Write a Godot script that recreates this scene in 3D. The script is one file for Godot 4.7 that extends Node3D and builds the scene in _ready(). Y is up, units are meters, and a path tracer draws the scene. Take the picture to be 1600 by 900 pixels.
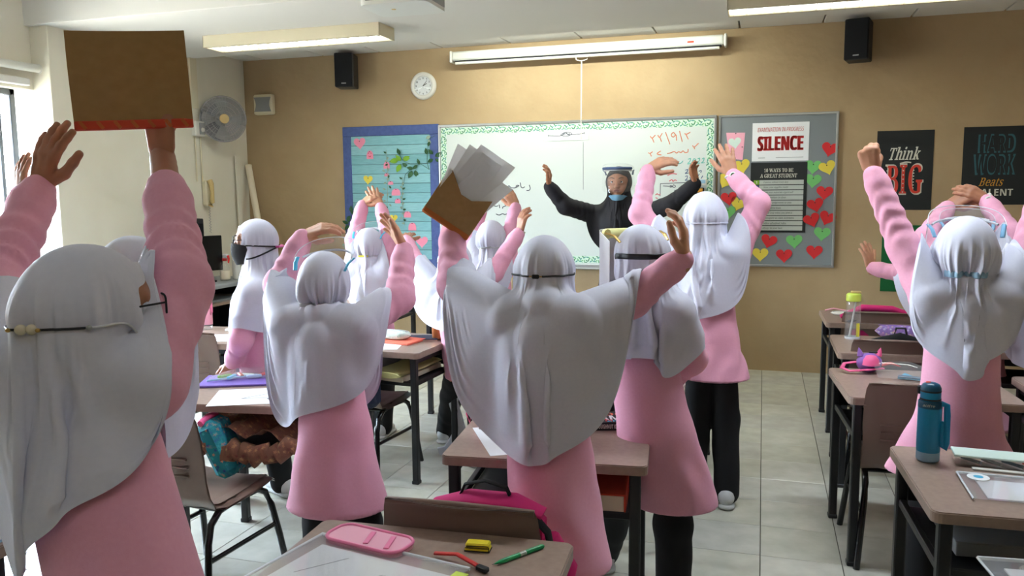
extends Node3D

var mats := {}
var templates := {}

# ---------------------------------------------------------------- nodes
func thing(called: String, label: String, category: String, at := Vector3.ZERO, yaw := 0.0, group := "") -> Node3D:
	var o := Node3D.new()
	o.name = called
	add_child(o, true)
	o.position = at
	o.rotation.y = deg_to_rad(yaw)
	tag(o, label, category, group)
	return o

func tag(o: Node3D, label: String, category: String, group := "", kind := "") -> Node3D:
	if label != "":
		o.set_meta("label", label)
	if category != "":
		o.set_meta("category", category)
	if group != "":
		o.set_meta("group", group)
	if kind != "":
		o.set_meta("kind", kind)
	return o

func obj(called: String, m: Mesh, mat: Material, parent: Node3D = self) -> MeshInstance3D:
	var o := MeshInstance3D.new()
	o.name = called
	o.mesh = m
	o.material_override = mat
	parent.add_child(o, true)
	return o

func struct(called: String, m: Mesh, mat: Material, parent: Node3D = self) -> MeshInstance3D:
	var o := obj(called, m, mat, parent)
	o.set_meta("kind", "structure")
	return o

func arrays(a: Array) -> ArrayMesh:
	var arr := []
	arr.resize(Mesh.ARRAY_MAX)
	arr[Mesh.ARRAY_VERTEX] = a[0]
	arr[Mesh.ARRAY_NORMAL] = a[1]
	arr[Mesh.ARRAY_INDEX] = a[2]
	var m := ArrayMesh.new()
	m.add_surface_from_arrays(Mesh.PRIMITIVE_TRIANGLES, arr)
	return m

# ---------------------------------------------------------------- shapes
class Sh:
	var v := PackedVector3Array()
	var n := PackedVector3Array()
	var u := PackedVector2Array()
	var x := PackedInt32Array()
	var t := Transform3D.IDENTITY

	func at(p: Vector3, yaw := 0.0, pitch := 0.0, roll := 0.0) -> Sh:
		t = Transform3D(Basis.from_euler(Vector3(deg_to_rad(pitch), deg_to_rad(yaw), deg_to_rad(roll))), p)
		return self

	func put(p: Vector3, nn: Vector3, uv := Vector2.ZERO) -> int:
		v.append(t * p)
		n.append((t.basis * nn).normalized())
		u.append(uv)
		return v.size() - 1

	# corners clockwise seen from the front
	func quad(a: Vector3, b: Vector3, c: Vector3, d: Vector3) -> Sh:
		var nn := (c - a).cross(b - d)
		var i := put(a, nn, Vector2(0, 0))
		put(b, nn, Vector2(1, 0))
		put(c, nn, Vector2(1, 1))
		put(d, nn, Vector2(0, 1))
		x.append_array([i, i + 1, i + 2, i, i + 2, i + 3])
		return self

	func tri(a: Vector3, b: Vector3, c: Vector3) -> Sh:
		var nn := (c - a).cross(b - a)
		var i := put(a, nn)
		put(b, nn)
		put(c, nn)
		x.append_array([i, i + 1, i + 2])
		return self

	# a box with chamfered edges
	func box(c: Vector3, s: Vector3, bev := 0.002) -> Sh:
		var h := s * 0.5
		var b := minf(bev, minf(h.x, minf(h.y, h.z)) * 0.6)
		for ax in 3:
			var p := (ax + 1) % 3
			var q := (ax + 2) % 3
			for sg: float in [-1.0, 1.0]:
				var k := []
				for e in [[-1, -1], [1, -1], [1, 1], [-1, 1]]:
					var w := Vector3.ZERO
					w[ax] = h[ax] * sg
					w[p] = (h[p] - b) * e[0]
					w[q] = (h[q] - b) * e[1]
					k.append(c + w)
				if sg > 0:
					quad(k[3], k[2], k[1], k[0])
				else:
					quad(k[0], k[1], k[2], k[3])
			# the four edges along this axis
			for e in [[-1, -1], [1, -1], [1, 1], [-1, 1]]:
				var w0 := Vector3.ZERO
				w0[p] = h[p] * e[0]
				w0[q] = (h[q] - b) * e[1]
				var w1 := Vector3.ZERO
				w1[p] = (h[p] - b) * e[0]
				w1[q] = h[q] * e[1]
				var lo := Vector3.ZERO
				lo[ax] = -(h[ax] - b)
				if e[0] * e[1] > 0:
					quad(c + w1 + lo, c + w1 - lo, c + w0 - lo, c + w0 + lo)
				else:
					quad(c + w0 + lo, c + w0 - lo, c + w1 - lo, c + w1 + lo)
		for i: float in [-1.0, 1.0]:
			for j: float in [-1.0, 1.0]:
				for k: float in [-1.0, 1.0]:
					var a := c + Vector3(h.x * i, (h.y - b) * j, (h.z - b) * k)
					var d := c + Vector3((h.x - b) * i, h.y * j, (h.z - b) * k)
					var e := c + Vector3((h.x - b) * i, (h.y - b) * j, h.z * k)
					if i * j * k > 0:
						tri(a, e, d)
					else:
						tri(a, d, e)
		return self

	# rows of points, smooth; cu/cv close the sheet
	func grid(rows: Array, cu := false, cv := false) -> Sh:
		var r := rows.size()
		var m: int = rows[0].size()
		var N := []
		var base := v.size()
		for j in r:
			for i in m:
				var l: Vector3 = rows[j][(i + m - 1) % m if cu else maxi(i - 1, 0)]
				var rr: Vector3 = rows[j][(i + 1) % m if cu else mini(i + 1, m - 1)]
				var up: Vector3 = rows[(j + r - 1) % r if cv else maxi(j - 1, 0)][i]
				var dn: Vector3 = rows[(j + 1) % r if cv else mini(j + 1, r - 1)][i]
				put(rows[j][i], (rr - l).cross(up - dn), Vector2(float(i) / (m if cu else maxi(m - 1, 1)), float(j) / (r if cv else maxi(r - 1, 1))))
		for j in (r if cv else r - 1):
			for i in (m if cu else m - 1):
				var a := base + j * m + i
				var b := base + j * m + (i + 1) % m
				var c := base + (j + 1) % r * m + (i + 1) % m
				var d := base + (j + 1) % r * m + i
				x.append_array([a, b, c, a, c, d])
		return self

	# a tube along a path; radii may vary; flat squeezes across the path
	func tube(path: Array, rad, sides := 8, closed := false, flat := 1.0, up := Vector3.UP) -> Sh:
		var rows := []
		var k := path.size()
		for i in k:
			var p: Vector3 = path[i]
			var d: Vector3 = (path[(i + 1) % k] if closed or i < k - 1 else p) - (path[(i + k - 1) % k] if closed or i > 0 else p)
			d = d.normalized()
			var w := up if absf(d.dot(up)) < 0.95 else (Vector3.RIGHT if absf(d.x) < 0.9 else Vector3.BACK)
			var s := d.cross(w).normalized()
			var o := s.cross(d)
			var r: float = rad[i] if rad is Array else rad
			var row := []
			for a in sides:
				var f := -TAU * a / sides
				row.append(p + s * (cos(f) * r) + o * (sin(f) * r * flat))
			rows.append(row)
		grid(rows, true, closed)
		if not closed:
			for e in [0, k - 1]:
				var row: Array = rows[e]
				var c: Vector3 = path[e]
				for a in sides:
					if e == 0:
						tri(c, row[(a + 1) % sides], row[a])
					else:
						tri(c, row[a], row[(a + 1) % sides])
		return self

	# profile of (radius, height) from top to bottom, turned about +Y
	func lathe(profile: Array, seg := 20, sharp := false) -> Sh:
		if sharp:
			for i in profile.size() - 1:
				lathe([profile[i], profile[i + 1]], seg)
			return self
		var rows := []
		for p in profile:
			var row := []
			for a in seg:
				var f := TAU * a / seg
				row.append(Vector3(p[0] * sin(f), p[1], p[0] * cos(f)))
			rows.append(row)
		return grid(rows, true)

	# a flat outline (counter-clockwise in XY), pushed d forward along +Z
	func prism(poly: PackedVector2Array, d: float) -> Sh:
		var ids := Geometry2D.triangulate_polygon(poly)
		if Geometry2D.is_polygon_clockwise(poly):
			poly.reverse()
			ids = Geometry2D.triangulate_polygon(poly)
		for i in range(0, ids.size(), 3):
			var a := poly[ids[i]]
			var b := poly[ids[i + 1]]
			var c := poly[ids[i + 2]]
			if (b - a).cross(c - a) > 0:
				var s := b
				b = c
				c = s
			tri(Vector3(a.x, a.y, d), Vector3(b.x, b.y, d), Vector3(c.x, c.y, d))
			tri(Vector3(a.x, a.y, 0), Vector3(c.x, c.y, 0), Vector3(b.x, b.y, 0))
		for i in poly.size():
			var a := poly[i]
			var b := poly[(i + 1) % poly.size()]
			quad(Vector3(a.x, a.y, d), Vector3(b.x, b.y, d), Vector3(b.x, b.y, 0), Vector3(a.x, a.y, 0))
		return self

	func add(parts: Array, xf := Transform3D.IDENTITY, flip := false) -> Sh:
		var base := v.size()
		v.append_array(xf * (parts[0] as PackedVector3Array))
		for q: Vector3 in parts[1]:
			n.append((xf.basis * q).normalized())
			u.append(Vector2.ZERO)
		for q: int in parts[2]:
			x.append(q + base)
		return self

	func mesh() -> ArrayMesh:
		var a := []
		a.resize(Mesh.ARRAY_MAX)
		a[Mesh.ARRAY_VERTEX] = v
		a[Mesh.ARRAY_NORMAL] = n
		a[Mesh.ARRAY_TEX_UV] = u
		a[Mesh.ARRAY_INDEX] = x
		var m := ArrayMesh.new()
		m.add_surface_from_arrays(Mesh.PRIMITIVE_TRIANGLES, a)
		return m

func sh() -> Sh:
	return Sh.new()

func boxm(c: Vector3, s: Vector3, bev := 0.002) -> ArrayMesh:
	return sh().box(c, s, bev).mesh()

func rounded(w: float, h: float, r: float, seg := 4) -> PackedVector2Array:
	var p := PackedVector2Array()
	for q in [[1, 1, 0], [-1, 1, 1], [-1, -1, 2], [1, -1, 3]]:
		for i in seg + 1:
			var f = PI * 0.5 * (q[2] + float(i) / seg)
			p.append(Vector2(q[0] * (w * 0.5 - r) + cos(f) * r, q[1] * (h * 0.5 - r) + sin(f) * r))
	return p

func heart(w: float) -> PackedVector2Array:
	var p := PackedVector2Array()
	for i in 28:
		var f := TAU * i / 28
		p.append(Vector2(16.0 * pow(sin(f), 3), 13.0 * cos(f) - 5.0 * cos(2 * f) - 2.0 * cos(3 * f) - cos(4 * f) + 2.0) * (w / 33.0))
	p.reverse()
	return p

func text(s: String, h: float, width: float, mat: Material, parent: Node3D, at: Vector3, bold := true, face := "Droid Sans", yaw := 0.0, slant := 0.0, depth := 0.001) -> MeshInstance3D:
	var f := SystemFont.new()
	f.font_names = PackedStringArray([face])
	f.font_weight = 700 if bold else 400
	var m := TextMesh.new()
	m.text = s
	m.font = f
	m.font_size = 64
	m.pixel_size = 0.01
	m.depth = 0.01
	m.curve_step = 2.0
	var o := MeshInstance3D.new()
	o.name = "lettering"
	o.mesh = m
	o.material_override = mat
	parent.add_child(o, true)
	var bb := m.get_aabb()
	var sx: float = width / maxf(bb.size.x, 0.001)
	var sy: float = h / maxf(bb.size.y, 0.001)
	var c := bb.get_center()
	var b := Basis.from_euler(Vector3(0, deg_to_rad(yaw), 0)) * Basis(Vector3(sx, 0, 0), Vector3(slant * sy, sy, 0), Vector3(0, 0, depth / 0.01))
	o.transform = Transform3D(b, at - b * Vector3(c.x, c.y, bb.position.z))
	return o

# flat ribbons on a wall, for pen and marker strokes; points in metres on the sheet
func strokes(lines: Array, wid: float, z := 0.0006) -> ArrayMesh:
	var s := sh()
	for l in lines:
		var P := []
		if l.size() > 2:
			for i in l.size() - 1:
				var a: Vector2 = l[maxi(i - 1, 0)]
				var b: Vector2 = l[i]
				var c: Vector2 = l[i + 1]
				var d: Vector2 = l[mini(i + 2, l.size() - 1)]
				for k in 4:
					P.append(b.cubic_interpolate(c, a, d, k / 4.0))
			P.append(l[-1])
		else:
			P = l
		var path := []
		for q: Vector2 in P:
			path.append(Vector3(q.x, q.y, z * 0.5))
		s.tube(path, wid * 0.5, 6, false, 0.25, Vector3.BACK)
	return s.mesh()

# ---------------------------------------------------------------- materials
func mat(key: String, c: Color, rough := 0.7, metal := 0.0) -> StandardMaterial3D:
	if mats.has(key):
		return mats[key]
	var m := StandardMaterial3D.new()
	m.resource_name = key
	m.albedo_color = c
	m.roughness = rough
	m.metallic = metal
	mats[key] = m
	return m

func rgb(r: int, g: int, b: int) -> Color:
	return Color(r / 255.0, g / 255.0, b / 255.0)

func noise(seed_: int, freq: float, oct := 4, type := FastNoiseLite.TYPE_SIMPLEX_SMOOTH) -> FastNoiseLite:
	var f := FastNoiseLite.new()
	f.seed = seed_
	f.frequency = freq
	f.noise_type = type
	f.fractal_octaves = oct
	return f

# albedo of a colour varied by layered noise
func mottle(seed_: int, a: Color, b: Color, freq := 0.02, size := 256) -> NoiseTexture2D:
	var t := NoiseTexture2D.new()
	t.width = size
	t.height = size
	t.seamless = true
	t.noise = noise(seed_, freq)
	var g := Gradient.new()
	g.set_color(0, a)
	g.set_color(1, b)
	t.color_ramp = g
	return t

func bumps(seed_: int, freq: float, size := 256, strength := 4.0) -> NoiseTexture2D:
	var t := NoiseTexture2D.new()
	t.width = size
	t.height = size
	t.seamless = true
	t.as_normal_map = true
	t.bump_strength = strength
	t.noise = noise(seed_, freq, 3)
	return t

func triplanar(m: StandardMaterial3D, scale: float) -> StandardMaterial3D:
	m.uv1_triplanar = true
	m.uv1_world_triplanar = true
	m.uv1_scale = Vector3.ONE * scale
	return m
# ---------------------------------------------------------------- implicit surfaces
# a bone: [a, b, ra, rb, flat direction, flat factor, wrinkle amount, wrinkle wave, wrinkle bend]
static func bone(a: Vector3, b: Vector3, ra: float, rb: float, flat := Vector3.ZERO, q := 1.0, amp := 0.0, k1 := Vector3.ZERO, k2 := Vector3.ZERO) -> Array:
	return [a, b, ra, rb, flat, q, amp, k1, k2]

static func field(bones: Array, cell: float, k: float, floor_y := -99.0) -> Array:
	var lo := Vector3(1e9, 1e9, 1e9)
	var hi := -lo
	for b in bones:
		var m: float = maxf(b[2], b[3]) + cell * 3.0 + absf(b[6])
		for e: Vector3 in [b[0], b[1]]:
			lo = lo.min(e - Vector3(m, m, m))
			hi = hi.max(e + Vector3(m, m, m))
	var nx := int((hi.x - lo.x) / cell) + 2
	var ny := int((hi.y - lo.y) / cell) + 2
	var nz := int((hi.z - lo.z) / cell) + 2
	var sy := nx
	var sz := nx * ny
	var g := PackedFloat32Array()
	g.resize(nx * ny * nz)
	g.fill(9.0)
	var boxes := []
	for b in bones:
		var a: Vector3 = b[0]
		var e: Vector3 = b[1]
		var ra: float = b[2]
		var rb: float = b[3]
		var fl: Vector3 = b[4]
		var q: float = b[5] - 1.0
		var amp: float = b[6]
		var k1: Vector3 = b[7]
		var k2: Vector3 = b[8]
		var m: float = maxf(ra, rb) + cell * 2.6 + absf(amp) + k * 0.3
		var bl := ((a.min(e) - Vector3(m, m, m) - lo) / cell).floor()
		var bh := ((a.max(e) + Vector3(m, m, m) - lo) / cell).ceil()
		var x0 := maxi(int(bl.x), 0)
		var y0 := maxi(int(bl.y), 0)
		var z0 := maxi(int(bl.z), 0)
		var x1 := mini(int(bh.x), nx - 1)
		var y1 := mini(int(bh.y), ny - 1)
		var z1 := mini(int(bh.z), nz - 1)
		boxes.append([x0, y0, z0, x1, y1, z1])
		var ab := e - a
		ab += fl * (ab.dot(fl) * q)
		var l2 := maxf(ab.dot(ab), 1e-9)
		var dr := rb - ra
		for z in range(z0, z1 + 1):
			for y in range(y0, y1 + 1):
				var o := z * sz + y * sy
				for x in range(x0, x1 + 1):
					var p := lo + Vector3(x, y, z) * cell
					var pa := p - a
					if q != 0.0:
						pa += fl * (pa.dot(fl) * q)
					var t := clampf(pa.dot(ab) / l2, 0.0, 1.0)
					var d := (pa - ab * t).length() - ra - dr * t
					if q != 0.0:
						d *= 0.8
					if amp != 0.0:
						d -= amp * sin(p.dot(k1) + 1.6 * sin(p.dot(k2))) * sin(PI * clampf(t * 0.9 + 0.1, 0.0, 1.0))
					var c := g[o + x]
					if c > 5.0:
						g[o + x] = d
					else:
						var h := maxf(k - absf(c - d), 0.0)
						g[o + x] = minf(c, d) - h * h / (4.0 * k)
	if floor_y > -50.0:
		for z in nz:
			for y in ny:
				var dy := floor_y - (lo.y + y * cell)
				if dy > -3.0 * cell:
					for x in nx:
						var i := z * sz + y * sy + x
						g[i] = maxf(g[i], dy)
	var vid := PackedInt32Array()
	vid.resize(g.size())
	vid.fill(-1)
	var V := PackedVector3Array()
	var N := PackedVector3Array()
	var at := PackedInt32Array()
	var lim := cell * 2.2
	for bx in boxes:
		for z in range(bx[2], mini(bx[5], nz - 2) + 1):
			for y in range(bx[1], mini(bx[4], ny - 2) + 1):
				var o: int = z * sz + y * sy
				for x in range(bx[0], mini(bx[3], nx - 2) + 1):
					var i := o + x
					var d0 := g[i]
					if vid[i] >= 0 or absf(d0) > lim:
						continue
					var d1 := g[i + 1]
					var d2 := g[i + sy]
					var d3 := g[i + sy + 1]
					var d4 := g[i + sz]
					var d5 := g[i + sz + 1]
					var d6 := g[i + sz + sy]
					var d7 := g[i + sz + sy + 1]
					var s := int(d0 < 0) + int(d1 < 0) + int(d2 < 0) + int(d3 < 0) + int(d4 < 0) + int(d5 < 0) + int(d6 < 0) + int(d7 < 0)
					if s == 0 or s == 8:
						continue
					var sum := Vector3.ZERO
					var n := 0
					if (d0 < 0) != (d1 < 0):
						sum += Vector3(d0 / (d0 - d1), 0, 0); n += 1
					if (d2 < 0) != (d3 < 0):
						sum += Vector3(d2 / (d2 - d3), 1, 0); n += 1
					if (d4 < 0) != (d5 < 0):
						sum += Vector3(d4 / (d4 - d5), 0, 1); n += 1
					if (d6 < 0) != (d7 < 0):
						sum += Vector3(d6 / (d6 - d7), 1, 1); n += 1
					if (d0 < 0) != (d2 < 0):
						sum += Vector3(0, d0 / (d0 - d2), 0); n += 1
					if (d1 < 0) != (d3 < 0):
						sum += Vector3(1, d1 / (d1 - d3), 0); n += 1
					if (d4 < 0) != (d6 < 0):
						sum += Vector3(0, d4 / (d4 - d6), 1); n += 1
					if (d5 < 0) != (d7 < 0):
						sum += Vector3(1, d5 / (d5 - d7), 1); n += 1
					if (d0 < 0) != (d4 < 0):
						sum += Vector3(0, 0, d0 / (d0 - d4)); n += 1
					if (d1 < 0) != (d5 < 0):
						sum += Vector3(1, 0, d1 / (d1 - d5)); n += 1
					if (d2 < 0) != (d6 < 0):
						sum += Vector3(0, 1, d2 / (d2 - d6)); n += 1
					if (d3 < 0) != (d7 < 0):
						sum += Vector3(1, 1, d3 / (d3 - d7)); n += 1
					vid[i] = V.size()
					V.append(lo + (Vector3(x, y, z) + sum / n) * cell)
					N.append(Vector3(d1 + d3 + d5 + d7 - d0 - d2 - d4 - d6, d2 + d3 + d6 + d7 - d0 - d1 - d4 - d5, d4 + d5 + d6 + d7 - d0 - d1 - d2 - d3).normalized())
					at.append(i)
	var I := PackedInt32Array()
	for i in at:
		var neg := g[i] < 0
		for ax in 3:
			var st: int = [1, sy, sz][ax]
			if neg == (g[i + st] < 0):
				continue
			var u: int = [sy, sz, 1][ax]
			var w: int = [sz, 1, sy][ax]
			if i - u - w < 0:
				continue
			var a := vid[i]
			var b := vid[i - u]
			var c := vid[i - u - w]
			var d := vid[i - w]
			if a < 0 or b < 0 or c < 0 or d < 0:
				continue
			if neg:
				I.append_array([a, c, b, a, d, c])
			else:
				I.append_array([a, b, c, a, c, d])
	return [V, N, I]

static func join(into: Array, more: Array, t := Transform3D.IDENTITY, flip := false) -> void:
	var base: int = into[0].size()
	into[0].append_array(t * (more[0] as PackedVector3Array))
	var n: PackedVector3Array = more[1]
	var nb := t.basis.inverse().transposed()
	var nn := PackedVector3Array()
	nn.resize(n.size())
	for i in n.size():
		nn[i] = (nb * n[i]).normalized()
	into[1].append_array(nn)
	var I: PackedInt32Array = (more[2] as PackedInt32Array).duplicate()
	for i in range(0, I.size(), 3):
		I[i] += base
		if flip:
			var s := I[i + 1] + base
			I[i + 1] = I[i + 2] + base
			I[i + 2] = s
		else:
			I[i + 1] += base
			I[i + 2] += base
	into[2].append_array(I)

# ---------------------------------------------------------------- hands and head, built once
# a right hand 1 m long from wrist to middle fingertip: fingers along +Y, palm towards +Z, thumb towards +X
static func hand(curl: float, spread: float, thumb_in: float, curl2 := -1.0) -> Array:
	var b := []
	b.append(bone(Vector3(0, -0.14, 0), Vector3(0, 0.03, 0), 0.145, 0.15, Vector3.BACK, 1.35))
	b.append(bone(Vector3(-0.09, 0.12, 0), Vector3(-0.13, 0.43, 0.01), 0.105, 0.095, Vector3.BACK, 1.35))
	b.append(bone(Vector3(0.0, 0.1, 0), Vector3(0.0, 0.46, 0), 0.12, 0.1, Vector3.BACK, 1.35))
	b.append(bone(Vector3(0.09, 0.12, 0), Vector3(0.13, 0.45, 0), 0.105, 0.095, Vector3.BACK, 1.3))
	var xs := [0.165, 0.06, -0.05, -0.155]
	var base := [0.47, 0.5, 0.48, 0.42]
	var ln := [0.44, 0.5, 0.46, 0.36]
	for f in 4:
		var c := curl if curl2 < 0 or f == 0 else curl2
		c *= 1.0 + 0.08 * f
		var sx: float = (1.5 - f) * spread
		var p := Vector3(xs[f] * 0.95, base[f] - 0.03, 0.0)
		var ang := 0.12 + c * 0.55
		var r := 0.068 if f < 3 else 0.058
		for s in 3:
			var l: float = ln[f] * [0.45, 0.3, 0.25][s]
			var dir := Vector3(sx * cos(ang), cos(ang), sin(ang)).normalized()
			var e := p + dir * l
			b.append(bone(p, e, r, r * 0.9))
			p = e
			r *= 0.9
			ang += c * 0.9 + 0.05
	var t0 := Vector3(0.1, 0.1, 0.04)
	var d1 := Vector3(0.75 - 0.5 * thumb_in, 0.6 + 0.1 * thumb_in, 0.12 + 0.75 * thumb_in).normalized()
	var t1 := t0 + d1 * 0.26
	var d2 := Vector3(0.5 - 0.75 * thumb_in, 0.85, 0.08 + 0.35 * thumb_in).normalized()
	var t2 := t1 + d2 * 0.2
	var t3 := t2 + (d2 + Vector3(-0.2 * thumb_in, 0.1, 0.1 * thumb_in)).normalized() * 0.15
	b.append(bone(t0, t1, 0.095, 0.078))
	b.append(bone(t1, t2, 0.075, 0.066))
	b.append(bone(t2, t3, 0.066, 0.056))
	return field(b, 0.022, 0.035)

# a head 0.2 m high, centre of the skull at the origin, looking along -Z
static func head() -> Array:
	var b := []
	b.append(bone(Vector3(0, 0.022, 0.022), Vector3(0, 0.03, -0.012), 0.076, 0.072))
	b.append(bone(Vector3(0, 0.02, -0.02), Vector3(0, -0.02, -0.02), 0.066, 0.06))
	b.append(bone(Vector3(0.0, -0.05, -0.02), Vector3(0, -0.075, -0.05), 0.052, 0.028))
	for s: float in [-1.0, 1.0]:
		b.append(bone(Vector3(0.045 * s, -0.02, -0.03), Vector3(0.03 * s, -0.045, -0.055), 0.03, 0.024))
		b.append(bone(Vector3(0.05 * s, -0.04, -0.005), Vector3(0.018 * s, -0.085, -0.055), 0.026, 0.018))
		b.append(bone(Vector3(0.012 * s, 0.028, -0.082), Vector3(0.046 * s, 0.026, -0.066), 0.008, 0.008))
		b.append(bone(Vector3(0.018 * s, 0.0155, -0.083), Vector3(0.043 * s, 0.0145, -0.072), 0.0045, 0.0045))
		b.append(bone(Vector3(0.018 * s, -0.0015, -0.081), Vector3(0.043 * s, -0.001, -0.07), 0.005, 0.005))
		b.append(bone(Vector3(0.0085 * s, -0.028, -0.09), Vector3(0.0125 * s, -0.026, -0.084), 0.0065, 0.006))
		b.append(bone(Vector3(0.0, -0.0495, -0.0905), Vector3(0.019 * s, -0.052, -0.081), 0.0052, 0.003))
		b.append(bone(Vector3(0.0, -0.0575, -0.0895), Vector3(0.018 * s, -0.054, -0.081), 0.006, 0.003))
		b.append(bone(Vector3(0.07 * s, 0.01, 0.006), Vector3(0.068 * s, -0.018, 0.0), 0.019, 0.013, Vector3.RIGHT, 2.6))
	b.append(bone(Vector3(0, 0.018, -0.084), Vector3(0, -0.022, -0.1), 0.0075, 0.0105))
	return field(b, 0.0035, 0.012)

# hand frame: wrist at w, fingers towards dir, palm facing n; left hands are mirrored
static func hand_at(w: Vector3, dir: Vector3, n: Vector3, left: bool, length: float) -> Transform3D:
	var y := dir.normalized()
	var z := (n - y * n.dot(y)).normalized()
	var x := y.cross(z)
	return Transform3D(Basis((-x if left else x) * length, y * length, z * length), w)

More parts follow.
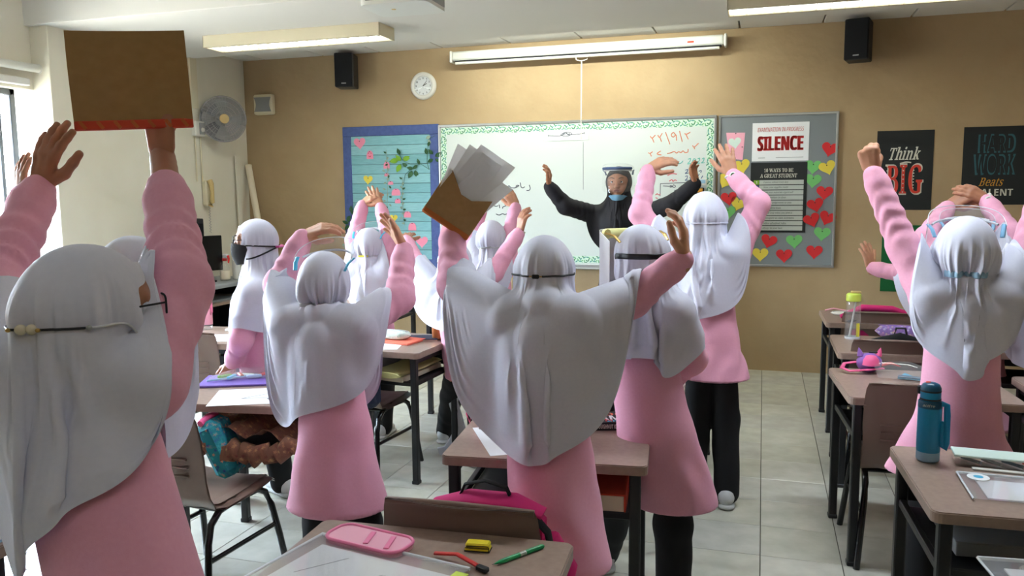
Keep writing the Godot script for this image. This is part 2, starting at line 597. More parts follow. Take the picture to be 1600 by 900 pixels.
# ---------------------------------------------------------------- cloth
# colliders: [a0, b0, a1, b1, ra, rb]: a capsule that moves from its first to its last place while the cloth settles
static func drape(o: Dictionary) -> Array:
	var n: int = o.n
	var jh: int = o.jh
	var js: int = o.js
	var rows := jh + js
	var B: Basis = o.basis
	var C: Vector3 = o.head
	var el: Vector3 = o.size
	var T0: float = o.tie
	var rt: float = o.tie_r
	var pleats: float = o.get("pleats", 0.006)
	var P := PackedVector3Array()
	P.resize(n * (rows + 1))
	var rng := FastNoiseLite.new()
	rng.seed = o.get("seed", 1)
	rng.frequency = 1.0
	var ph := PackedFloat32Array()
	for i in n:
		var f := TAU * i / n
		ph.append(sin(f * 6.0 + 2.2 * rng.get_noise_2d(cos(f) * 1.3, sin(f) * 1.3) + float(o.get("seed", 1))) * 0.6 + 0.6 * sin(f * 10.0 + 3.0 * rng.get_noise_2d(cos(f) * 2.0 + 9.0, sin(f) * 2.0)))
	var ha: float = o.get("hole", 0.74)
	var jb := 5
	for i in n:
		var f := TAU * i / n
		var back := 0.5 + 0.5 * cos(f)
		var front := smoothstep(0.62, 0.95, 0.5 - 0.5 * cos(f))
		var te := lerpf(T0, deg_to_rad(152.0), front)
		for j in jh + 1:
			var t := float(j) / jh
			var th := t * te
			if ha > 0.0:
				var fa := absf(angle_difference(f, PI)) / ha
				var gap := sqrt(maxf(0.0, 1.0 - fa * fa))
				var mid := lerpf(te * (jb + 0.5) / jh, deg_to_rad(100.0), front)
				var half := te * 0.5 / jh
				var ta := mid - lerpf(half, deg_to_rad(40.0), gap)
				var tb := mid + lerpf(half, deg_to_rad(46.0), gap)
				if fa >= 1.0:
					ta = mid - lerpf(0.0, half, clampf((fa - 1.0) * 3.0, 0.0, 1.0))
					tb = mid + lerpf(0.0, half, clampf((fa - 1.0) * 3.0, 0.0, 1.0))
				else:
					ta = mid - deg_to_rad(40.0) * gap
					tb = mid + deg_to_rad(46.0) * gap
				th = ta * j / jb if j <= jb else lerpf(tb, maxf(te, tb + 0.05), float(j - jb - 1) / (jh - jb - 1))
			var rr := Vector3(el.x * sin(th) * sin(f), el.y * cos(th), el.z * sin(th) * cos(f))
			if front > 0.0:
				var lowf := front * smoothstep(1.65, 2.35, th)
				rr.z *= 1.0 + 0.55 * lowf
				rr.y *= 1.0 + 0.12 * lowf
				rr.x *= 1.0 + 0.1 * lowf
			var w := smoothstep(0.45, 1.0, t) * (1.0 - front)
			var flat := Vector3(rr.x, 0, rr.z)
			var l := flat.length()
			if l > 0.0001:
				var target := lerpf(l, rt, smoothstep(0.7, 1.0, t) * (1.0 - front)) if rt > 0 else l
				target = maxf(target, l * 0.97) + pleats * (ph[i] + 1.0) * w
				rr = flat / l * target + Vector3(0, rr.y, 0)
			P[j * n + i] = C + B * rr
	# free rows start as a wide cone
	var L := PackedFloat32Array()
	var face: float = o.get("yaw", 0.0)
	for i in n:
		var f := TAU * i / n
		var c := cos(f)
		var s := sin(f)
		var len_b: float = o.back
		var len_s: float = o.side_l if s < 0 else o.side_r
		var len_f: float = o.front
		var l := len_s + ((len_b if c > 0 else len_f) - len_s) * pow(absf(c), float(o.get("round", 2.2)))
		if o.has("point"):
			l += o.point * exp(-pow(angle_difference(f, o.point_at) / 0.35, 2.0))
		L.append(l / js)
		var p := P[jh * n + i]
		var out := B * Vector3(s, 0, c)
		out = Vector3(out.x, 0, out.z).normalized()
		for j in range(1, js + 1):
			var d := L[i] * j
			P[(jh + j) * n + i] = p + out * (d * 0.93 + 0.004 * ph[i] * minf(1.0, d * 12.0)) + Vector3(0, -d * 0.36, 0)
	var Q := P.duplicate()
	var RH := PackedFloat32Array()
	var flare: float = o.get("flare", 1.0)
	for j in rows + 1:
		RH.append(TAU / n * (float(o.get("ring", 0.085)) + flare * 0.5 * (L[0] + L[n / 4]) * maxi(j - jh, 0)))
	var cols: Array = o.colliders
	var steps: int = o.get("steps", 150)
	var A := PackedVector3Array()
	var E := PackedVector3Array()
	A.resize(cols.size())
	E.resize(cols.size())
	var first := jh * n
	var free: int = o.free
	var grip: float = o.get("grip", 0.92)
	var float_b: float = o.get("stiff", 0.02)
	var total := P.size()
	var grav := Vector3(0, -0.0024, 0) + (o.get("wind", Vector3.ZERO) as Vector3)
	for st in int(o.get("stop", steps)):
		var ease := smoothstep(0.18, 0.7, float(st) / steps)
		var A0 := A.duplicate()
		var E0 := E.duplicate()
		for c in cols.size():
			A[c] = (cols[c][0] as Vector3).lerp(cols[c][2], ease)
			E[c] = (cols[c][1] as Vector3).lerp(cols[c][3], ease)
		if st == 0:
			A0 = A.duplicate()
			E0 = E.duplicate()
		for i in range(first + n, total):
			var p := P[i]
			P[i] = p + (p - Q[i]) * 0.96 + grav
			Q[i] = p
		for it in 4:
			for j in range(jh, rows):
				var rh := RH[j + 1]
				var row := (j + 1) * n
				var up := j * n
				var pinned := j == jh
				for i in n:
					var a := row + i
					var b := up + i
					var d := P[a] - P[b]
					var l := d.length()
					var r := L[i]
					if l > 1e-6:
						var m := d * ((l - r) / l)
						if pinned:
							P[a] -= m
						else:
							P[a] -= m * 0.5
							P[b] += m * 0.5
					b = row + (i + 1) % n
					d = P[b] - P[a]
					l = d.length()
					if l > 1e-6:
						var m := d * ((l - rh) / l * 0.5)
						P[a] += m
						P[b] -= m
				if it % 2 == 1:
					# bending, along and across
					for i in n:
						var a := row + i
						var b := row + (i + 3) % n
						var d := P[b] - P[a]
						var l := d.length()
						var r := rh * 2.94
						if l < r and l > 1e-6:
							var m := d * ((l - r) / l * float_b)
							P[a] += m
							P[b] -= m
						if j + 2 < rows:
							b = (j + 3) * n + i
							d = P[b] - P[a]
							l = d.length()
							r = L[i] * 1.98
							if l < r and l > 1e-6:
								var m := d * ((l - r) / l * float_b)
								P[a] += m
								P[b] -= m
						# shear
						if j + 1 < rows:
							b = (j + 2) * n + (i + 1) % n
							d = P[b] - P[a]
							l = d.length()
							r = sqrt(rh * rh + L[i] * L[i])
							if l > r * 1.02:
								var m := d * ((l - r * 1.02) / l * 0.25)
								P[a] += m
								P[b] -= m
		for j in range(jh + 2, rows + 1):
			for i in n:
				var a := j * n + i
				var d := P[a] - P[first + i]
				var l := d.length()
				var r := L[i] * (j - jh) * 1.01
				if l > r:
					P[a] -= d * ((l - r) / l)
		for rep in 2:
			for c in range(0 if rep == 1 else free, cols.size()):
				var a := A[c]
				var ab := E[c] - a
				var l2 := maxf(ab.length_squared(), 1e-9)
				var ra: float = cols[c][4]
				var dr: float = cols[c][5] - ra
				var m := maxf(ra, ra + dr) + 0.01
				var blo := a.min(E[c]) - Vector3(m, m, m)
				var bhi := a.max(E[c]) + Vector3(m, m, m)
				for i in range(first + n, total):
					var p := P[i]
					if p.x < blo.x or p.y < blo.y or p.z < blo.z or p.x > bhi.x or p.y > bhi.y or p.z > bhi.z:
						continue
					var t := clampf((p - a).dot(ab) / l2, 0.0, 1.0)
					var v := p - a - ab * t
					var d := v.length()
					var r := ra + dr * t
					if d < r and d > 1e-6:
						var nv := v / d
						var np := p + nv * (r - d)
						var va := (A[c] - A0[c]) * (1.0 - t) + (E[c] - E0[c]) * t
						var tg := np - Q[i] - va
						tg -= nv * tg.dot(nv)
						np -= tg * (grip if c >= free else 0.4)
						P[i] = np
						Q[i] = np - va - tg * 0.1
	# two smoothings, then the mesh at twice the grid
	for pass_ in int(o.get("smooth", 2)):
		var S := P.duplicate()
		for j in range(jh + 1, rows):
			for i in n:
				var k := j * n + i
				S[k] = P[k] * 0.5 + (P[k - n] + P[k + n] + P[j * n + (i + 1) % n] + P[j * n + (i + n - 1) % n]) * 0.125
		P = S
	# the hem follows an even line
	for pass_ in 10:
		var S := P.duplicate()
		for j in range(rows - 5, rows + 1):
			var w := 0.25 * float(j - rows + 6) / 6.0
			for i in n:
				S[j * n + i] = P[j * n + i] * (1.0 - 2.0 * w) + (P[j * n + (i + 1) % n] + P[j * n + (i + n - 1) % n]) * w
		P = S
	var V := PackedVector3Array()
	var n2 := n * 2
	var r2 := rows * 2
	# across
	var H := PackedVector3Array()
	H.resize(n2 * (rows + 1))
	for j in rows + 1:
		for i in n:
			var p1 := P[j * n + i]
			var p2 := P[j * n + (i + 1) % n]
			H[j * n2 + i * 2] = p1
			H[j * n2 + i * 2 + 1] = (p1 + p2) * 0.5625 - (P[j * n + (i + n - 1) % n] + P[j * n + (i + 2) % n]) * 0.0625
	V.resize(n2 * (r2 + 1))
	for j in rows + 1:
		for i in n2:
			V[j * 2 * n2 + i] = H[j * n2 + i]
			if j < rows:
				var a := H[maxi(j - 1, 0) * n2 + i]
				var d := H[mini(j + 2, rows) * n2 + i]
				V[(j * 2 + 1) * n2 + i] = (H[j * n2 + i] + H[(j + 1) * n2 + i]) * 0.5625 - (a + d) * 0.0625
	var nr := r2 + 1
	var N := PackedVector3Array()
	N.resize(V.size())
	var I := PackedInt32Array()
	for j in nr - 1:
		for i in n2:
			var f := TAU * (i + 0.5) / n2
			var fa := absf(angle_difference(f, PI))
			var i1 := (i + 1) % n2
			var a := j * n2 + i
			var b := j * n2 + i1
			var c := (j + 1) * n2 + i1
			var d := (j + 1) * n2 + i
			if (j == jb * 2 or j == jb * 2 + 1) and fa < ha * 0.995:
				continue
			var nn := (V[c] - V[a]).cross(V[b] - V[d])
			N[a] += nn
			N[b] += nn
			N[c] += nn
			N[d] += nn
			I.append_array([a, b, c, a, c, d])
	for i in N.size():
		N[i] = N[i].normalized()
	# a turned-in hem
	var h0 := V.size()
	for k in 2:
		for i in n2:
			var q := V[r2 * n2 + i]
			var nn := N[r2 * n2 + i]
			V.append(q - nn * (0.0005 + 0.0025 * k) + (V[(r2 - 1) * n2 + i] - q) * (0.9 * k))
			N.append(-nn)
	for i in n2:
		var i1 := (i + 1) % n2
		I.append_array([h0 + i, h0 + i1, h0 + n2 + i1, h0 + i, h0 + n2 + i1, h0 + n2 + i])
	var ring := PackedVector3Array()
	for i in n:
		ring.append(V[jh * 2 * n2 + i * 2] + N[jh * 2 * n2 + i * 2] * 0.002)
	return [V, N, I, ring]

# ---------------------------------------------------------------- a person
# yaw 0 looks towards -Z (the whiteboard); the spec holds joints in metres, left and right as the person has them
func person_parts(s: Dictionary) -> Dictionary:
	var yaw := deg_to_rad(float(s.get("yaw", 0.0)))
	var by := deg_to_rad(float(s.get("body_yaw", s.get("yaw", 0.0))))
	var F := Basis(Vector3.UP, by)
	var fwd := F * Vector3.FORWARD
	var side := F * Vector3.RIGHT
	var H: Vector3 = s.head
	var HB := Basis(Vector3.UP, yaw) * Basis(Vector3.RIGHT, deg_to_rad(float(s.get("pitch", 0.0)))) * Basis(Vector3.BACK, deg_to_rad(float(s.get("tilt", 0.0))))
	var cell: float = s.get("cell", 0.011)
	var hs: float = s.get("head_size", 0.92)
	var sl: Vector3 = s.sl
	var sr: Vector3 = s.sr
	var neck := (sl + sr) * 0.5 + Vector3(0, 0.025, 0)
	var hip: Vector3 = s.hip
	var hem: Vector3 = s.hem
	var wd: float = s.get("wide", 1.0)
	var out := {}
	# arms: shoulder, elbow, wrist, then the hand
	var arms := [[sl, s.el, s.wl, s.fl, s.nl, s.get("hl", "open"), true], [sr, s.er, s.wr, s.fr, s.nr, s.get("hr", "open"), false]]
	# skin
	var b := []
	b.append(bone(H + HB * Vector3(0, -0.06, 0.02) * hs, neck + Vector3(0, -0.02, 0), 0.043, 0.05))
	b.append(bone(neck + Vector3(0, -0.05, 0), hip, 0.085 * wd, 0.09 * wd, fwd, 1.3))
	b.append(bone(sl, sr, 0.04, 0.04))
	for a in arms:
		b.append(bone(a[0], a[1], 0.036, 0.03))
		b.append(bone(a[1], a[2], 0.03, 0.0235))
	var feet: Array = s.get("feet", [])
	var legs := []
	for i in feet.size():
		var ft: Vector3 = feet[i]
		var sd := -1.0 if i == 0 else 1.0
		var top := hip + side * (0.055 * sd * wd) + Vector3(0, -0.04, 0)
		var ank := ft + Vector3(0, 0.075, 0)
		var knee := (top + ank) * 0.5 + fwd * 0.02
		if s.has("knees"):
			knee = s.knees[i]
		legs.append([top, knee, ank])
		b.append(bone(top, knee, 0.06 * wd, 0.045))
		b.append(bone(knee, ank, 0.043, 0.032))
	var body := field(b, cell * 1.35, 0.03)
	join(body, templates.head, Transform3D(HB * hs, H))
	var hl: float = s.get("hand", 0.148)
	for a in arms:
		join(body, templates[a[5]], hand_at(a[2], a[3], a[4], a[6], hl), a[6])
	out.body = body
	# tunic
	var k1 := Vector3(0, 0, 0)
	var sd: float = s.get("seed", 1)
	var t := []
	var amp: float = s.get("folds", 0.0026)
	var ch: float = s.get("chest", 0.105) * wd
	t.append(bone(sl + Vector3(0, -0.005, 0), sr + Vector3(0, -0.005, 0), 0.055, 0.055))
	t.append(bone(neck + Vector3(0, -0.08, 0), hip, ch, ch * 1.1, fwd, 1.22))
	t.append(bone(hip, hem, ch * 1.1, float(s.get("hem_r", 0.15)), fwd, float(s.get("hem_flat", 1.2)), amp * 1.5, side * 46.0 + fwd * 30.0, Vector3(3, 9 + sd, 5)))
	for a in arms:
		var S: Vector3 = a[0]
		var e: Vector3 = a[1]
		var w: Vector3 = a[2]
		var u1 := (e - S).normalized()
		var u2 := (w - e).normalized()
		var cl: float = (s.get("cuff", [0.0, 0.0]) as Array)[0 if a[6] else 1]
		var cuff := w - u2 * (0.012 + cl)
		var band := w - u2 * (0.055 + cl)
		var fat: float = s.get("sleeve", 1.0)
		t.append(bone(S, e, 0.056 * fat, 0.05 * fat, Vector3.ZERO, 1.0, amp, u1 * 70.0 + side * 55.0 + fwd * 30.0, Vector3(34 + sd, 29, 41)))
		t.append(bone(e, band, 0.049 * fat, 0.04 * fat, Vector3.ZERO, 1.0, amp * 1.15, u2 * 85.0 + fwd * 55.0 - side * 30.0, Vector3(41, 33, 29 + sd)))
		t.append(bone(band + u2 * 0.012, cuff, 0.0345 * fat, 0.034 * fat))
	var neck_keep := t.size()
	out.tunic = field(t, cell, 0.022, hem.y)
	# trousers and shoes
	if legs.size():
		var q := []
		for l in legs:
			q.append(bone(l[0].lerp(l[1], 0.12), l[1], 0.052 * wd, 0.062, Vector3.ZERO, 1.0, 0.0015, Vector3(35, 22, 20), Vector3(20, 11, 14)))
			q.append(bone(l[1], l[2] + Vector3(0, -0.015, 0), 0.062, 0.056, Vector3.ZERO, 1.0, 0.002, Vector3(40, 34, 30), Vector3(21, 10, 15)))
		out.trousers = field(q, cell * 1.2, 0.02)
		out.shoes = []
		var fo: Array = s.get("foot_yaw", [by, by])
		for i in feet.size():
			var d := Basis(Vector3.UP, float(fo[i])) * Vector3.FORWARD
			var c: Vector3 = feet[i]
			var up: Array = field([bone(c + Vector3(0, 0.042, 0) - d * 0.04, c + Vector3(0, 0.034, 0) + d * 0.1, 0.034, 0.026), bone(c + Vector3(0, 0.06, 0) - d * 0.035, c + Vector3(0, 0.045, 0) + d * 0.02, 0.034, 0.034)], 0.009, 0.015, c.y + 0.014)
			var sole: Array = field([bone(c + Vector3(0, 0.012, 0) - d * 0.045, c + Vector3(0, 0.012, 0) + d * 0.105, 0.04, 0.034, Vector3.UP, 2.6)], 0.008, 0.01, c.y + 0.001)
			out.shoes.append([up, sole])
	# hijab
	if s.has("hijab"):
		var h: Dictionary = s.hijab
		var z := hs
		h.basis = HB
		h.head = H + HB * Vector3(0, 0.01, 0.006) * z
		if not h.has("size"):
			h.size = Vector3(0.086, 0.101, 0.1) * z
		if not h.has("tie_r"):
			h.tie_r = -1.0
		if not h.has("tie"):
			h.tie = deg_to_rad(98.0)
		else:
			h.tie = deg_to_rad(h.tie)
		for kv in [["n", 120], ["jh", 12], ["js", 44], ["back", 0.6], ["side_l", 0.52], ["side_r", 0.52], ["front", 0.45]]:
			if not h.has(kv[0]):
				h[kv[0]] = kv[1]
		var cols := []
		var g := 0.014
		cols.append([H + HB * Vector3(0, 0.01, 0.0) * z, H + HB * Vector3(0, -0.04, 0.01) * z, H + HB * Vector3(0, 0.01, 0.0) * z, H + HB * Vector3(0, -0.04, 0.01) * z, 0.088 * z, 0.075 * z])
		for e in [[H + HB * Vector3(0, -0.06, 0.02) * z, neck, 0.052, 0.06], [sl, sr, 0.062, 0.062]]:
			cols.append([e[0], e[1], e[0], e[1], e[2] + g, e[3] + g])
		var hr: float = s.get("hem_r", 0.15)
		cols.append([neck + Vector3(0, -0.075, 0), hip, neck + Vector3(0, -0.075, 0), hip, ch * 0.88 + g, ch * 0.93 + g])
		cols.append([hip, hem, hip, hem, ch * 0.93 + g, hr * 0.85 + g])
		for m: float in [-1.0, 1.0]:
			var o := side * (m * ch * 0.42)
			var a := neck + Vector3(0, -0.075, 0) + o
			cols.append([a, hip + o, a, hip + o, ch * 0.72 + g, ch * 0.82 + g])
			cols.append([hip + o, hem + o, hip + o, hem + o, ch * 0.82 + g, float(s.get("hem_r", 0.15)) * 0.72 + g])
		cols.append_array(h.get("more", []))
		h.free = cols.size()
		for a in arms:
			var S: Vector3 = a[0]
			var m := -1.0 if a[6] else 1.0
			var low := (side * m + Vector3(0, -0.45, 0)).normalized()
			var l1: float = (a[1] - a[0]).length()
			var l2: float = (a[2] - a[1]).length()
			var e0 := S + low * l1
			cols.append([S, e0, S, a[1], 0.058 + g, 0.054 + g])
			cols.append([e0, e0 + low * l2, a[1], a[2], 0.054 + g, 0.045 + g])
		h.colliders = cols
		h.seed = int(s.get("seed", 1))
		out.hijab = drape(h)
	return out
# ---------------------------------------------------------------- furniture
func desk_proto() -> Node3D:
	var t := Node3D.new()
	t.name = "school_desk"
	add_child(t, true)
	var s := sh().at(Vector3(0, 0.632, 0), 0, -90)
	s.prism(rounded(0.6, 0.53, 0.022), 0.025)
	s.at(Vector3(0, 0.657, 0), 0, -90).prism(rounded(0.594, 0.524, 0.02), 0.003)
	obj("tabletop", s.mesh(), mats.laminate, t)
	for e in [[-1, -1], [1, -1], [1, 1], [-1, 1]]:
		obj("leg", sh().box(Vector3(e[0] * 0.265, 0.32, e[1] * 0.235), Vector3(0.032, 0.628, 0.032), 0.004).box(Vector3(e[0] * 0.265, 0.009, e[1] * 0.235), Vector3(0.037, 0.018, 0.037), 0.003).mesh(), mats.black_steel, t)
	for e: float in [-1.0, 1.0]:
		obj("side_rail", sh().box(Vector3(e * 0.265, 0.615, 0), Vector3(0.022, 0.03, 0.44), 0.003).box(Vector3(e * 0.265, 0.5, 0), Vector3(0.02, 0.022, 0.44), 0.003).mesh(), mats.black_steel, t)
	obj("back_panel", sh().box(Vector3(0, 0.565, -0.232), Vector3(0.5, 0.12, 0.004), 0.001).mesh(), mats.black_steel, t)
	var tr := sh().box(Vector3(0, 0.49, 0.0), Vector3(0.51, 0.006, 0.43), 0.002).box(Vector3(0, 0.498, 0.222), Vector3(0.51, 0.022, 0.018), 0.004)
	obj("book_tray", tr.mesh(), mats.black_steel, t)
	return t

func chair_proto() -> Node3D:
	# seat height 0.38, looks towards -Z; the back rises at +Z
	var t := Node3D.new()
	t.name = "school_chair"
	add_child(t, true)
	var prof := [[-0.185, 0.372], [-0.17, 0.385], [-0.1, 0.383], [0.0, 0.374], [0.09, 0.37], [0.14, 0.382], [0.168, 0.42], [0.182, 0.48], [0.192, 0.56], [0.205, 0.64], [0.214, 0.695], [0.222, 0.718], [0.236, 0.722]]
	for side in 2:
		var rows := []
		for k in prof.size():
			var z: float = prof[k][0]
			var y: float = prof[k][1]
			var f := float(k) / (prof.size() - 1)
			var w := 0.19
			if k < 2:
				w = 0.175
			elif k > 9:
				w = [0.185, 0.178, 0.168][k - 10]
			elif k > 4 and k < 8:
				w = 0.185
			var row := []
			for i in 13:
				var x := -1.0 + i / 6.0
				var dish := (x * x - 0.4) * 0.014
				var up := smoothstep(0.42, 0.5, f)
				var p := Vector3(x * w, y + dish * (1.0 - up) * 1.2, z - dish * 2.2 * up)
				if absf(x) > 0.9:
					p += Vector3(0, -0.014 * (1 - up), 0.014 * up)
				if side == 1:
					p += Vector3(0, -0.007 * (1.0 - up), 0.007 * up)
				row.append(p)
				row.reverse()
			rows.append(row)
		var nm: String = ["seat_shell", "seat_underside"][side]
		var sg := sh().grid(rows)
		obj(nm, sg.mesh(), mats.chair_plastic, t)
	var rim := []
	for x: float in [-0.178, -0.12, 0.0, 0.12, 0.178]:
		rim.append(Vector3(x, 0.72 - absf(x) * absf(x) * 0.25, 0.228 + x * x * 0.9 * -0.4))
	obj("top_rim", sh().tube(rim, 0.0085, 8).mesh(), mats.chair_plastic, t)
	for e: float in [-1.0, 1.0]:
		var lp := []
		for q in [[-0.215, 0.0], [-0.19, 0.16], [-0.165, 0.28], [-0.14, 0.335], [-0.1, 0.358], [0.02, 0.36], [0.1, 0.352], [0.145, 0.32], [0.17, 0.26], [0.195, 0.12], [0.215, 0.0]]:
			lp.append(Vector3(e * (0.16 + 0.035 * (1.0 - q[1] / 0.36)), q[1], q[0]))
		obj("side_frame", sh().tube(lp, 0.0125, 8).mesh(), mats.black_gloss, t)
		obj("stretcher", sh().tube([Vector3(e * 0.173, 0.2, -0.18), Vector3(e * 0.173, 0.2, 0.18)], 0.009, 8).mesh(), mats.black_gloss, t)
	obj("cross_bar", sh().tube([Vector3(-0.165, 0.352, 0.09), Vector3(0.165, 0.352, 0.09)], 0.01, 8).mesh(), mats.black_gloss, t)
	for k in 3:
		obj("rib", sh().box(Vector3(0, 0.5 + k * 0.03, 0.197 + k * 0.004), Vector3(0.26, 0.005, 0.008), 0.001).mesh(), mats.chair_plastic, t)
	return t

func place(proto: Node3D, first: bool, at: Vector3, yaw: float, label: String, category: String, group: String) -> Node3D:
	var o: Node3D = proto if first else proto.duplicate()
	if not first:
		o.name = proto.name
		add_child(o, true)
	o.position = at
	o.rotation.y = deg_to_rad(yaw)
	tag(o, label, category, group)
	return o

func bottle_profile(pts: Array, seg := 22) -> ArrayMesh:
	return sh().lathe(pts, seg).mesh()

func heart_note(col: String, x: float, y: float, w: float, roll: float, label: String, group: String, pin := true) -> Node3D:
	var t := thing("paper_heart", label, "paper heart", Vector3(x, y, 0.024), 0, group)
	t.rotation.z = deg_to_rad(roll)
	var s := sh()
	var half := heart(w)
	s.prism(half, 0.0015)
	obj("cutout", s.mesh(), mats["paper_" + col], t)
	if pin:
		obj("pin", sh().at(Vector3(0.0, w * 0.18, 0.0015), 0, 90).lathe([[0.0001, 0.006], [0.003, 0.005], [0.0042, 0.002], [0.003, 0.0]], 10).mesh(), mats.ink, t)
	return t

func leaf_shape(l: float, w: float) -> ArrayMesh:
	var rows := []
	for k in 7:
		var f := k / 6.0
		var ww := w * 0.5 * sin(PI * pow(f, 0.8)) + 0.0004
		rows.append([Vector3(-ww, l * f, 0.004 + l * 0.12 * sin(f * PI)), Vector3(0, l * f, l * 0.12 * sin(f * PI)), Vector3(ww, l * f, 0.004 + l * 0.12 * sin(f * PI))])
	rows.reverse()
	return sh().grid(rows).mesh()

func vine(label: String, path: Array, leaves: Array, mt: Material, called := "artificial_vine") -> Node3D:
	var t := thing(called, label, "vine", path[0])
	var pp := []
	for q: Vector3 in path:
		pp.append(q - path[0])
	obj("stem", sh().tube(pp, 0.002, 6).mesh(), mt, t)
	for l in leaves:
		var o := obj("leaf", leaf_shape(l[3], l[3] * 0.55), l[4] if l.size() > 4 else mt, t)
		o.position = Vector3(l[0], l[1], 0.03) - path[0]
		o.rotation = Vector3(0.2, 0.25, deg_to_rad(l[2]))
	return t

func area(at: Vector3, rot: Vector3, size: Vector2, col: Color, e: float) -> void:
	var l := AreaLight3D.new()
	l.name = "tube_light"
	l.position = at
	l.rotation_degrees = rot
	l.area_size = size
	l.light_color = col
	l.light_energy = e
	l.area_range = 20.0
	l.shadow_enabled = true
	add_child(l, true)

func fixture(at: Vector3, len_: float, label: String, col: Color, e: float, group := "") -> void:
	var t := thing("ceiling_light", label, "ceiling light", at, 0, group)
	var s := sh()
	s.box(Vector3(0, -0.006, 0), Vector3(len_, 0.012, 0.24), 0.002)
	for k: float in [-1.0, 1.0]:
		s.box(Vector3(0, -0.046, k * 0.117), Vector3(len_, 0.078, 0.006), 0.002)
		s.box(Vector3(k * (len_ * 0.5 - 0.004), -0.046, 0), Vector3(0.008, 0.078, 0.24), 0.002)
		s.box(Vector3(0, -0.0825, k * 0.106), Vector3(len_, 0.005, 0.026), 0.001)
	obj("housing", s.mesh(), mats.cream_metal, t)
	obj("diffuser", boxm(Vector3(0, -0.074, 0), Vector3(len_ - 0.02, 0.004, 0.19), 0.001), mats.lamp_glow, t)
	var n := int(len_ / 0.075)
	for k in n:
		obj("louvre", boxm(Vector3(-len_ * 0.5 + 0.03 + k * (len_ - 0.06) / (n - 1), -0.08, 0), Vector3(0.0025, 0.008, 0.19), 0.0005), mats.cream_metal, t)
	area(at + Vector3(0, -0.092, 0), Vector3(-90, 0, 0), Vector2(len_ - 0.05, 0.18), col, e)

# a deep trough with the tubes high inside: it throws its light down, not along the ceiling
func trough(at: Vector3, len_: float, label: String, col: Color, e: float) -> void:
	var t := thing("ceiling_light", label, "ceiling light", at)
	var s := sh()
	s.box(Vector3(0, -0.006, 0), Vector3(len_, 0.012, 0.3), 0.002)
	for k: float in [-1.0, 1.0]:
		s.box(Vector3(0, -0.09, k * 0.125), Vector3(len_, 0.17, 0.008), 0.002)
		s.box(Vector3(k * (len_ * 0.5 - 0.004), -0.09, 0), Vector3(0.008, 0.17, 0.25), 0.002)
	obj("housing", s.mesh(), mats.cream_metal, t)
	obj("diffuser", boxm(Vector3(0, -0.02, 0), Vector3(len_ - 0.02, 0.004, 0.12), 0.001), mats.lamp_glow, t)
	area(at + Vector3(0, -0.03, 0), Vector3(-90, 0, 0), Vector2(len_ - 0.05, 0.12), col, e)

# ---------------------------------------------------------------- things people wear
func visor(t: Node3D, hb: Basis, h: Vector3, z: float, tilt: float, band: Material, strap: Material, tall := 0.24, foam_r := 0.006, film: Material = null, top := 0.115) -> void:
	var b := hb * Basis(Vector3.RIGHT, deg_to_rad(tilt))
	var rows := []
	var inner := []
	for j in 9:
		var y := top - tall * j / 8.0
		var row := []
		var ri := []
		for i in 25:
			var f := deg_to_rad(-86.0 + 172.0 * i / 24.0)
			var r := 0.128 + 0.012 * cos(f) + (0.006 * j / 8.0)
			var yy := y + 0.05 * pow(absf(f) / 1.5, 3) * j / 8.0 - 0.035 * pow(absf(f) / 1.5, 4) * (1.0 - j / 8.0)
			row.append(h + b * (Vector3(sin(f) * r * 0.86, yy, -cos(f) * r) * z))
			ri.append(h + b * (Vector3(sin(f) * (r - 0.0012) * 0.86, yy, -cos(f) * (r - 0.0012)) * z))
		rows.append(row)
		inner.append(ri)
	obj("face_shield", sh().grid(rows).mesh(), film if film else mats.clear_film, t)
	var edge := []
	for i in 25:
		edge.append(rows[0][i])
	obj("shield_rim", sh().tube(edge, 0.0012, 6).mesh(), mats.clear_edge, t)
	var foam := []
	for i in 17:
		var f := deg_to_rad(-70.0 + 140.0 * i / 16.0)
		foam.append(h + b * (Vector3(sin(f) * 0.1, 0.075, -cos(f) * 0.118) * z))
	obj("foam_band", sh().tube(foam, foam_r * z, 8, false, 1.3).mesh(), band, t)
	for s: float in [-1.0, 1.0]:
		obj("shield_tab", sh().tube([h + b * (Vector3(0.108 * s, 0.078, -0.03) * z), h + b * (Vector3(0.1 * s, 0.07, 0.0) * z), h + b * (Vector3(0.094 * s, 0.05, 0.02) * z)], 0.007, 6, false, 0.4).mesh(), strap, t)

func strap(t: Node3D, called: String, ring: PackedVector3Array, a0: float, a1: float, r: float, mt: Material, flat := 1.0, drop := 0.0) -> void:
	var n := ring.size()
	var p := []
	var i0 := int(a0 / 360.0 * n)
	var i1 := int(a1 / 360.0 * n)
	for i in range(i0, i1 + 1):
		var k := posmod(i, n)
		var q := (ring[k] * 2.0 + ring[posmod(k - 1, n)] + ring[posmod(k + 1, n)]) * 0.25
		var c := cos(TAU * i / n)
		p.append(q + Vector3(0, -drop * (1.0 - c), 0))
	obj(called, sh().tube(p, r * minf(flat, 1.0), 8, false, maxf(flat, 1.0 / flat)).mesh(), mt, t)

func bead(t: Node3D, called: String, at: Vector3, r: float, mt: Material, sx := 1.0) -> void:
	var o := obj(called, sh().lathe([[0.0001, 1], [0.5, 0.86], [0.86, 0.5], [1.0, 0], [0.86, -0.5], [0.5, -0.86], [0.0001, -1]], 14).mesh(), mt, t)
	o.transform = Transform3D(Basis.from_scale(Vector3(r * sx, r, r)), at)

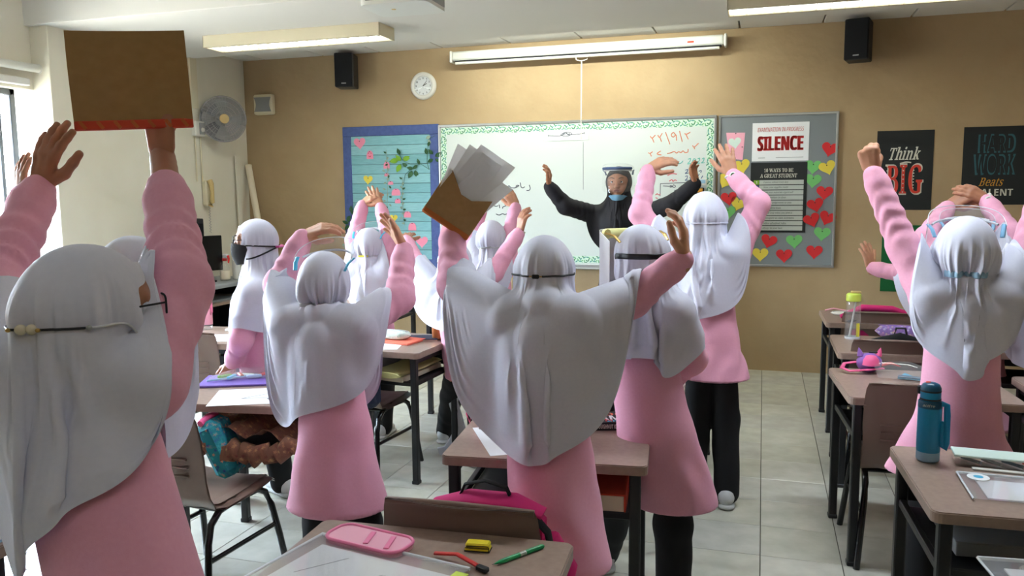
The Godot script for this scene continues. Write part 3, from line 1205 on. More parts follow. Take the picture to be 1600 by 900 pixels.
func eyes(t: Node3D, hb: Basis, h: Vector3, z: float) -> void:
	for s: float in [-1.0, 1.0]:
		var c := h + hb * (Vector3(0.0305 * s, 0.0072, -0.0745) * z)
		var o := obj("eye", sh().lathe([[0.0001, 1], [0.5, 0.86], [0.86, 0.5], [1.0, 0], [0.86, -0.5], [0.5, -0.86], [0.0001, -1]], 16).mesh(), mats.eye_white, t)
		o.transform = Transform3D(hb.scaled(Vector3.ONE * 0.0112 * z), c)
		var ir := obj("iris", sh().lathe([[0.0001, 0.12], [0.35, 0.1], [0.5, 0.0]], 14).mesh(), mats.ink, o)
		ir.transform = Transform3D(Basis(Vector3.RIGHT, -PI / 2), Vector3(0, 0, -0.93))
		var br := []
		for k in 6:
			var f := k / 5.0
			br.append(h + hb * (Vector3((0.014 + 0.034 * f) * s, 0.028 + 0.006 * sin(f * 2.6), -0.0925 + 0.019 * f * f) * z))
		obj("eyebrow", sh().tube(br, [0.0016, 0.0026, 0.0027, 0.0024, 0.0018, 0.0009], 6).mesh(), mats.brow, t)

func mask_patch(hb: Basis, h: Vector3, z: float, y0: float, y1: float, ang: float, grow: float, off := 0.0) -> ArrayMesh:
	var rows := []
	for j in 9:
		var f := j / 8.0
		var y := lerpf(y0, y1, f)
		var row := []
		for i in 17:
			var x := -1.0 + i / 8.0
			var a := deg_to_rad(ang) * x
			var bulge := grow * (1.0 - x * x) * sin(PI * clampf(f * 0.8 + 0.15, 0, 1))
			var rx := 0.069 + off - 0.02 * f
			var rz := 0.088 + off - 0.012 * f
			row.append(h + hb * (Vector3(sin(a) * (rx + bulge * 0.3), y + 0.012 * x * x * (0.5 - f) * -2.0, -cos(a) * (rz + bulge) - 0.004) * z))
		rows.append(row)
	return sh().grid(rows).mesh()

func wrist_band(t: Node3D, called: String, w: Vector3, d: Vector3, r: float, mt: Material, thick := 0.005) -> void:
	var u := d.cross(Vector3.BACK).normalized()
	var v := d.cross(u).normalized()
	var p := []
	for i in 18:
		var f := TAU * i / 18
		p.append(w + (u * cos(f) + v * sin(f)) * r)
	obj(called, sh().tube(p, thick, 8, true).mesh(), mt, t)

var girls := {}

func add_person(key: String, o: Dictionary, s: Dictionary, label: String, group := "") -> Node3D:
	var base: Vector3 = s.hip
	var t := thing("person", label, "person", Vector3(base.x, 0, base.z), 0, group)
	var skin: Material = mats.skin_warm if key == "teacher" else ([mats.skin_a, mats.skin_b, mats.skin_c][int(s.seed) % 3] if key != "p1" else mats.skin_b)
	var b := obj("body", arrays(o.body), skin, t)
	var cloth: Material = mats.abaya if key == "teacher" else mats.pink_cloth
	b = obj("long_dress" if key == "teacher" else "tunic", arrays(o.tunic), cloth, t)
	if o.has("trousers"):
		b = obj("trousers", arrays(o.trousers), mats.black_cloth, t)
		for f in o.shoes:
			b = obj("shoe", arrays(f[0]), mats.shoe, t)
			obj("sole", arrays(f[1]), mats.sole, b)
	b = obj("headscarf", arrays(o.hijab), mats.black_scarf if key == "teacher" else mats.scarf, t)
	girls[key] = [t, o, s]
	return t

# children were built in room coordinates: bring them to the person's base
func settle() -> void:
	for k in girls:
		var t: Node3D = girls[k][0]
		for c in t.get_children():
			c.position -= t.position

func make_materials() -> void:
	var m: StandardMaterial3D
	m = mat("wall_paint", Color.WHITE, 0.72)
	m.albedo_texture = mottle(11, rgb(170, 145, 109), rgb(177, 153, 117), 0.012)
	m.normal_enabled = true
	m.normal_texture = bumps(12, 0.06, 256, 1.5)
	m.normal_scale = 0.25
	triplanar(m, 0.8)
	m = mat("wall_cream", Color.WHITE, 0.7)
	m.albedo_texture = mottle(13, rgb(226, 220, 203), rgb(231, 226, 211), 0.012)
	triplanar(m, 0.8)
	mat("ceiling_white", rgb(226, 224, 220), 0.85)
	mat("ceiling_dark", rgb(120, 118, 112), 0.9)
	mat("grout", rgb(74, 70, 58), 0.9)
	for k in 4:
		m = mat("tile_%d" % k, Color.WHITE, 0.24)
		var c: Color = [rgb(198, 196, 180), rgb(194, 192, 175), rgb(202, 199, 184), rgb(192, 190, 177)][k]
		m.albedo_texture = mottle(20 + k, c.darkened(0.08), c.lightened(0.05), 0.02)
		m.roughness_texture = mottle(30 + k, Color(0.85, 0.85, 0.85), Color(1, 1, 1), 0.03, 128)
		triplanar(m, 1.3)
	m = mat("laminate", Color.WHITE, 0.34)
	m.albedo_texture = mottle(40, rgb(146, 124, 112), rgb(160, 138, 124), 0.05)
	triplanar(m, 3.0)
	m = mat("chair_plastic", rgb(126, 104, 92), 0.3)
	m.normal_enabled = true
	m.normal_texture = bumps(41, 0.2, 128, 1.0)
	m.normal_scale = 0.15
	triplanar(m, 8.0)
	mat("black_steel", rgb(24, 25, 27), 0.45)
	mat("black_gloss", rgb(20, 20, 21), 0.22)
	mat("black_plastic", rgb(22, 23, 27), 0.5)
	mat("speaker_cloth", rgb(16, 17, 22), 0.95)
	mat("cream_metal", rgb(222, 212, 184), 0.5)
	mat("white_metal", rgb(214, 214, 206), 0.45)
	mat("alu", rgb(176, 178, 178), 0.35, 0.7)
	mat("window_alu", rgb(96, 100, 106), 0.4, 0.4)
	mat("white_plastic", rgb(225, 222, 214), 0.4)
	mat("grey_plastic", rgb(150, 150, 150), 0.5)
	mat("dark_hole", rgb(28, 27, 30), 0.8)
	mat("old_ivory", rgb(206, 178, 120), 0.5)
	m = mat("lamp_glow", rgb(240, 240, 235), 0.5)
	m.emission_enabled = true
	m.emission = Color(1.0, 1.0, 0.98)
	m.emission_energy_multiplier = 2.2
	m = mat("glass", Color(0.9, 0.95, 0.96, 0.06), 0.03)
	m.transparency = BaseMaterial3D.TRANSPARENCY_ALPHA
	m = mat("clear_film", Color(0.93, 0.95, 0.97, 0.07), 0.04)
	m.transparency = BaseMaterial3D.TRANSPARENCY_ALPHA
	m = mat("hazy_film", Color(0.84, 0.83, 0.86, 0.5), 0.3)
	m.transparency = BaseMaterial3D.TRANSPARENCY_ALPHA
	m = mat("clear_plastic", Color(0.95, 0.96, 0.97, 0.1), 0.08)
	m.transparency = BaseMaterial3D.TRANSPARENCY_ALPHA
	mat("clear_edge", rgb(222, 226, 230), 0.2)
	# people
	for q in [["skin_a", rgb(196, 140, 108)], ["skin_b", rgb(176, 118, 88)], ["skin_c", rgb(206, 150, 118)], ["skin_warm", rgb(178, 122, 92)]]:
		m = mat(q[0], Color.WHITE, 0.5)
		var c: Color = q[1]
		m.albedo_texture = mottle(50 + int(c.g * 90), c.darkened(0.05), c.lightened(0.04), 0.03, 128)
		m.subsurf_scatter_enabled = true
		m.subsurf_scatter_strength = 0.08
		triplanar(m, 6.0)
	m = mat("pink_cloth", Color.WHITE, 0.82)
	m.albedo_texture = mottle(61, rgb(230, 160, 184), rgb(236, 170, 194), 0.12, 128)
	m.normal_enabled = true
	m.normal_texture = bumps(62, 0.35, 256, 2.0)
	m.normal_scale = 0.18
	m.rim_enabled = true
	m.rim = 0.25
	triplanar(m, 7.0)
	m = mat("scarf", Color.WHITE, 0.62)
	m.albedo_texture = mottle(63, rgb(208, 208, 224), rgb(215, 215, 230), 0.1, 128)
	m.normal_enabled = true
	m.normal_texture = bumps(64, 0.4, 256, 1.6)
	m.normal_scale = 0.1
	m.rim_enabled = true
	m.rim = 0.2
	triplanar(m, 7.0)
	mat("abaya", rgb(22, 20, 30), 0.8)
	mat("black_scarf", rgb(19, 18, 27), 0.75)
	mat("black_cloth", rgb(17, 17, 19), 0.9)
	mat("shoe", rgb(206, 206, 204), 0.6)
	mat("sole", rgb(188, 188, 184), 0.7)
	mat("eye_white", rgb(232, 226, 220), 0.2)
	mat("brow", rgb(34, 26, 22), 0.9)
	mat("lip", rgb(128, 66, 58), 0.45)
	mat("ink", rgb(20, 20, 24), 0.5)
	mat("gold", rgb(196, 160, 90), 0.3, 0.8)
	mat("pearl", rgb(214, 202, 176), 0.25)
	mat("elastic_white", rgb(214, 214, 218), 0.8)
	mat("light_blue", rgb(120, 170, 204), 0.7)
	mat("pale_blue", rgb(150, 186, 212), 0.7)
	mat("band_grey", rgb(196, 198, 204), 0.7)
	mat("lemon", rgb(238, 232, 160), 0.8)
	mat("yellow_clip", rgb(222, 206, 60), 0.5)
	mat("pink_clip", rgb(236, 92, 168), 0.4)
	mat("cyan_tab", rgb(70, 176, 214), 0.4)
	# paper, print, things
	mat("paper_r", rgb(206, 40, 44), 0.8)
	mat("paper_g", rgb(112, 188, 108), 0.8)
	mat("paper_y", rgb(226, 204, 76), 0.8)
	mat("paper_p", rgb(232, 140, 164), 0.8)
	mat("paper", rgb(236, 238, 240), 0.8)
	m = mat("thin_paper", rgb(240, 241, 244), 0.8)
	m.backlight_enabled = true
	m.backlight = Color(0.6, 0.6, 0.6)
	mat("paper_cream", rgb(226, 214, 190), 0.8)
	m = mat("kraft", Color.WHITE, 0.85)
	m.albedo_texture = mottle(70, rgb(158, 122, 76), rgb(172, 136, 88), 0.05)
	m.heightmap_enabled = true
	m.heightmap_texture = mottle(73, Color.BLACK, Color.WHITE, 0.012, 128)
	m.heightmap_scale = 0.6
	triplanar(m, 3.0)
	mat("rust_edge", rgb(196, 110, 50), 0.7)
	mat("red_edge", rgb(206, 68, 40), 0.7)
	mat("board_white", rgb(210, 217, 213), 0.3)
	m = mat("felt_grey", Color.WHITE, 0.95)
	m.albedo_texture = mottle(71, rgb(124, 130, 134), rgb(132, 138, 142), 0.3, 128)
	triplanar(m, 5.0)
	m = mat("blue_border", Color.WHITE, 0.9)
	m.albedo_texture = mottle(72, rgb(72, 88, 140), rgb(84, 102, 156), 0.05, 128)
	triplanar(m, 3.0)
	for k in 3:
		m = mat("plank_%d" % k, Color.WHITE, 0.8)
		var c: Color = [rgb(132, 188, 196), rgb(124, 180, 188), rgb(140, 194, 200)][k]
		m.albedo_texture = mottle(80 + k, c.darkened(0.07), c.lightened(0.06), 0.03)
		triplanar(m, 1.0)
		m.uv1_scale = Vector3(1.2, 9.0, 1.0)
	mat("poster_black", rgb(26, 29, 30), 0.7)
	mat("poster_row", rgb(186, 192, 186), 0.8)
	mat("red_print", rgb(196, 40, 40), 0.8)
	mat("brick_print", rgb(206, 62, 46), 0.8)
	mat("chalk", rgb(206, 204, 190), 0.9)
	mat("teal_print", rgb(54, 96, 104), 0.9)
	mat("amber_print", rgb(204, 144, 52), 0.9)
	mat("marker_orange", rgb(222, 130, 96), 0.7)
	mat("marker_teal", rgb(112, 190, 176), 0.7)
	mat("marker_blue", rgb(70, 90, 132), 0.7)
	mat("marker_black", rgb(64, 68, 82), 0.7)
	mat("marker_red", rgb(214, 92, 104), 0.7)
	mat("green_board", rgb(10, 92, 44), 0.9)
	mat("leaf_dark", rgb(38, 84, 44), 0.6)
	mat("leaf_bright", rgb(120, 170, 40), 0.6)
	mat("leaf_pale", rgb(150, 170, 150), 0.7)
	mat("blue_bottle", rgb(16, 132, 178), 0.28)
	mat("blue_dark", rgb(14, 78, 108), 0.3)
	mat("navy", rgb(28, 36, 62), 0.85)
	mat("magenta", rgb(206, 30, 112), 0.8)
	mat("hot_pink", rgb(238, 96, 150), 0.45)
	mat("purple", rgb(150, 106, 190), 0.5)
	mat("violet_paper", rgb(120, 96, 176), 0.5)
	mat("copper", rgb(184, 120, 72), 0.28, 0.85)
	mat("orange_paint", rgb(196, 96, 40), 0.4)
	mat("salmon", rgb(222, 110, 84), 0.7)
	mat("mint", rgb(206, 224, 214), 0.8)
	mat("lime", rgb(206, 226, 90), 0.4)
	mat("teal_cloth", rgb(30, 150, 160), 0.8)
	mat("green_pen", rgb(20, 150, 90), 0.35)
	mat("yellow_rubber", rgb(226, 206, 30), 0.5)
	mat("red_plastic", rgb(206, 40, 36), 0.4)
	mat("pink_plastic", rgb(240, 130, 170), 0.4)
	mat("pouch_pink", rgb(238, 170, 190), 0.6)
	mat("milky", rgb(226, 228, 224), 0.4)
	mat("pc_grey", rgb(150, 154, 158), 0.5)
	mat("screen_black", rgb(14, 14, 17), 0.25)
	mat("batik", rgb(140, 96, 70), 0.9)
	m = mat("fan_mesh", Color(0.62, 0.62, 0.66, 0.55), 0.6)
	m.transparency = BaseMaterial3D.TRANSPARENCY_ALPHA
	mat("fan_wire", rgb(150, 148, 150), 0.5)
	# printed leaf trim
	var im := Image.create(128, 64, false, Image.FORMAT_RGB8)
	im.fill(rgb(206, 228, 210))
	for q in [[16, 18, 0.7, 0], [40, 46, -0.7, 1], [62, 16, -0.5, 2], [84, 44, 0.6, 0], [106, 20, 0.8, 1], [120, 50, -0.6, 2], [22, 50, 0.2, 2], [62, 48, 1.3, 1], [88, 12, 0.1, 2], [4, 36, 1.1, 1], [100, 38, -1.2, 0], [48, 6, 0.9, 0], [74, 60, -0.2, 0], [30, 30, -1.0, 2]]:
		var col: Color = [rgb(70, 132, 96), rgb(110, 176, 120), rgb(84, 150, 140)][q[3]]
		for y in range(-14, 15):
			for x in range(-14, 15):
				var a: float = x * cos(q[2]) + y * sin(q[2])
				var b: float = -x * sin(q[2]) + y * cos(q[2])
				if a * a / 196.0 + b * b / 26.0 < 1.0:
					im.set_pixel(posmod(q[0] + x, 128), posmod(q[1] + y, 64), col)
	m = mat("leaf_trim", Color.WHITE, 0.7)
	m.albedo_texture = ImageTexture.create_from_image(im)
	# flowered cases
	for q in [["flower_case", rgb(150, 120, 190), [rgb(236, 214, 160), rgb(226, 226, 236), rgb(240, 170, 200)]], ["teal_print_cloth", rgb(24, 140, 150), [rgb(40, 70, 150), rgb(230, 150, 110), rgb(60, 190, 190)]], ["batik_cloth", rgb(122, 84, 62), [rgb(170, 120, 80), rgb(110, 50, 46), rgb(190, 150, 96)]], ["mint_case", rgb(206, 226, 216), [rgb(150, 196, 184), rgb(232, 240, 236), rgb(170, 210, 200)]]]:
		im = Image.create(128, 128, false, Image.FORMAT_RGB8)
		im.fill(q[1])
		for k in 26:
			var cx := (k * 53 + 17) % 128
			var cy := (k * 37 + k * k * 5) % 128
			var col: Color = q[2][k % 3]
			for y in range(-8, 9):
				for x in range(-8, 9):
					var f := atan2(y, x)
					if Vector2(x, y).length() < 5.0 + 2.4 * cos(5.0 * f):
						im.set_pixel(posmod(cx + x, 128), posmod(cy + y, 128), col)
		m = mat(q[0], Color.WHITE, 0.75)
		m.albedo_texture = ImageTexture.create_from_image(im)
		triplanar(m, 9.0)

func build_shell() -> void:
	# floor: the slab with its joints, and the tiles on it
	var fl := struct("floor", boxm(Vector3(-0.6, -0.08, 4.6), Vector3(8.6, 0.15, 9.6), 0.001), mats.grout)
	var cam := Vector3(0.1057, 1.4205, 6.6708)
	var cb := Basis.from_euler(Vector3(-0.1157, 0.3001, -0.0092)).inverse()
	var cells := []
	for i in range(-17, 13):
		for j in range(-10, 21):
			var c := Vector3(0.1292 + 0.3 * i + 0.15, 0, 2.8796 + 0.3 * j + 0.15)
			if c.x < -4.85 or c.x > 3.5 or c.z < 0.0 or c.z > 9.3:
				continue
			var d := cb * (c - cam)
			var seen := d.z < -0.8 and absf(d.x / d.z) < 0.7 and absf(d.y / d.z) < 0.42
			cells.append([d.length() if seen else 50.0 + d.length(), c, posmod(i * 7 + j * 13 + i * j * 3, 4)])
	cells.sort_custom(func(a, b): return a[0] < b[0])
	var tile := boxm(Vector3(0, -0.003, 0), Vector3(0.2965, 0.006, 0.2975), 0.0007)
	var rest := sh()
	for k in cells.size():
		var c: Vector3 = cells[k][1]
		if k < 300:
			obj("floor_tile", tile, mats["tile_%d" % cells[k][2]], fl).position = c
		else:
			rest.box(c + Vector3(0, -0.003, 0), Vector3(0.2965, 0.006, 0.2975), 0.0007)
	obj("floor_tiles", rest.mesh(), mats.tile_0, fl).set_meta("kind", "stuff")
	# walls
	struct("wall_front", boxm(Vector3(-0.65, 1.5, -0.1), Vector3(8.7, 3.1, 0.2), 0.001), mats.wall_paint)
	struct("wall_left", boxm(Vector3(-4.78, 1.5, 1.09), Vector3(0.43, 3.1, 2.2), 0.004), mats.wall_cream)
	struct("wall_left", boxm(Vector3(-4.85, 2.6, 5.7), Vector3(0.26, 0.88, 7.1), 0.002), mats.wall_cream)
	struct("wall_left", boxm(Vector3(-4.85, 0.42, 5.7), Vector3(0.26, 0.86, 7.1), 0.002), mats.wall_cream)
	struct("wall_left", boxm(Vector3(-4.85, 1.5, 6.885), Vector3(0.26, 1.4, 4.71), 0.002), mats.wall_cream)
	struct("wall_right", boxm(Vector3(3.55, 1.5, 4.6), Vector3(0.2, 3.1, 9.6), 0.002), mats.wall_paint)
	struct("wall_back", boxm(Vector3(-0.65, 1.5, 9.3), Vector3(8.7, 3.1, 0.2), 0.002), mats.wall_paint)
	# ceiling, the bulkhead over the front of the class, and the panels before the whiteboard wall
	struct("ceiling", boxm(Vector3(-0.65, 3.08, 5.8), Vector3(8.7, 0.16, 7.2), 0.002), mats.ceiling_white)
	struct("ceiling", boxm(Vector3(-0.65, 2.79, 1.48), Vector3(8.7, 0.41, 1.5), 0.004), mats.ceiling_white)
	var cp := struct("ceiling", boxm(Vector3(-0.65, 2.8, 0.38), Vector3(8.7, 0.2, 0.8), 0.002), mats.ceiling_dark)
	var xs := [-4.56, -4.33, -3.72, -3.16, -2.56, -1.95, -1.34, -0.735, -0.1, 0.5, 1.1, 1.7, 2.3, 2.9, 3.44]
	for k in xs.size() - 1:
		obj("ceiling_panel", boxm(Vector3((xs[k] + xs[k + 1]) * 0.5, 2.68, 0.365), Vector3(xs[k + 1] - xs[k] - 0.012, 0.02, 0.72), 0.004), mats.ceiling_white, cp)
	# windows along the side wall
	for k in 2:
		var z0 := 2.27 + k * 1.16
		var z1 := z0 + 1.1
		if k < 1:
			struct("wall_left", boxm(Vector3(-4.85, 1.5, z1 + 0.03), Vector3(0.26, 1.4, 0.075), 0.003), mats.wall_cream)
		var s := sh()
		for q in [z0 + 0.02, z1 - 0.02]:
			s.box(Vector3(-4.83, 1.505, q), Vector3(0.06, 1.31, 0.045), 0.004)
		for y: float in [0.87, 1.275, 2.14]:
			s.box(Vector3(-4.83, y, (z0 + z1) * 0.5), Vector3(0.06, 0.04, 1.09), 0.004)
		var w := struct("window_%d" % (k + 1), s.mesh(), mats.window_alu)
		var sash := sh()
		for q in [z0 + 0.1, (z0 + z1) * 0.5, z1 - 0.1]:
			sash.box(Vector3(-4.85, 1.71, q), Vector3(0.03, 0.84, 0.028), 0.003)
		obj("sash_bar", sash.mesh(), mats.window_alu, w)
		for q in [z0 + 0.16, z1 - 0.3]:
			obj("pane", boxm(Vector3(-4.855, 1.71, (z0 + z1) * 0.5 + (-0.26 if q < (z0 + z1) * 0.5 else 0.26)), Vector3(0.005, 0.84, 0.5), 0.001), mats.glass, w)
		obj("pane", boxm(Vector3(-4.855, 1.07, (z0 + z1) * 0.5), Vector3(0.005, 0.37, 1.05), 0.001), mats.glass, w)
	struct("trim_1", boxm(Vector3(-4.7, 2.205, 5.75), Vector3(0.05, 0.05, 7.0), 0.006), mats.ceiling_white)
	var cr := thing("curtain_rail", "white curtain rail above the window beside the brown paper folder", "curtain rail", Vector3(-4.66, 2.3, 5.65))
	obj("rail", sh().tube([Vector3(0, 0, -3.46), Vector3(0, 0, 3.2)], 0.028, 12, false, 1.0).mesh(), mats.white_metal, cr)
	obj("end_cap", sh().tube([Vector3(0, 0, -3.49), Vector3(0, 0, -3.455)], 0.034, 12).mesh(), mats.white_plastic, cr)

func build_front_wall() -> void:
	# whiteboard
	var wb := thing("whiteboard", "large whiteboard edged with green leaf trim behind the woman in black", "whiteboard", Vector3(-1.433, 0.8, 0.0))
	obj("panel", boxm(Vector3(0, 0.61, 0.012), Vector3(2.33, 1.19, 0.022), 0.002), mats.board_white, wb)
	for q in [[0.0, 1.209, 2.35, 0.022], [0.0, 0.012, 2.35, 0.03]]:
		obj("frame_rail", boxm(Vector3(q[0], q[1], 0.016), Vector3(q[2], q[3], 0.032), 0.003), mats.alu, wb)
	for q: float in [-1.167, 1.167]:
		obj("frame_rail", boxm(Vector3(q, 0.61, 0.016), Vector3(0.018, 1.2, 0.032), 0.003), mats.alu, wb)
	obj("pen_tray", boxm(Vector3(0, -0.004, 0.05), Vector3(2.2, 0.012, 0.07), 0.003), mats.alu, wb)
	for q in [[0.0, 1.165, 2.3, 0.058, 0.0], [0.0, 0.07, 2.3, 0.058, 0.0], [-1.128, 0.617, 1.04, 0.055, 90.0], [1.128, 0.617, 1.04, 0.055, 90.0]]:
		var s := sh().at(Vector3(q[0], q[1], 0.0235), 0, 0, q[4])
		var n := int(q[2] / 0.115)
		for k in n:
			var x0: float = -q[2] * 0.5 + q[2] * k / n
			var x1: float = x0 + q[2] / n
			s.quad(Vector3(x0, q[3] * 0.5, 0.001), Vector3(x1, q[3] * 0.5, 0.001), Vector3(x1, -q[3] * 0.5, 0.001), Vector3(x0, -q[3] * 0.5, 0.001))
		obj("leaf_border", s.mesh(), mats.leaf_trim, wb)
	# marker writing: points measured on the board, metres from its lower middle
	var O := Vector2(1.433, -0.8)
	var mk := func(lines: Array, w: float, m: Material):
		var L := []
		for l in lines:
			var a := []
			for q in l:
				a.append(Vector2(q[0], q[1]) + O)
			L.append(a)
		obj("marker_writing", strokes(L, w), m, wb).position = Vector3(0, 0, 0.0236)
	mk.call([[[-0.775, 1.872], [-0.762, 1.855], [-0.735, 1.878]], [[-0.762, 1.86], [-0.745, 1.82]], [[-0.715, 1.878], [-0.703, 1.86], [-0.68, 1.892]], [[-0.7, 1.862], [-0.685, 1.825]],
		[[-0.655, 1.9], [-0.618, 1.802]], [[-0.572, 1.87], [-0.592, 1.895], [-0.61, 1.875], [-0.592, 1.858], [-0.572, 1.875], [-0.566, 1.83]], [[-0.545, 1.905], [-0.522, 1.82]], [[-0.505, 1.885], [-0.49, 1.878], [-0.46, 1.893]], [[-0.495, 1.88], [-0.475, 1.838]],
		[[-0.44, 1.79], [-0.43, 1.775], [-0.395, 1.805]], [[-0.43, 1.778], [-0.425, 1.76]],
		[[-0.79, 1.74], [-0.775, 1.735], [-0.755, 1.748]], [[-0.775, 1.735], [-0.765, 1.71]], [[-0.69, 1.752], [-0.72, 1.73], [-0.685, 1.72]],
		[[-0.475, 1.762], [-0.478, 1.738], [-0.5, 1.735], [-0.515, 1.748], [-0.53, 1.735], [-0.55, 1.742], [-0.565, 1.732], [-0.585, 1.745], [-0.61, 1.735], [-0.64, 1.73]]], 0.007, mats.marker_orange)
	mk.call([[[-0.6, 1.675], [-0.575, 1.645], [-0.585, 1.69], [-0.56, 1.65], [-0.545, 1.668], [-0.555, 1.65], [-0.53, 1.652], [-0.515, 1.67]], [[-0.475, 1.68], [-0.455, 1.688], [-0.46, 1.665], [-0.478, 1.645], [-0.45, 1.65]], [[-0.43, 1.685], [-0.44, 1.66], [-0.42, 1.65], [-0.415, 1.678], [-0.43, 1.685]], [[-0.4, 1.682], [-0.385, 1.688], [-0.39, 1.665], [-0.405, 1.648], [-0.38, 1.65]], [[-0.365, 1.682], [-0.35, 1.688], [-0.355, 1.665], [-0.37, 1.65], [-0.345, 1.652]]], 0.007, mats.marker_teal)
	mk.call([[[-0.495, 1.595], [-0.475, 1.6], [-0.48, 1.583], [-0.495, 1.57], [-0.47, 1.572]], [[-0.455, 1.59], [-0.445, 1.57], [-0.435, 1.592], [-0.447, 1.586]], [[-0.42, 1.6], [-0.415, 1.57]], [[-0.43, 1.585], [-0.405, 1.588]], [[-0.39, 1.585], [-0.37, 1.59], [-0.375, 1.572]],
		[[-0.495, 1.545], [-0.478, 1.55], [-0.48, 1.53], [-0.495, 1.515], [-0.472, 1.518]], [[-0.46, 1.54], [-0.45, 1.525], [-0.44, 1.54], [-0.43, 1.528], [-0.415, 1.545]], [[-0.385, 1.565], [-0.41, 1.515]], [[-0.358, 1.55], [-0.38, 1.51]]], 0.006, mats.marker_blue)
	mk.call([[[-0.635, 1.555], [-0.6, 1.57], [-0.56, 1.565]], [[-0.62, 1.51], [-0.6, 1.522], [-0.59, 1.508], [-0.575, 1.52], [-0.56, 1.512]], [[-0.73, 1.4], [-0.715, 1.41], [-0.7, 1.4], [-0.69, 1.41]], [[-0.728, 1.38], [-0.71, 1.372]]], 0.007, mats.marker_red)
	mk.call([[[-0.69, 1.492], [-0.48, 1.497]], [[-0.69, 1.492], [-0.692, 1.39]], [[-0.67, 1.472], [-0.6, 1.468]], [[-0.615, 1.476], [-0.59, 1.468], [-0.615, 1.46]], [[-0.585, 1.482], [-0.57, 1.47], [-0.58, 1.458], [-0.592, 1.468], [-0.585, 1.482]], [[-0.575, 1.44], [-0.58, 1.42]]], 0.005, mats.marker_black)
	mk.call([[[-1.79, 1.495], [-1.782, 1.468], [-1.79, 1.45], [-1.815, 1.448]], [[-1.868, 1.515], [-1.862, 1.478], [-1.845, 1.47], [-1.83, 1.48]], [[-1.88, 1.49], [-1.9, 1.492], [-1.908, 1.475], [-1.895, 1.48], [-1.88, 1.49]], [[-1.908, 1.475], [-1.92, 1.47], [-1.95, 1.472], [-1.97, 1.49], [-1.978, 1.48]],
		[[-1.99, 1.4], [-2.01, 1.39], [-2.0, 1.375], [-2.02, 1.36]], [[-1.995, 1.35], [-2.01, 1.335], [-2.0, 1.32], [-2.025, 1.31], [-2.03, 1.295]], [[-2.06, 1.33], [-2.055, 1.3]], [[-2.07, 1.32], [-2.09, 1.315], [-2.11, 1.322]], [[-1.98, 1.255], [-2.01, 1.245], [-2.03, 1.252], [-2.06, 1.24], [-2.09, 1.25]]], 0.007, mats.marker_black)
	mk.call([[[-1.325, 1.84], [-1.324, 1.45]]], 0.004, mats.pc_grey)
	var lb := thing("label_strip", "white paper label strip taped near the top of the whiteboard", "label", Vector3(-1.47, 1.9, 0.0245))
	obj("sheet", boxm(Vector3(0, 0, 0.001), Vector3(0.375, 0.088, 0.0016), 0.0004), mats.paper, lb)
	obj("scribble", strokes([[Vector2(-0.15, 0.0), Vector2(-0.05, -0.004), Vector2(0.0, 0.012), Vector2(0.05, 0.0), Vector2(0.155, 0.012)], [Vector2(-0.045, 0.004), Vector2(-0.01, 0.022), Vector2(0.03, 0.02), Vector2(0.05, 0.006), Vector2(0.0, -0.01), Vector2(-0.045, 0.002)], [Vector2(-0.03, 0.006), Vector2(0.0, 0.02), Vector2(0.02, 0.0), Vector2(0.035, 0.018)], [Vector2(-0.15, 0.008), Vector2(-0.15, -0.01)], [Vector2(0.155, 0.022), Vector2(0.155, 0.002)]], 0.005), mats.marker_black, lb).position = Vector3(0, 0, 0.0018)
	for k in 2:
		var pm := thing("magnet_holder", ["white magnetic eraser holder by the woman's raised hand", "dark magnetic marker tray under the white eraser holder"][k], "magnet", Vector3(-0.36 - 0.02 * k, 1.5 - 0.07 * k, 0.024))
		obj("body", boxm(Vector3(0, 0, 0.012), Vector3(0.07, 0.05, 0.022), 0.004), [mats.white_plastic, mats.black_plastic][k], pm)
		obj("face", boxm(Vector3(0, 0.004, 0.024), Vector3(0.05, 0.03, 0.003), 0.001), [mats.pale_blue, mats.amber_print][k], pm)
	# blue notice board
	var bb := thing("notice_board", "blue bordered notice board of aqua planks beside the whiteboard", "notice board", Vector3(-3.075, 0.76, 0.0))
	obj("backing", boxm(Vector3(0, 0.635, 0.009), Vector3(0.9, 1.26, 0.016), 0.002), mats.black_plastic, bb)
	for q in [[0.0, 1.228, 0.93, 0.085], [0.0, 0.045, 0.93, 0.085]]:
		obj("border", boxm(Vector3(q[0], q[1], 0.014), Vector3(q[2], q[3], 0.026), 0.004), mats.blue_border, bb)
	for q: float in [-0.424, 0.424]:
		obj("border", boxm(Vector3(q, 0.635, 0.0135), Vector3(0.083, 1.1, 0.025), 0.004), mats.blue_border, bb)
	for k in 13:
		obj("plank", boxm(Vector3(0, 1.143 - k * 0.0845, 0.018 + 0.001 * (k % 3)), Vector3(0.766, 0.0815, 0.01), 0.0025), mats["plank_%d" % (k * 5 % 3)], bb)
	var bg := "pink notes on the blue notice board"
	heart_note("p", -3.37, 1.88, 0.12, 4, "large pink paper heart in the upper corner of the aqua planks", bg)
	heart_note("p", -2.786, 1.0, 0.12, 0, "pink paper heart low beside the blue border of the aqua board", bg, false)
	heart_note("y", -3.298, 1.555, 0.095, -4, "yellow paper heart on the aqua planks above two crossing hands", bg)
	heart_note("y", -3.25, 1.38, 0.095, 30, "yellow paper heart on aqua planks partly behind two crossing hands", bg)
	heart_note("y", -3.055, 1.21, 0.08, 0, "yellow paper heart on aqua planks next to a pink dome note", bg)
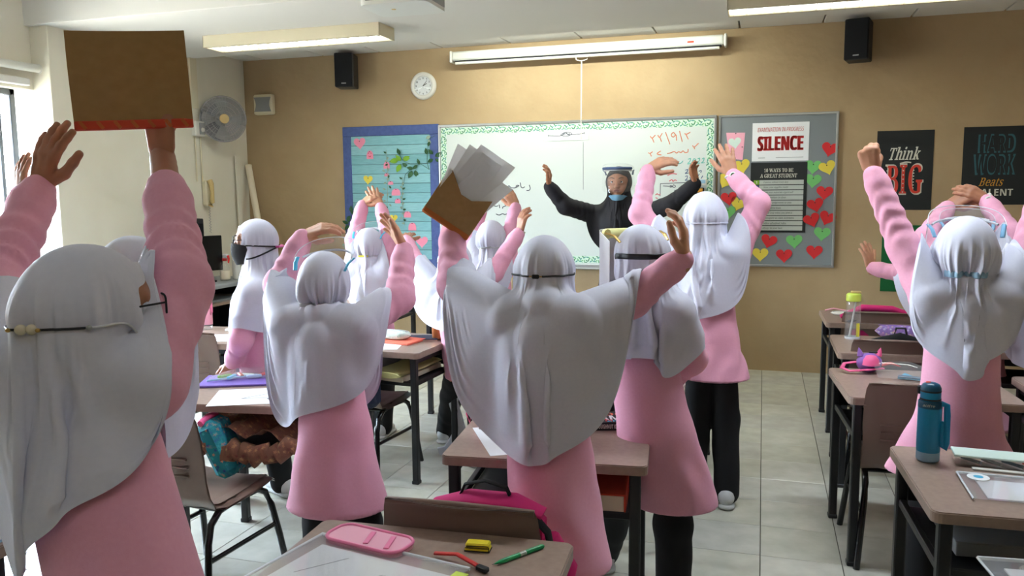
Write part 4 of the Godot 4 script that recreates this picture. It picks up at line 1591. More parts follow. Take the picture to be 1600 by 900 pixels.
	for q in [[-3.272, 1.78, 0.065, 0.075, "domed pink note with a face drawing below the big pink heart"], [-3.11, 1.685, 0.06, 0.062, "plain pink square note beside the white flower sprig"], [-3.112, 1.6, 0.045, 0.03, "tiny pink note lying over the white flower sprig"], [-3.075, 1.527, 0.05, 0.032, "small pink note halfway down the aqua planks"], [-3.025, 1.446, 0.085, 0.062, "pink dome note with a black pin halfway down aqua planks"], [-3.01, 1.367, 0.055, 0.042, "small pink note under the pinned dome note"], [-2.92, 1.247, 0.072, 0.055, "pink dome note left of a smaller dome on lower aqua planks"], [-2.875, 1.14, 0.075, 0.07, "lowest pink dome note just above the low pink heart"]]:
		var t := thing("paper_note", q[4], "paper note", Vector3(q[0], q[1], 0.0245), 0, bg)
		var pl := PackedVector2Array()
		for i in 13:
			var f := PI * i / 12.0
			pl.append(Vector2(cos(f) * q[2] * 0.5, -q[3] * 0.1 + sin(f) * q[3] * 0.6))
		pl.append(Vector2(-q[2] * 0.5, -q[3] * 0.5))
		pl.append(Vector2(q[2] * 0.5, -q[3] * 0.5))
		obj("cutout", sh().prism(pl, 0.0015).mesh(), mats.paper_p, t)
		obj("pin", sh().at(Vector3(0.0, q[3] * 0.38, 0.0015), 0, 90).lathe([[0.0001, 0.006], [0.003, 0.005], [0.0042, 0.002], [0.003, 0.0]], 10).mesh(), mats.ink, t)
		if q[3] > 0.07:
			obj("drawing", strokes([[Vector2(-0.018, 0.012), Vector2(-0.006, 0.016)], [Vector2(0.006, 0.016), Vector2(0.018, 0.012)], [Vector2(-0.012, -0.01), Vector2(0, -0.018), Vector2(0.012, -0.01)]], 0.005), mats.red_print, t).position = Vector3(0, 0, 0.0016)
	vine("bright green artificial leaf spray pinned on the aqua planks", [Vector3(-2.99, 1.79, 0.026), Vector3(-2.95, 1.72, 0.028), Vector3(-2.88, 1.69, 0.028), Vector3(-2.78, 1.69, 0.028)], [[-2.975, 1.775, 20, 0.06, mats.leaf_dark], [-2.99, 1.73, 100, 0.085, mats.leaf_bright], [-2.97, 1.69, 150, 0.08, mats.leaf_bright], [-2.95, 1.73, -70, 0.08, mats.leaf_bright], [-2.965, 1.72, 40, 0.07, mats.leaf_bright], [-2.95, 1.7, -130, 0.06, mats.leaf_dark]], mats.leaf_dark)
	vine("dark green artificial vine hanging from the blue border by the whiteboard", [Vector3(-2.64, 1.93, 0.03), Vector3(-2.7, 1.9, 0.028), Vector3(-2.715, 1.8, 0.028), Vector3(-2.72, 1.7, 0.028), Vector3(-2.7, 1.64, 0.028)], [[-2.68, 1.93, 120, 0.05, mats.leaf_pale], [-2.7, 1.9, 200, 0.05, mats.leaf_pale], [-2.69, 1.88, 160, 0.045, mats.leaf_dark], [-2.715, 1.77, 10, 0.06], [-2.66, 1.77, 40, 0.06], [-2.64, 1.75, -60, 0.07], [-2.66, 1.73, 120, 0.06], [-2.64, 1.73, -120, 0.05]], mats.leaf_dark)
	vine("dark leaved artificial sprig in the middle of the aqua planks", [Vector3(-2.7, 1.64, 0.028), Vector3(-2.78, 1.69, 0.028), Vector3(-2.86, 1.66, 0.028), Vector3(-2.93, 1.6, 0.028), Vector3(-2.95, 1.5, 0.028)], [[-2.81, 1.68, 130, 0.055], [-2.85, 1.65, 80, 0.06], [-2.86, 1.63, 150, 0.075], [-2.835, 1.635, -160, 0.07], [-2.79, 1.69, 20, 0.05]], mats.leaf_dark)
	var lv := []
	for k in 16:
		lv.append([-3.105 + 0.02 * sin(k * 2.3), 1.79 - k * 0.032, 60 + (k * 97) % 240, 0.03, mats.leaf_pale if k % 3 else mats.leaf_dark])
	vine("thin white flower sprig trailing down the aqua planks", [Vector3(-3.11, 1.82, 0.028), Vector3(-3.1, 1.6, 0.028), Vector3(-3.115, 1.3, 0.028)], lv, mats.leaf_pale)
	lv = []
	for k in 14:
		lv.append([-2.96 + 0.02 * sin(k * 2.1), 1.56 - k * 0.03, 50 + (k * 83) % 260, 0.03, mats.leaf_pale if k % 3 else mats.leaf_dark])
	vine("second white flower sprig beside the pinned pink dome notes", [Vector3(-2.955, 1.58, 0.028), Vector3(-2.965, 1.4, 0.028), Vector3(-2.95, 1.15, 0.028)], lv, mats.leaf_pale)
	lv = []
	for k in 22:
		lv.append([-3.52 + 0.05 * sin(k * 1.7) + (0.05 if k < 9 else 0.0), 1.27 - k * 0.017, (k * 71) % 360, 0.06 if k < 10 else 0.035, mats.leaf_dark if k < 10 else mats.leaf_pale])
	vine("leafy green artificial plant clipped to the outer edge of the blue board", [Vector3(-3.45, 1.29, 0.03), Vector3(-3.52, 1.15, 0.03), Vector3(-3.54, 0.9, 0.03)], lv, mats.leaf_dark)
	# grey notice board
	var gb := thing("notice_board", "grey felt notice board covered in paper hearts and posters", "notice board", Vector3(0.197, 0.835, 0.0))
	obj("felt_panel", boxm(Vector3(0, 0.59, 0.01), Vector3(0.85, 1.16, 0.018), 0.001), mats.felt_grey, gb)
	for q: float in [0.008, 1.172]:
		obj("frame_rail", boxm(Vector3(0, q, 0.013), Vector3(0.88, 0.018, 0.026), 0.003), mats.alu, gb)
	for q: float in [-0.43, 0.43]:
		obj("frame_rail", boxm(Vector3(q, 0.59, 0.013), Vector3(0.018, 1.18, 0.026), 0.003), mats.alu, gb)
	var hg := "paper hearts on the grey notice board"
	var cn := {"r": "red", "g": "green", "y": "yellow"}
	for q in [["r", 0.577, 1.73, -12, "in the upper corner beside the SILENCE sign"], ["g", 0.463, 1.6, -5, "beside the heading of the ten rules poster"], ["y", 0.567, 1.592, 18, "overlapping the green heart by the rules heading"], ["g", 0.465, 1.495, -6, "under the overlapping green and yellow hearts"], ["r", 0.551, 1.403, -4, "below the two stacked green hearts"], ["r", 0.49, 1.31, 14, "beside the middle rows of the rules poster"], ["r", 0.468, 1.195, 20, "overlapping a tilted red heart, nearer the poster"], ["r", 0.575, 1.21, -20, "tilted and overlapping another, nearer the frame"], ["g", 0.543, 1.09, -4, "below the pair of overlapping red hearts"], ["r", 0.154, 1.03, -14, "just under the black poster, beside the white scarf"], ["g", 0.344, 1.03, 4, "patterned, just under the black rules poster"], ["y", 0.094, 0.925, 0, "near the bottom edge beside the white scarf"], ["r", 0.272, 0.918, 2, "near the bottom, right of the yellow one"], ["r", 0.492, 0.95, -2, "in the lower corner of the grey board"], ["y", -0.058, 1.615, 12, "touching the poster beside an open raised hand"], ["y", -0.186, 1.5, -25, "partly behind a wristwatch beside the whiteboard"], ["r", -0.154, 1.364, 6, "above the white scarf by the board's inner frame"], ["y", -0.085, 1.32, -16, "behind a pink sleeve beside the rules poster"], ["g", -0.157, 1.255, 4, "round, touching the top of a white scarf"]]:
		var t := heart_note(q[0], q[1], q[2], 0.125, q[3], cn[q[0]] + " paper heart " + q[4], hg)
		t.position.z = 0.02 + (0.003 if q[3] > 12 else 0.0)
	# posters
	var sp := thing("silence_sign", "white exam sign reading SILENCE in thick red letters", "sign", Vector3(0.22, 1.8, 0.0195))
	obj("sheet", boxm(Vector3(0, 0, 0.001), Vector3(0.415, 0.293, 0.002), 0.0005), mats.paper, sp)
	text("EXAMINATION IN PROGRESS", 0.031, 0.335, mats.red_print, sp, Vector3(0, 0.094, 0.002), false, "Droid Sans", 0, 0.1)
	for k: float in [-1.0, 0.0, 1.0]:
		text("SILENCE", 0.112, 0.328, mats.red_print, sp, Vector3(0.005 * k, -0.012, 0.002), true)
	obj("small_print", strokes([[Vector2(-0.16, -0.121), Vector2(-0.11, -0.121)], [Vector2(-0.03, -0.121), Vector2(0.17, -0.119)]], 0.004), mats.pc_grey, sp).position = Vector3(0, 0, 0.002)
	var tp := thing("rules_poster", "black framed poster reading 10 WAYS TO BE A GREAT STUDENT", "poster", Vector3(0.214, 1.373, 0.0195))
	obj("sheet", boxm(Vector3(0, 0, 0.002), Vector3(0.415, 0.54, 0.004), 0.001), mats.poster_black, tp)
	text("10 WAYS TO BE", 0.028, 0.215, mats.chalk, tp, Vector3(0.0, 0.21, 0.004), true, "Droid Serif")
	text("A GREAT STUDENT", 0.03, 0.27, mats.chalk, tp, Vector3(0.0, 0.168, 0.004), true, "Droid Serif", 0, 0.1)
	var rules := ["Come to school every day.", "Have your supplies ready.", "Keep your materials organized!", "Pay attention in class.", "Complete assignments on time.", "Follow directions.", "Ask for help when you need it.", "Participate in class activities.", "Follow all school rules.", "Always do your best."]
	for k in 10:
		var y := 0.118 - k * 0.0395
		obj("row", boxm(Vector3(0.022, y, 0.0045), Vector3(0.325, 0.034, 0.0012), 0.0003), mats.poster_row, tp)
		obj("number_box", boxm(Vector3(-0.163, y, 0.0045), Vector3(0.04, 0.034, 0.0012), 0.0003), [mats.leaf_bright, mats.marker_blue, mats.purple, mats.red_print, mats.amber_print][k % 5], tp)
		text(rules[k], 0.017, 0.007 * rules[k].length() + 0.01, mats.ink, tp, Vector3(-0.11 + 0.0035 * rules[k].length() + 0.005, y, 0.0051), false, "Droid Serif", 0, 0.25, 0.0006)
		text(str(k + 1), 0.02, 0.012 if k < 9 else 0.022, mats.chalk, tp, Vector3(-0.163, y, 0.0051), true, "Droid Sans", 0, 0, 0.0006)
	var pc := thing("pink_card", "pink card with a pale blue heart pinned beside the SILENCE sign", "card", Vector3(-0.112, 1.777, 0.0195))
	var pp := PackedVector2Array([Vector2(-0.073, 0.103), Vector2(0.07, 0.1), Vector2(0.056, -0.11), Vector2(-0.046, -0.098)])
	obj("card", sh().prism(pp, 0.0015).mesh(), mats.pouch_pink, pc)
	obj("heart", sh().at(Vector3(-0.005, 0.02, 0.0015), 0, 0, 8).prism(heart(0.1), 0.001).mesh(), mats.mint, pc)
	for q in [[0.0, 0.095], [0.05, -0.01], [0.0, -0.095]]:
		obj("pin", sh().at(Vector3(q[0], q[1], 0.0015), 0, 90).lathe([[0.0001, 0.006], [0.003, 0.005], [0.0042, 0.002], [0.003, 0.0]], 10).mesh(), mats.ink, pc)
	var tb := thing("motivational_poster", "black poster reading Think BIG with red letters on the beige wall", "poster", Vector3(1.1, 1.567, 0.0))
	obj("sheet", boxm(Vector3(0, 0, 0.002), Vector3(0.385, 0.585, 0.003), 0.001), mats.poster_black, tb)
	text("Think", 0.095, 0.21, mats.chalk, tb, Vector3(0.0, 0.125, 0.0036), true, "Droid Serif", 0, 0.25)
	obj("underline", strokes([[Vector2(-0.03, 0.05), Vector2(0.01, 0.06), Vector2(0.045, 0.056)]], 0.01), mats.chalk, tb).position = Vector3(0, 0, 0.0036)
	text("BIG", 0.232, 0.262, mats.chalk, tb, Vector3(0.003, -0.065, 0.0034), true, "Droid Serif")
	text("BIG", 0.212, 0.244, mats.brick_print, tb, Vector3(0.003, -0.065, 0.0046), true, "Droid Serif")
	var dots := sh()
	for q in [[-0.115, 0.03, -0.16], [-0.005, 0.03, -0.16], [0.065, 0.0, -0.13]]:
		for k in 7:
			dots.at(Vector3(q[0], q[1] + (q[2] - q[1]) * k / 6.0, 0.0057), 0, 90).lathe([[0.0001, 0.0012], [0.0045, 0.001], [0.005, 0.0]], 8)
	obj("dots", dots.mesh(), mats.chalk, tb)
	var hw := thing("motivational_poster", "black poster reading HARD WORK Beats TALENT in chalk lettering", "poster", Vector3(1.7, 1.59, 0.0))
	obj("sheet", boxm(Vector3(0, 0, 0.002), Vector3(0.43, 0.56, 0.003), 0.001), mats.poster_black, hw)
	text("HARD", 0.135, 0.24, mats.teal_print, hw, Vector3(0.0, 0.16, 0.0036))
	text("HARD", 0.11, 0.215, mats.poster_black, hw, Vector3(0.0, 0.16, 0.0046))
	text("WORK", 0.15, 0.27, mats.teal_print, hw, Vector3(-0.01, 0.01, 0.0036))
	text("WORK", 0.122, 0.244, mats.poster_black, hw, Vector3(-0.01, 0.01, 0.0046))
	text("Beats", 0.06, 0.15, mats.amber_print, hw, Vector3(-0.02, -0.115, 0.0036), false, "Droid Serif", 0, 0.3)
	text("TALENT", 0.05, 0.24, mats.chalk, hw, Vector3(0.0, -0.19, 0.0036))
	var gr := thing("green_panel", "plain dark green felt panel low on the wall under the Think BIG poster", "wall panel", Vector3(1.35, 0.91, 0.0))
	obj("felt", boxm(Vector3(0, 0, 0.006), Vector3(0.76, 0.5, 0.01), 0.002), mats.green_board, gr)
	# projector screen in its case
	var ps := thing("projector_screen", "rolled projector screen in a long white case above the whiteboard", "projector screen", Vector3(-1.32, 2.575, 0.0))
	obj("case", sh().box(Vector3(0, 0.0, 0.09), Vector3(2.22, 0.075, 0.085), 0.012).mesh(), mats.white_metal, ps)
	obj("slot", boxm(Vector3(0, -0.042, 0.1), Vector3(2.18, 0.012, 0.05), 0.002), mats.dark_hole, ps)
	obj("bottom_bar", sh().tube([Vector3(-1.085, -0.056, 0.11), Vector3(1.075, -0.056, 0.11)], 0.013, 10).mesh(), mats.white_plastic, ps)
	for q: float in [-1.0, 1.0]:
		obj("end_cap", boxm(Vector3(q * 1.12, -0.004, 0.088), Vector3(0.02, 0.095, 0.1), 0.006), mats.white_plastic, ps)
		obj("bracket", boxm(Vector3(q * 1.05, 0.0, 0.028), Vector3(0.03, 0.06, 0.056), 0.002), mats.grey_plastic, ps)
	obj("badge", boxm(Vector3(0.86, -0.005, 0.1335), Vector3(0.05, 0.014, 0.002), 0.0005), mats.red_edge, ps)
	obj("pull_handle", sh().tube([Vector3(-0.045, -0.058, 0.112), Vector3(-0.045, -0.085, 0.112), Vector3(-0.015, -0.095, 0.112), Vector3(0.015, -0.095, 0.112), Vector3(0.045, -0.085, 0.112), Vector3(0.045, -0.058, 0.112)], 0.004, 8).mesh(), mats.white_plastic, ps)
	obj("pull_cord", sh().tube([Vector3(0, -0.094, 0.112), Vector3(-0.002, -0.3, 0.11), Vector3(-0.004, -0.58, 0.108), Vector3(-0.004, -0.72, 0.107)], 0.005, 8).mesh(), mats.white_plastic, ps)
	# speakers, clock, wall box
	for k in 2:
		var sx: float = [-3.42, 0.745][k]
		var t := thing("loudspeaker", ["black wall loudspeaker between the lit ceiling light and the round clock", "black wall loudspeaker above the grey notice board"][k], "loudspeaker", Vector3(sx, 2.5, 0.12), [14.0, -14.0][k])
		obj("cabinet", boxm(Vector3(0, 0, 0.03), Vector3(0.165, 0.29, 0.19), 0.008), mats.black_plastic, t)
		obj("grille", boxm(Vector3(0, 0, 0.13), Vector3(0.155, 0.28, 0.014), 0.005), mats.speaker_cloth, t)
		obj("badge", boxm(Vector3(0, -0.115, 0.138), Vector3(0.04, 0.008, 0.002), 0.0005), mats.alu, t)
		obj("wall_bracket", boxm(Vector3(0, -0.04, -0.09), Vector3(0.05, 0.08, 0.06), 0.004), mats.black_steel, t)
	var ck := thing("wall_clock", "round white wall clock on the beige wall", "clock", Vector3(-2.745, 2.36, 0.0))
	obj("case", sh().at(Vector3.ZERO, 0, 90).lathe([[0.08, 0.02], [0.086, 0.03], [0.098, 0.035], [0.112, 0.03], [0.118, 0.018], [0.118, 0.0]], 40).mesh(), mats.white_plastic, ck)
	obj("dial", sh().at(Vector3.ZERO, 0, 90).lathe([[0.0001, 0.018], [0.084, 0.018]], 40).mesh(), mats.paper, ck)
	for k in 12:
		var f := TAU * k / 12
		text(str(12 if k == 0 else k), 0.014, 0.009 if k > 0 and k < 10 else 0.017, mats.ink, ck, Vector3(sin(f) * 0.066, cos(f) * 0.066, 0.0181), true)
	obj("hour_hand", sh().at(Vector3(0, 0, 0.021), 0, 0, -62).box(Vector3(0, 0.018, 0), Vector3(0.006, 0.044, 0.0015), 0.0005).mesh(), mats.ink, ck)
	obj("minute_hand", sh().at(Vector3(0, 0, 0.023), 0, 0, -42).box(Vector3(0, 0.026, 0), Vector3(0.004, 0.064, 0.0015), 0.0005).mesh(), mats.ink, ck)
	obj("glass_cover", sh().at(Vector3.ZERO, 0, 90).lathe([[0.0001, 0.03], [0.084, 0.028]], 40).mesh(), mats.glass, ck)
	var sb := thing("wall_speaker_box", "small square white speaker box high near the room corner", "speaker box", Vector3(-4.335, 2.262, 0.0))
	obj("case", boxm(Vector3(0, 0, 0.03), Vector3(0.2, 0.185, 0.06), 0.012), mats.cream_metal, sb)
	var gl := PackedVector2Array()
	for i in 9:
		gl.append(Vector2(-0.09 + 0.02 * sin(PI * i / 8.0), 0.065 - 0.13 * i / 8.0))
	for i in 9:
		gl.append(Vector2(0.09 - 0.02 * sin(PI * i / 8.0), -0.065 + 0.13 * i / 8.0))
	obj("grille", sh().at(Vector3(0, 0, 0.058)).prism(gl, 0.006).mesh(), mats.grey_plastic, sb)
	for k in 2:
		var t := thing("paper_tube", ["pale cardboard tube leaning in the corner behind the masked girl", "thin wooden batten leaning flat against the cream side wall"][k], ["tube", "batten"][k])
		if k == 0:
			t.position = Vector3(-4.34, 0, 0.3)
			obj("tube", sh().tube([Vector3(0.26, 0.02, 0.02), Vector3(-0.19, 1.7, -0.26)], 0.03, 14).mesh(), mats.paper_cream, t)
			obj("end_plug", sh().tube([Vector3(-0.188, 1.695, -0.259), Vector3(-0.192, 1.71, -0.262)], 0.032, 14).mesh(), mats.cream_metal, t)
		else:
			t.name = "batten"
			t.position = Vector3(-4.55, 0, 0.2)
			obj("strip", sh().at(Vector3(0.02, 0.9, 0), 0, 0, 0.8).box(Vector3.ZERO, Vector3(0.012, 1.78, 0.05), 0.002).mesh(), mats.wall_cream, t)

func build_corner() -> void:
	# things on the side wall
	var fan := thing("wall_fan", "round wall fan with a yellow hub beside the brown folder", "fan", Vector3(-4.55, 2.08, 0.5), 50)
	fan.position = Vector3(-4.54, 2.02, 0.44)
	var head_ := sh()
	for r: float in [0.03, 0.07, 0.11, 0.15, 0.195]:
		var ring := []
		for i in 36:
			var f := TAU * i / 36
			ring.append(Vector3(cos(f) * r, 0.07 + sin(f) * r, 0.22 - 0.04 * (r / 0.195) * (r / 0.195)))
		head_.tube(ring, 0.003 if r < 0.19 else 0.006, 6, true)
	for i in 40:
		var f := TAU * i / 40
		head_.tube([Vector3(cos(f) * 0.04, 0.07 + sin(f) * 0.04, 0.22), Vector3(cos(f) * 0.14, 0.07 + sin(f) * 0.14, 0.2), Vector3(cos(f) * 0.195, 0.07 + sin(f) * 0.195, 0.178)], 0.0014, 4)
	obj("front_guard", head_.mesh(), mats.fan_wire, fan)
	obj("rear_guard", sh().at(Vector3(0, 0.07, 0.1), 0, 90).lathe([[0.195, 0.07], [0.17, 0.03], [0.12, 0.0], [0.05, -0.01]], 36).mesh(), mats.fan_mesh, fan)
	for k in 4:
		var rows := []
		for j in 6:
			var r := 0.03 + 0.145 * j / 5.0
			var row := []
			for i in 5:
				var f := TAU * k / 4 + (i - 2) * 0.22 * (0.6 + 0.4 * j / 5.0)
				row.append(Vector3(cos(f) * r, 0.07 + sin(f) * r, 0.14 + (i - 2) * 0.008))
			rows.append(row)
		obj("blade", sh().grid(rows).mesh(), mats.grey_plastic, fan)
	obj("hub", sh().at(Vector3(0, 0.07, 0.215), 0, 90).lathe([[0.0001, 0.012], [0.036, 0.01], [0.042, 0.0]], 24).mesh(), mats.old_ivory, fan)
	obj("motor", sh().at(Vector3(0, 0.07, 0.0), 0, 90).lathe([[0.0001, 0.12], [0.05, 0.115], [0.06, 0.06], [0.055, 0.0], [0.0001, -0.01]], 20).mesh(), mats.grey_plastic, fan)
	obj("wall_arm", sh().tube([Vector3(0, 0.05, 0.03), Vector3(0.0, -0.05, 0.02), Vector3(-0.01, -0.1, 0.0)], 0.022, 10).mesh(), mats.grey_plastic, fan)
	var ju := thing("conduit_box", "long pale conduit cover on the side wall above the fan switch", "conduit", Vector3(-4.555, 2.38, 0.74))
	obj("cover", boxm(Vector3(0, 0, 0), Vector3(0.035, 0.42, 0.09), 0.004), mats.cream_metal, ju)
	var fs := thing("fan_switch", "white fan switch box with a grey dial under the fan", "switch", Vector3(-4.54, 2.0, 0.72))
	obj("box", boxm(Vector3(0, 0, 0), Vector3(0.05, 0.13, 0.12), 0.006), mats.white_plastic, fs)
	obj("plate", boxm(Vector3(0.028, 0, -0.02), Vector3(0.006, 0.1, 0.07), 0.002), mats.grey_plastic, fs)
	obj("dial", sh().at(Vector3(0.03, -0.01, -0.02), 0, 0, -90).lathe([[0.0001, 0.014], [0.016, 0.013], [0.02, 0.0]], 16).mesh(), mats.white_plastic, fs)
	for k in 2:
		obj("conduit", sh().tube([Vector3(-0.012, -0.06, 0.03 - 0.07 * k), Vector3(-0.012, -0.45, 0.03 - 0.07 * k)], 0.006, 6).mesh(), mats.cream_metal, fs)
	var ph := thing("intercom_phone", "yellowed wall intercom handset below the fan switch", "phone", Vector3(-4.54, 1.45, 0.64))
	obj("base", boxm(Vector3(0.0, 0, 0), Vector3(0.05, 0.22, 0.09), 0.012), mats.cream_metal, ph)
	obj("handset", sh().tube([Vector3(0.04, 0.11, 0.015), Vector3(0.055, 0.08, 0.015), Vector3(0.062, 0.0, 0.015), Vector3(0.055, -0.08, 0.015), Vector3(0.04, -0.11, 0.015)], [0.024, 0.022, 0.016, 0.022, 0.024], 12).mesh(), mats.old_ivory, ph)
	var cc := []
	for i in 40:
		cc.append(Vector3(0.02 + 0.008 * cos(i * 1.6), -0.11 - i * 0.006, 0.01 + 0.008 * sin(i * 1.6)))
	obj("coiled_cord", sh().tube(cc, 0.002, 5).mesh(), mats.grey_plastic, ph)
	# computer corner
	var pt := thing("computer_table", "grey topped computer table with dark shelves in the corner", "table", Vector3(-4.28, 0, 1.2))
	obj("top", boxm(Vector3(0.02, 0.705, -0.02), Vector3(0.5, 0.03, 1.2), 0.006), mats.pc_grey, pt)
	for q: float in [-0.58, 0.55]:
		obj("side_panel", boxm(Vector3(0.0, 0.345, q), Vector3(0.44, 0.69, 0.025), 0.002), mats.black_plastic, pt)
	obj("shelf", boxm(Vector3(0.02, 0.56, -0.02), Vector3(0.44, 0.02, 1.1), 0.002), mats.laminate, pt)
	obj("back_panel", boxm(Vector3(-0.21, 0.35, -0.02), Vector3(0.01, 0.6, 1.1), 0.001), mats.black_plastic, pt)
	obj("lower_shelf", boxm(Vector3(0.0, 0.2, -0.02), Vector3(0.44, 0.02, 1.1), 0.002), mats.black_plastic, pt)
	for k in 3:
		var t := thing("paper_stack", ["loose white papers on the computer table shelf", "flat folder of papers on the computer table shelf edge", "small printed box deep on the lower computer shelf"][k], "papers", Vector3(-4.2, [0.571, 0.571, 0.212][k], [1.45, 1.05, 1.2][k]), [12, -8, 5][k])
		obj("stack", boxm(Vector3(0, [0.01, 0.008, 0.04][k], 0), [Vector3(0.21, 0.02, 0.28), Vector3(0.22, 0.016, 0.3), Vector3(0.12, 0.08, 0.2)][k], 0.001), [mats.paper, mats.pc_grey, mats.old_ivory][k], t)
	var mo := thing("monitor", "black computer monitor in the corner beside the spray bottle", "monitor", Vector3(-4.3, 0.72, 1.12), 68)
	obj("screen", boxm(Vector3(0, 0.235, 0), Vector3(0.44, 0.29, 0.03), 0.006), mats.screen_black, mo)
	obj("bezel_strip", boxm(Vector3(0, 0.1, 0.016), Vector3(0.2, 0.012, 0.003), 0.001), mats.grey_plastic, mo)
	obj("neck", boxm(Vector3(0, 0.07, -0.02), Vector3(0.06, 0.12, 0.03), 0.004), mats.black_plastic, mo)
	obj("foot", boxm(Vector3(0, 0.008, 0), Vector3(0.24, 0.014, 0.16), 0.005), mats.black_plastic, mo)
	var tw := thing("desktop_speaker", "black box speaker standing behind the monitor", "speaker", Vector3(-4.42, 0.72, 0.98), 60)
	obj("cabinet", boxm(Vector3(0, 0.26, 0), Vector3(0.1, 0.52, 0.13), 0.006), mats.black_plastic, tw)
	obj("grille", boxm(Vector3(0, 0.3, 0.067), Vector3(0.085, 0.36, 0.008), 0.003), mats.speaker_cloth, tw)
	var spb := thing("spray_bottle", "clear spray bottle with a red trigger head beside the monitor", "bottle", Vector3(-4.19, 0.72, 0.92), 70)
	obj("bottle", bottle_profile([[0.014, 0.17], [0.016, 0.15], [0.034, 0.125], [0.042, 0.11], [0.043, 0.02], [0.04, 0.003], [0.0001, 0.0]]), mats.clear_plastic, spb)
	obj("liquid", bottle_profile([[0.0001, 0.085], [0.0405, 0.085], [0.0405, 0.02], [0.037, 0.006], [0.0001, 0.005]]), mats.paper_cream, spb)
	obj("collar", bottle_profile([[0.0001, 0.188], [0.019, 0.188], [0.02, 0.165], [0.0001, 0.165]]), mats.red_plastic, spb)
	obj("spray_head", sh().box(Vector3(0.0, 0.205, 0.02), Vector3(0.026, 0.034, 0.07), 0.008).mesh(), mats.clear_edge, spb)
	obj("trigger", sh().tube([Vector3(0, 0.21, 0.05), Vector3(0, 0.185, 0.06), Vector3(0, 0.15, 0.055)], [0.012, 0.01, 0.006], 8).mesh(), mats.red_plastic, spb)
	var pb := thing("pump_bottle", "tall white pump bottle beside the red spray bottle", "bottle", Vector3(-4.17, 0.72, 0.79))
	obj("bottle", bottle_profile([[0.012, 0.2], [0.02, 0.19], [0.033, 0.175], [0.035, 0.16], [0.035, 0.01], [0.03, 0.0], [0.0001, 0.0]]), mats.milky, pb)
	obj("pump", sh().lathe([[0.0001, 0.245], [0.011, 0.244], [0.011, 0.236], [0.004, 0.234], [0.004, 0.215], [0.012, 0.212], [0.013, 0.198]], 16).box(Vector3(-0.018, 0.239, 0), Vector3(0.035, 0.008, 0.012), 0.003).mesh(), mats.white_plastic, pb)
	var jar := thing("plastic_cup", "small translucent cup on the computer table near the black mask", "cup", Vector3(-4.14, 0.72, 0.68))
	obj("cup", bottle_profile([[0.034, 0.07], [0.036, 0.072], [0.03, 0.0], [0.0001, 0.0]]), mats.milky, jar)
	var rd := thing("desk_fan", "small round black desk fan partly behind the masked girl's glasses", "desk fan", Vector3(-4.2, 0.72, 0.56), 60)
	var ring := []
	for i in 28:
		ring.append(Vector3(cos(TAU * i / 28) * 0.075, 0.2 + sin(TAU * i / 28) * 0.075, 0))
	obj("guard", sh().tube(ring, 0.009, 8, true).mesh(), mats.black_plastic, rd)
	obj("disc", sh().at(Vector3(0, 0.2, 0), 0, 90).lathe([[0.0001, 0.012], [0.07, 0.006]], 24).mesh(), mats.speaker_cloth, rd)
	obj("stem", sh().tube([Vector3(0, 0.13, 0), Vector3(0, 0.01, 0)], 0.008, 8).mesh(), mats.black_plastic, rd)
	obj("foot", bottle_profile([[0.0001, 0.014], [0.05, 0.012], [0.055, 0.0], [0.0001, 0.0]]), mats.black_plastic, rd)
	# projector
	var pj := thing("projector", "white ceiling projector seen from below at the top edge", "projector", Vector3(-1.86, 2.46, 2.34), 1)
	var pr := sh().at(Vector3(0, 0, 0), 0, -90)
	pr.prism(rounded(0.4, 0.33, 0.05, 6), 0.1)
	obj("case", pr.mesh(), mats.milky, pj)
	for q in [[-0.12, 0.04, 0.07, 0.035], [-0.055, 0.045, 0.035, 0.03], [0.0, 0.045, 0.03, 0.02], [0.045, 0.045, 0.03, 0.02], [0.085, 0.045, 0.02, 0.02]]:
		obj("port", boxm(Vector3(q[0], q[1], 0.166), Vector3(q[2], q[3], 0.006), 0.002), mats.dark_hole, pj)
	obj("vent", sh().box(Vector3(0.2, 0.05, -0.02), Vector3(0.006, 0.06, 0.2), 0.001).mesh(), mats.grey_plastic, pj)
	obj("foot_screw", sh().at(Vector3(-0.05, -0.001, 0.02), 0, 180).lathe([[0.0001, 0.003], [0.012, 0.002], [0.013, 0.0]], 12).mesh(), mats.old_ivory, pj)
	obj("mount_pole", sh().tube([Vector3(0, 0.1, 0), Vector3(0, 0.54, 0)], 0.022, 12).mesh(), mats.white_metal, pj)

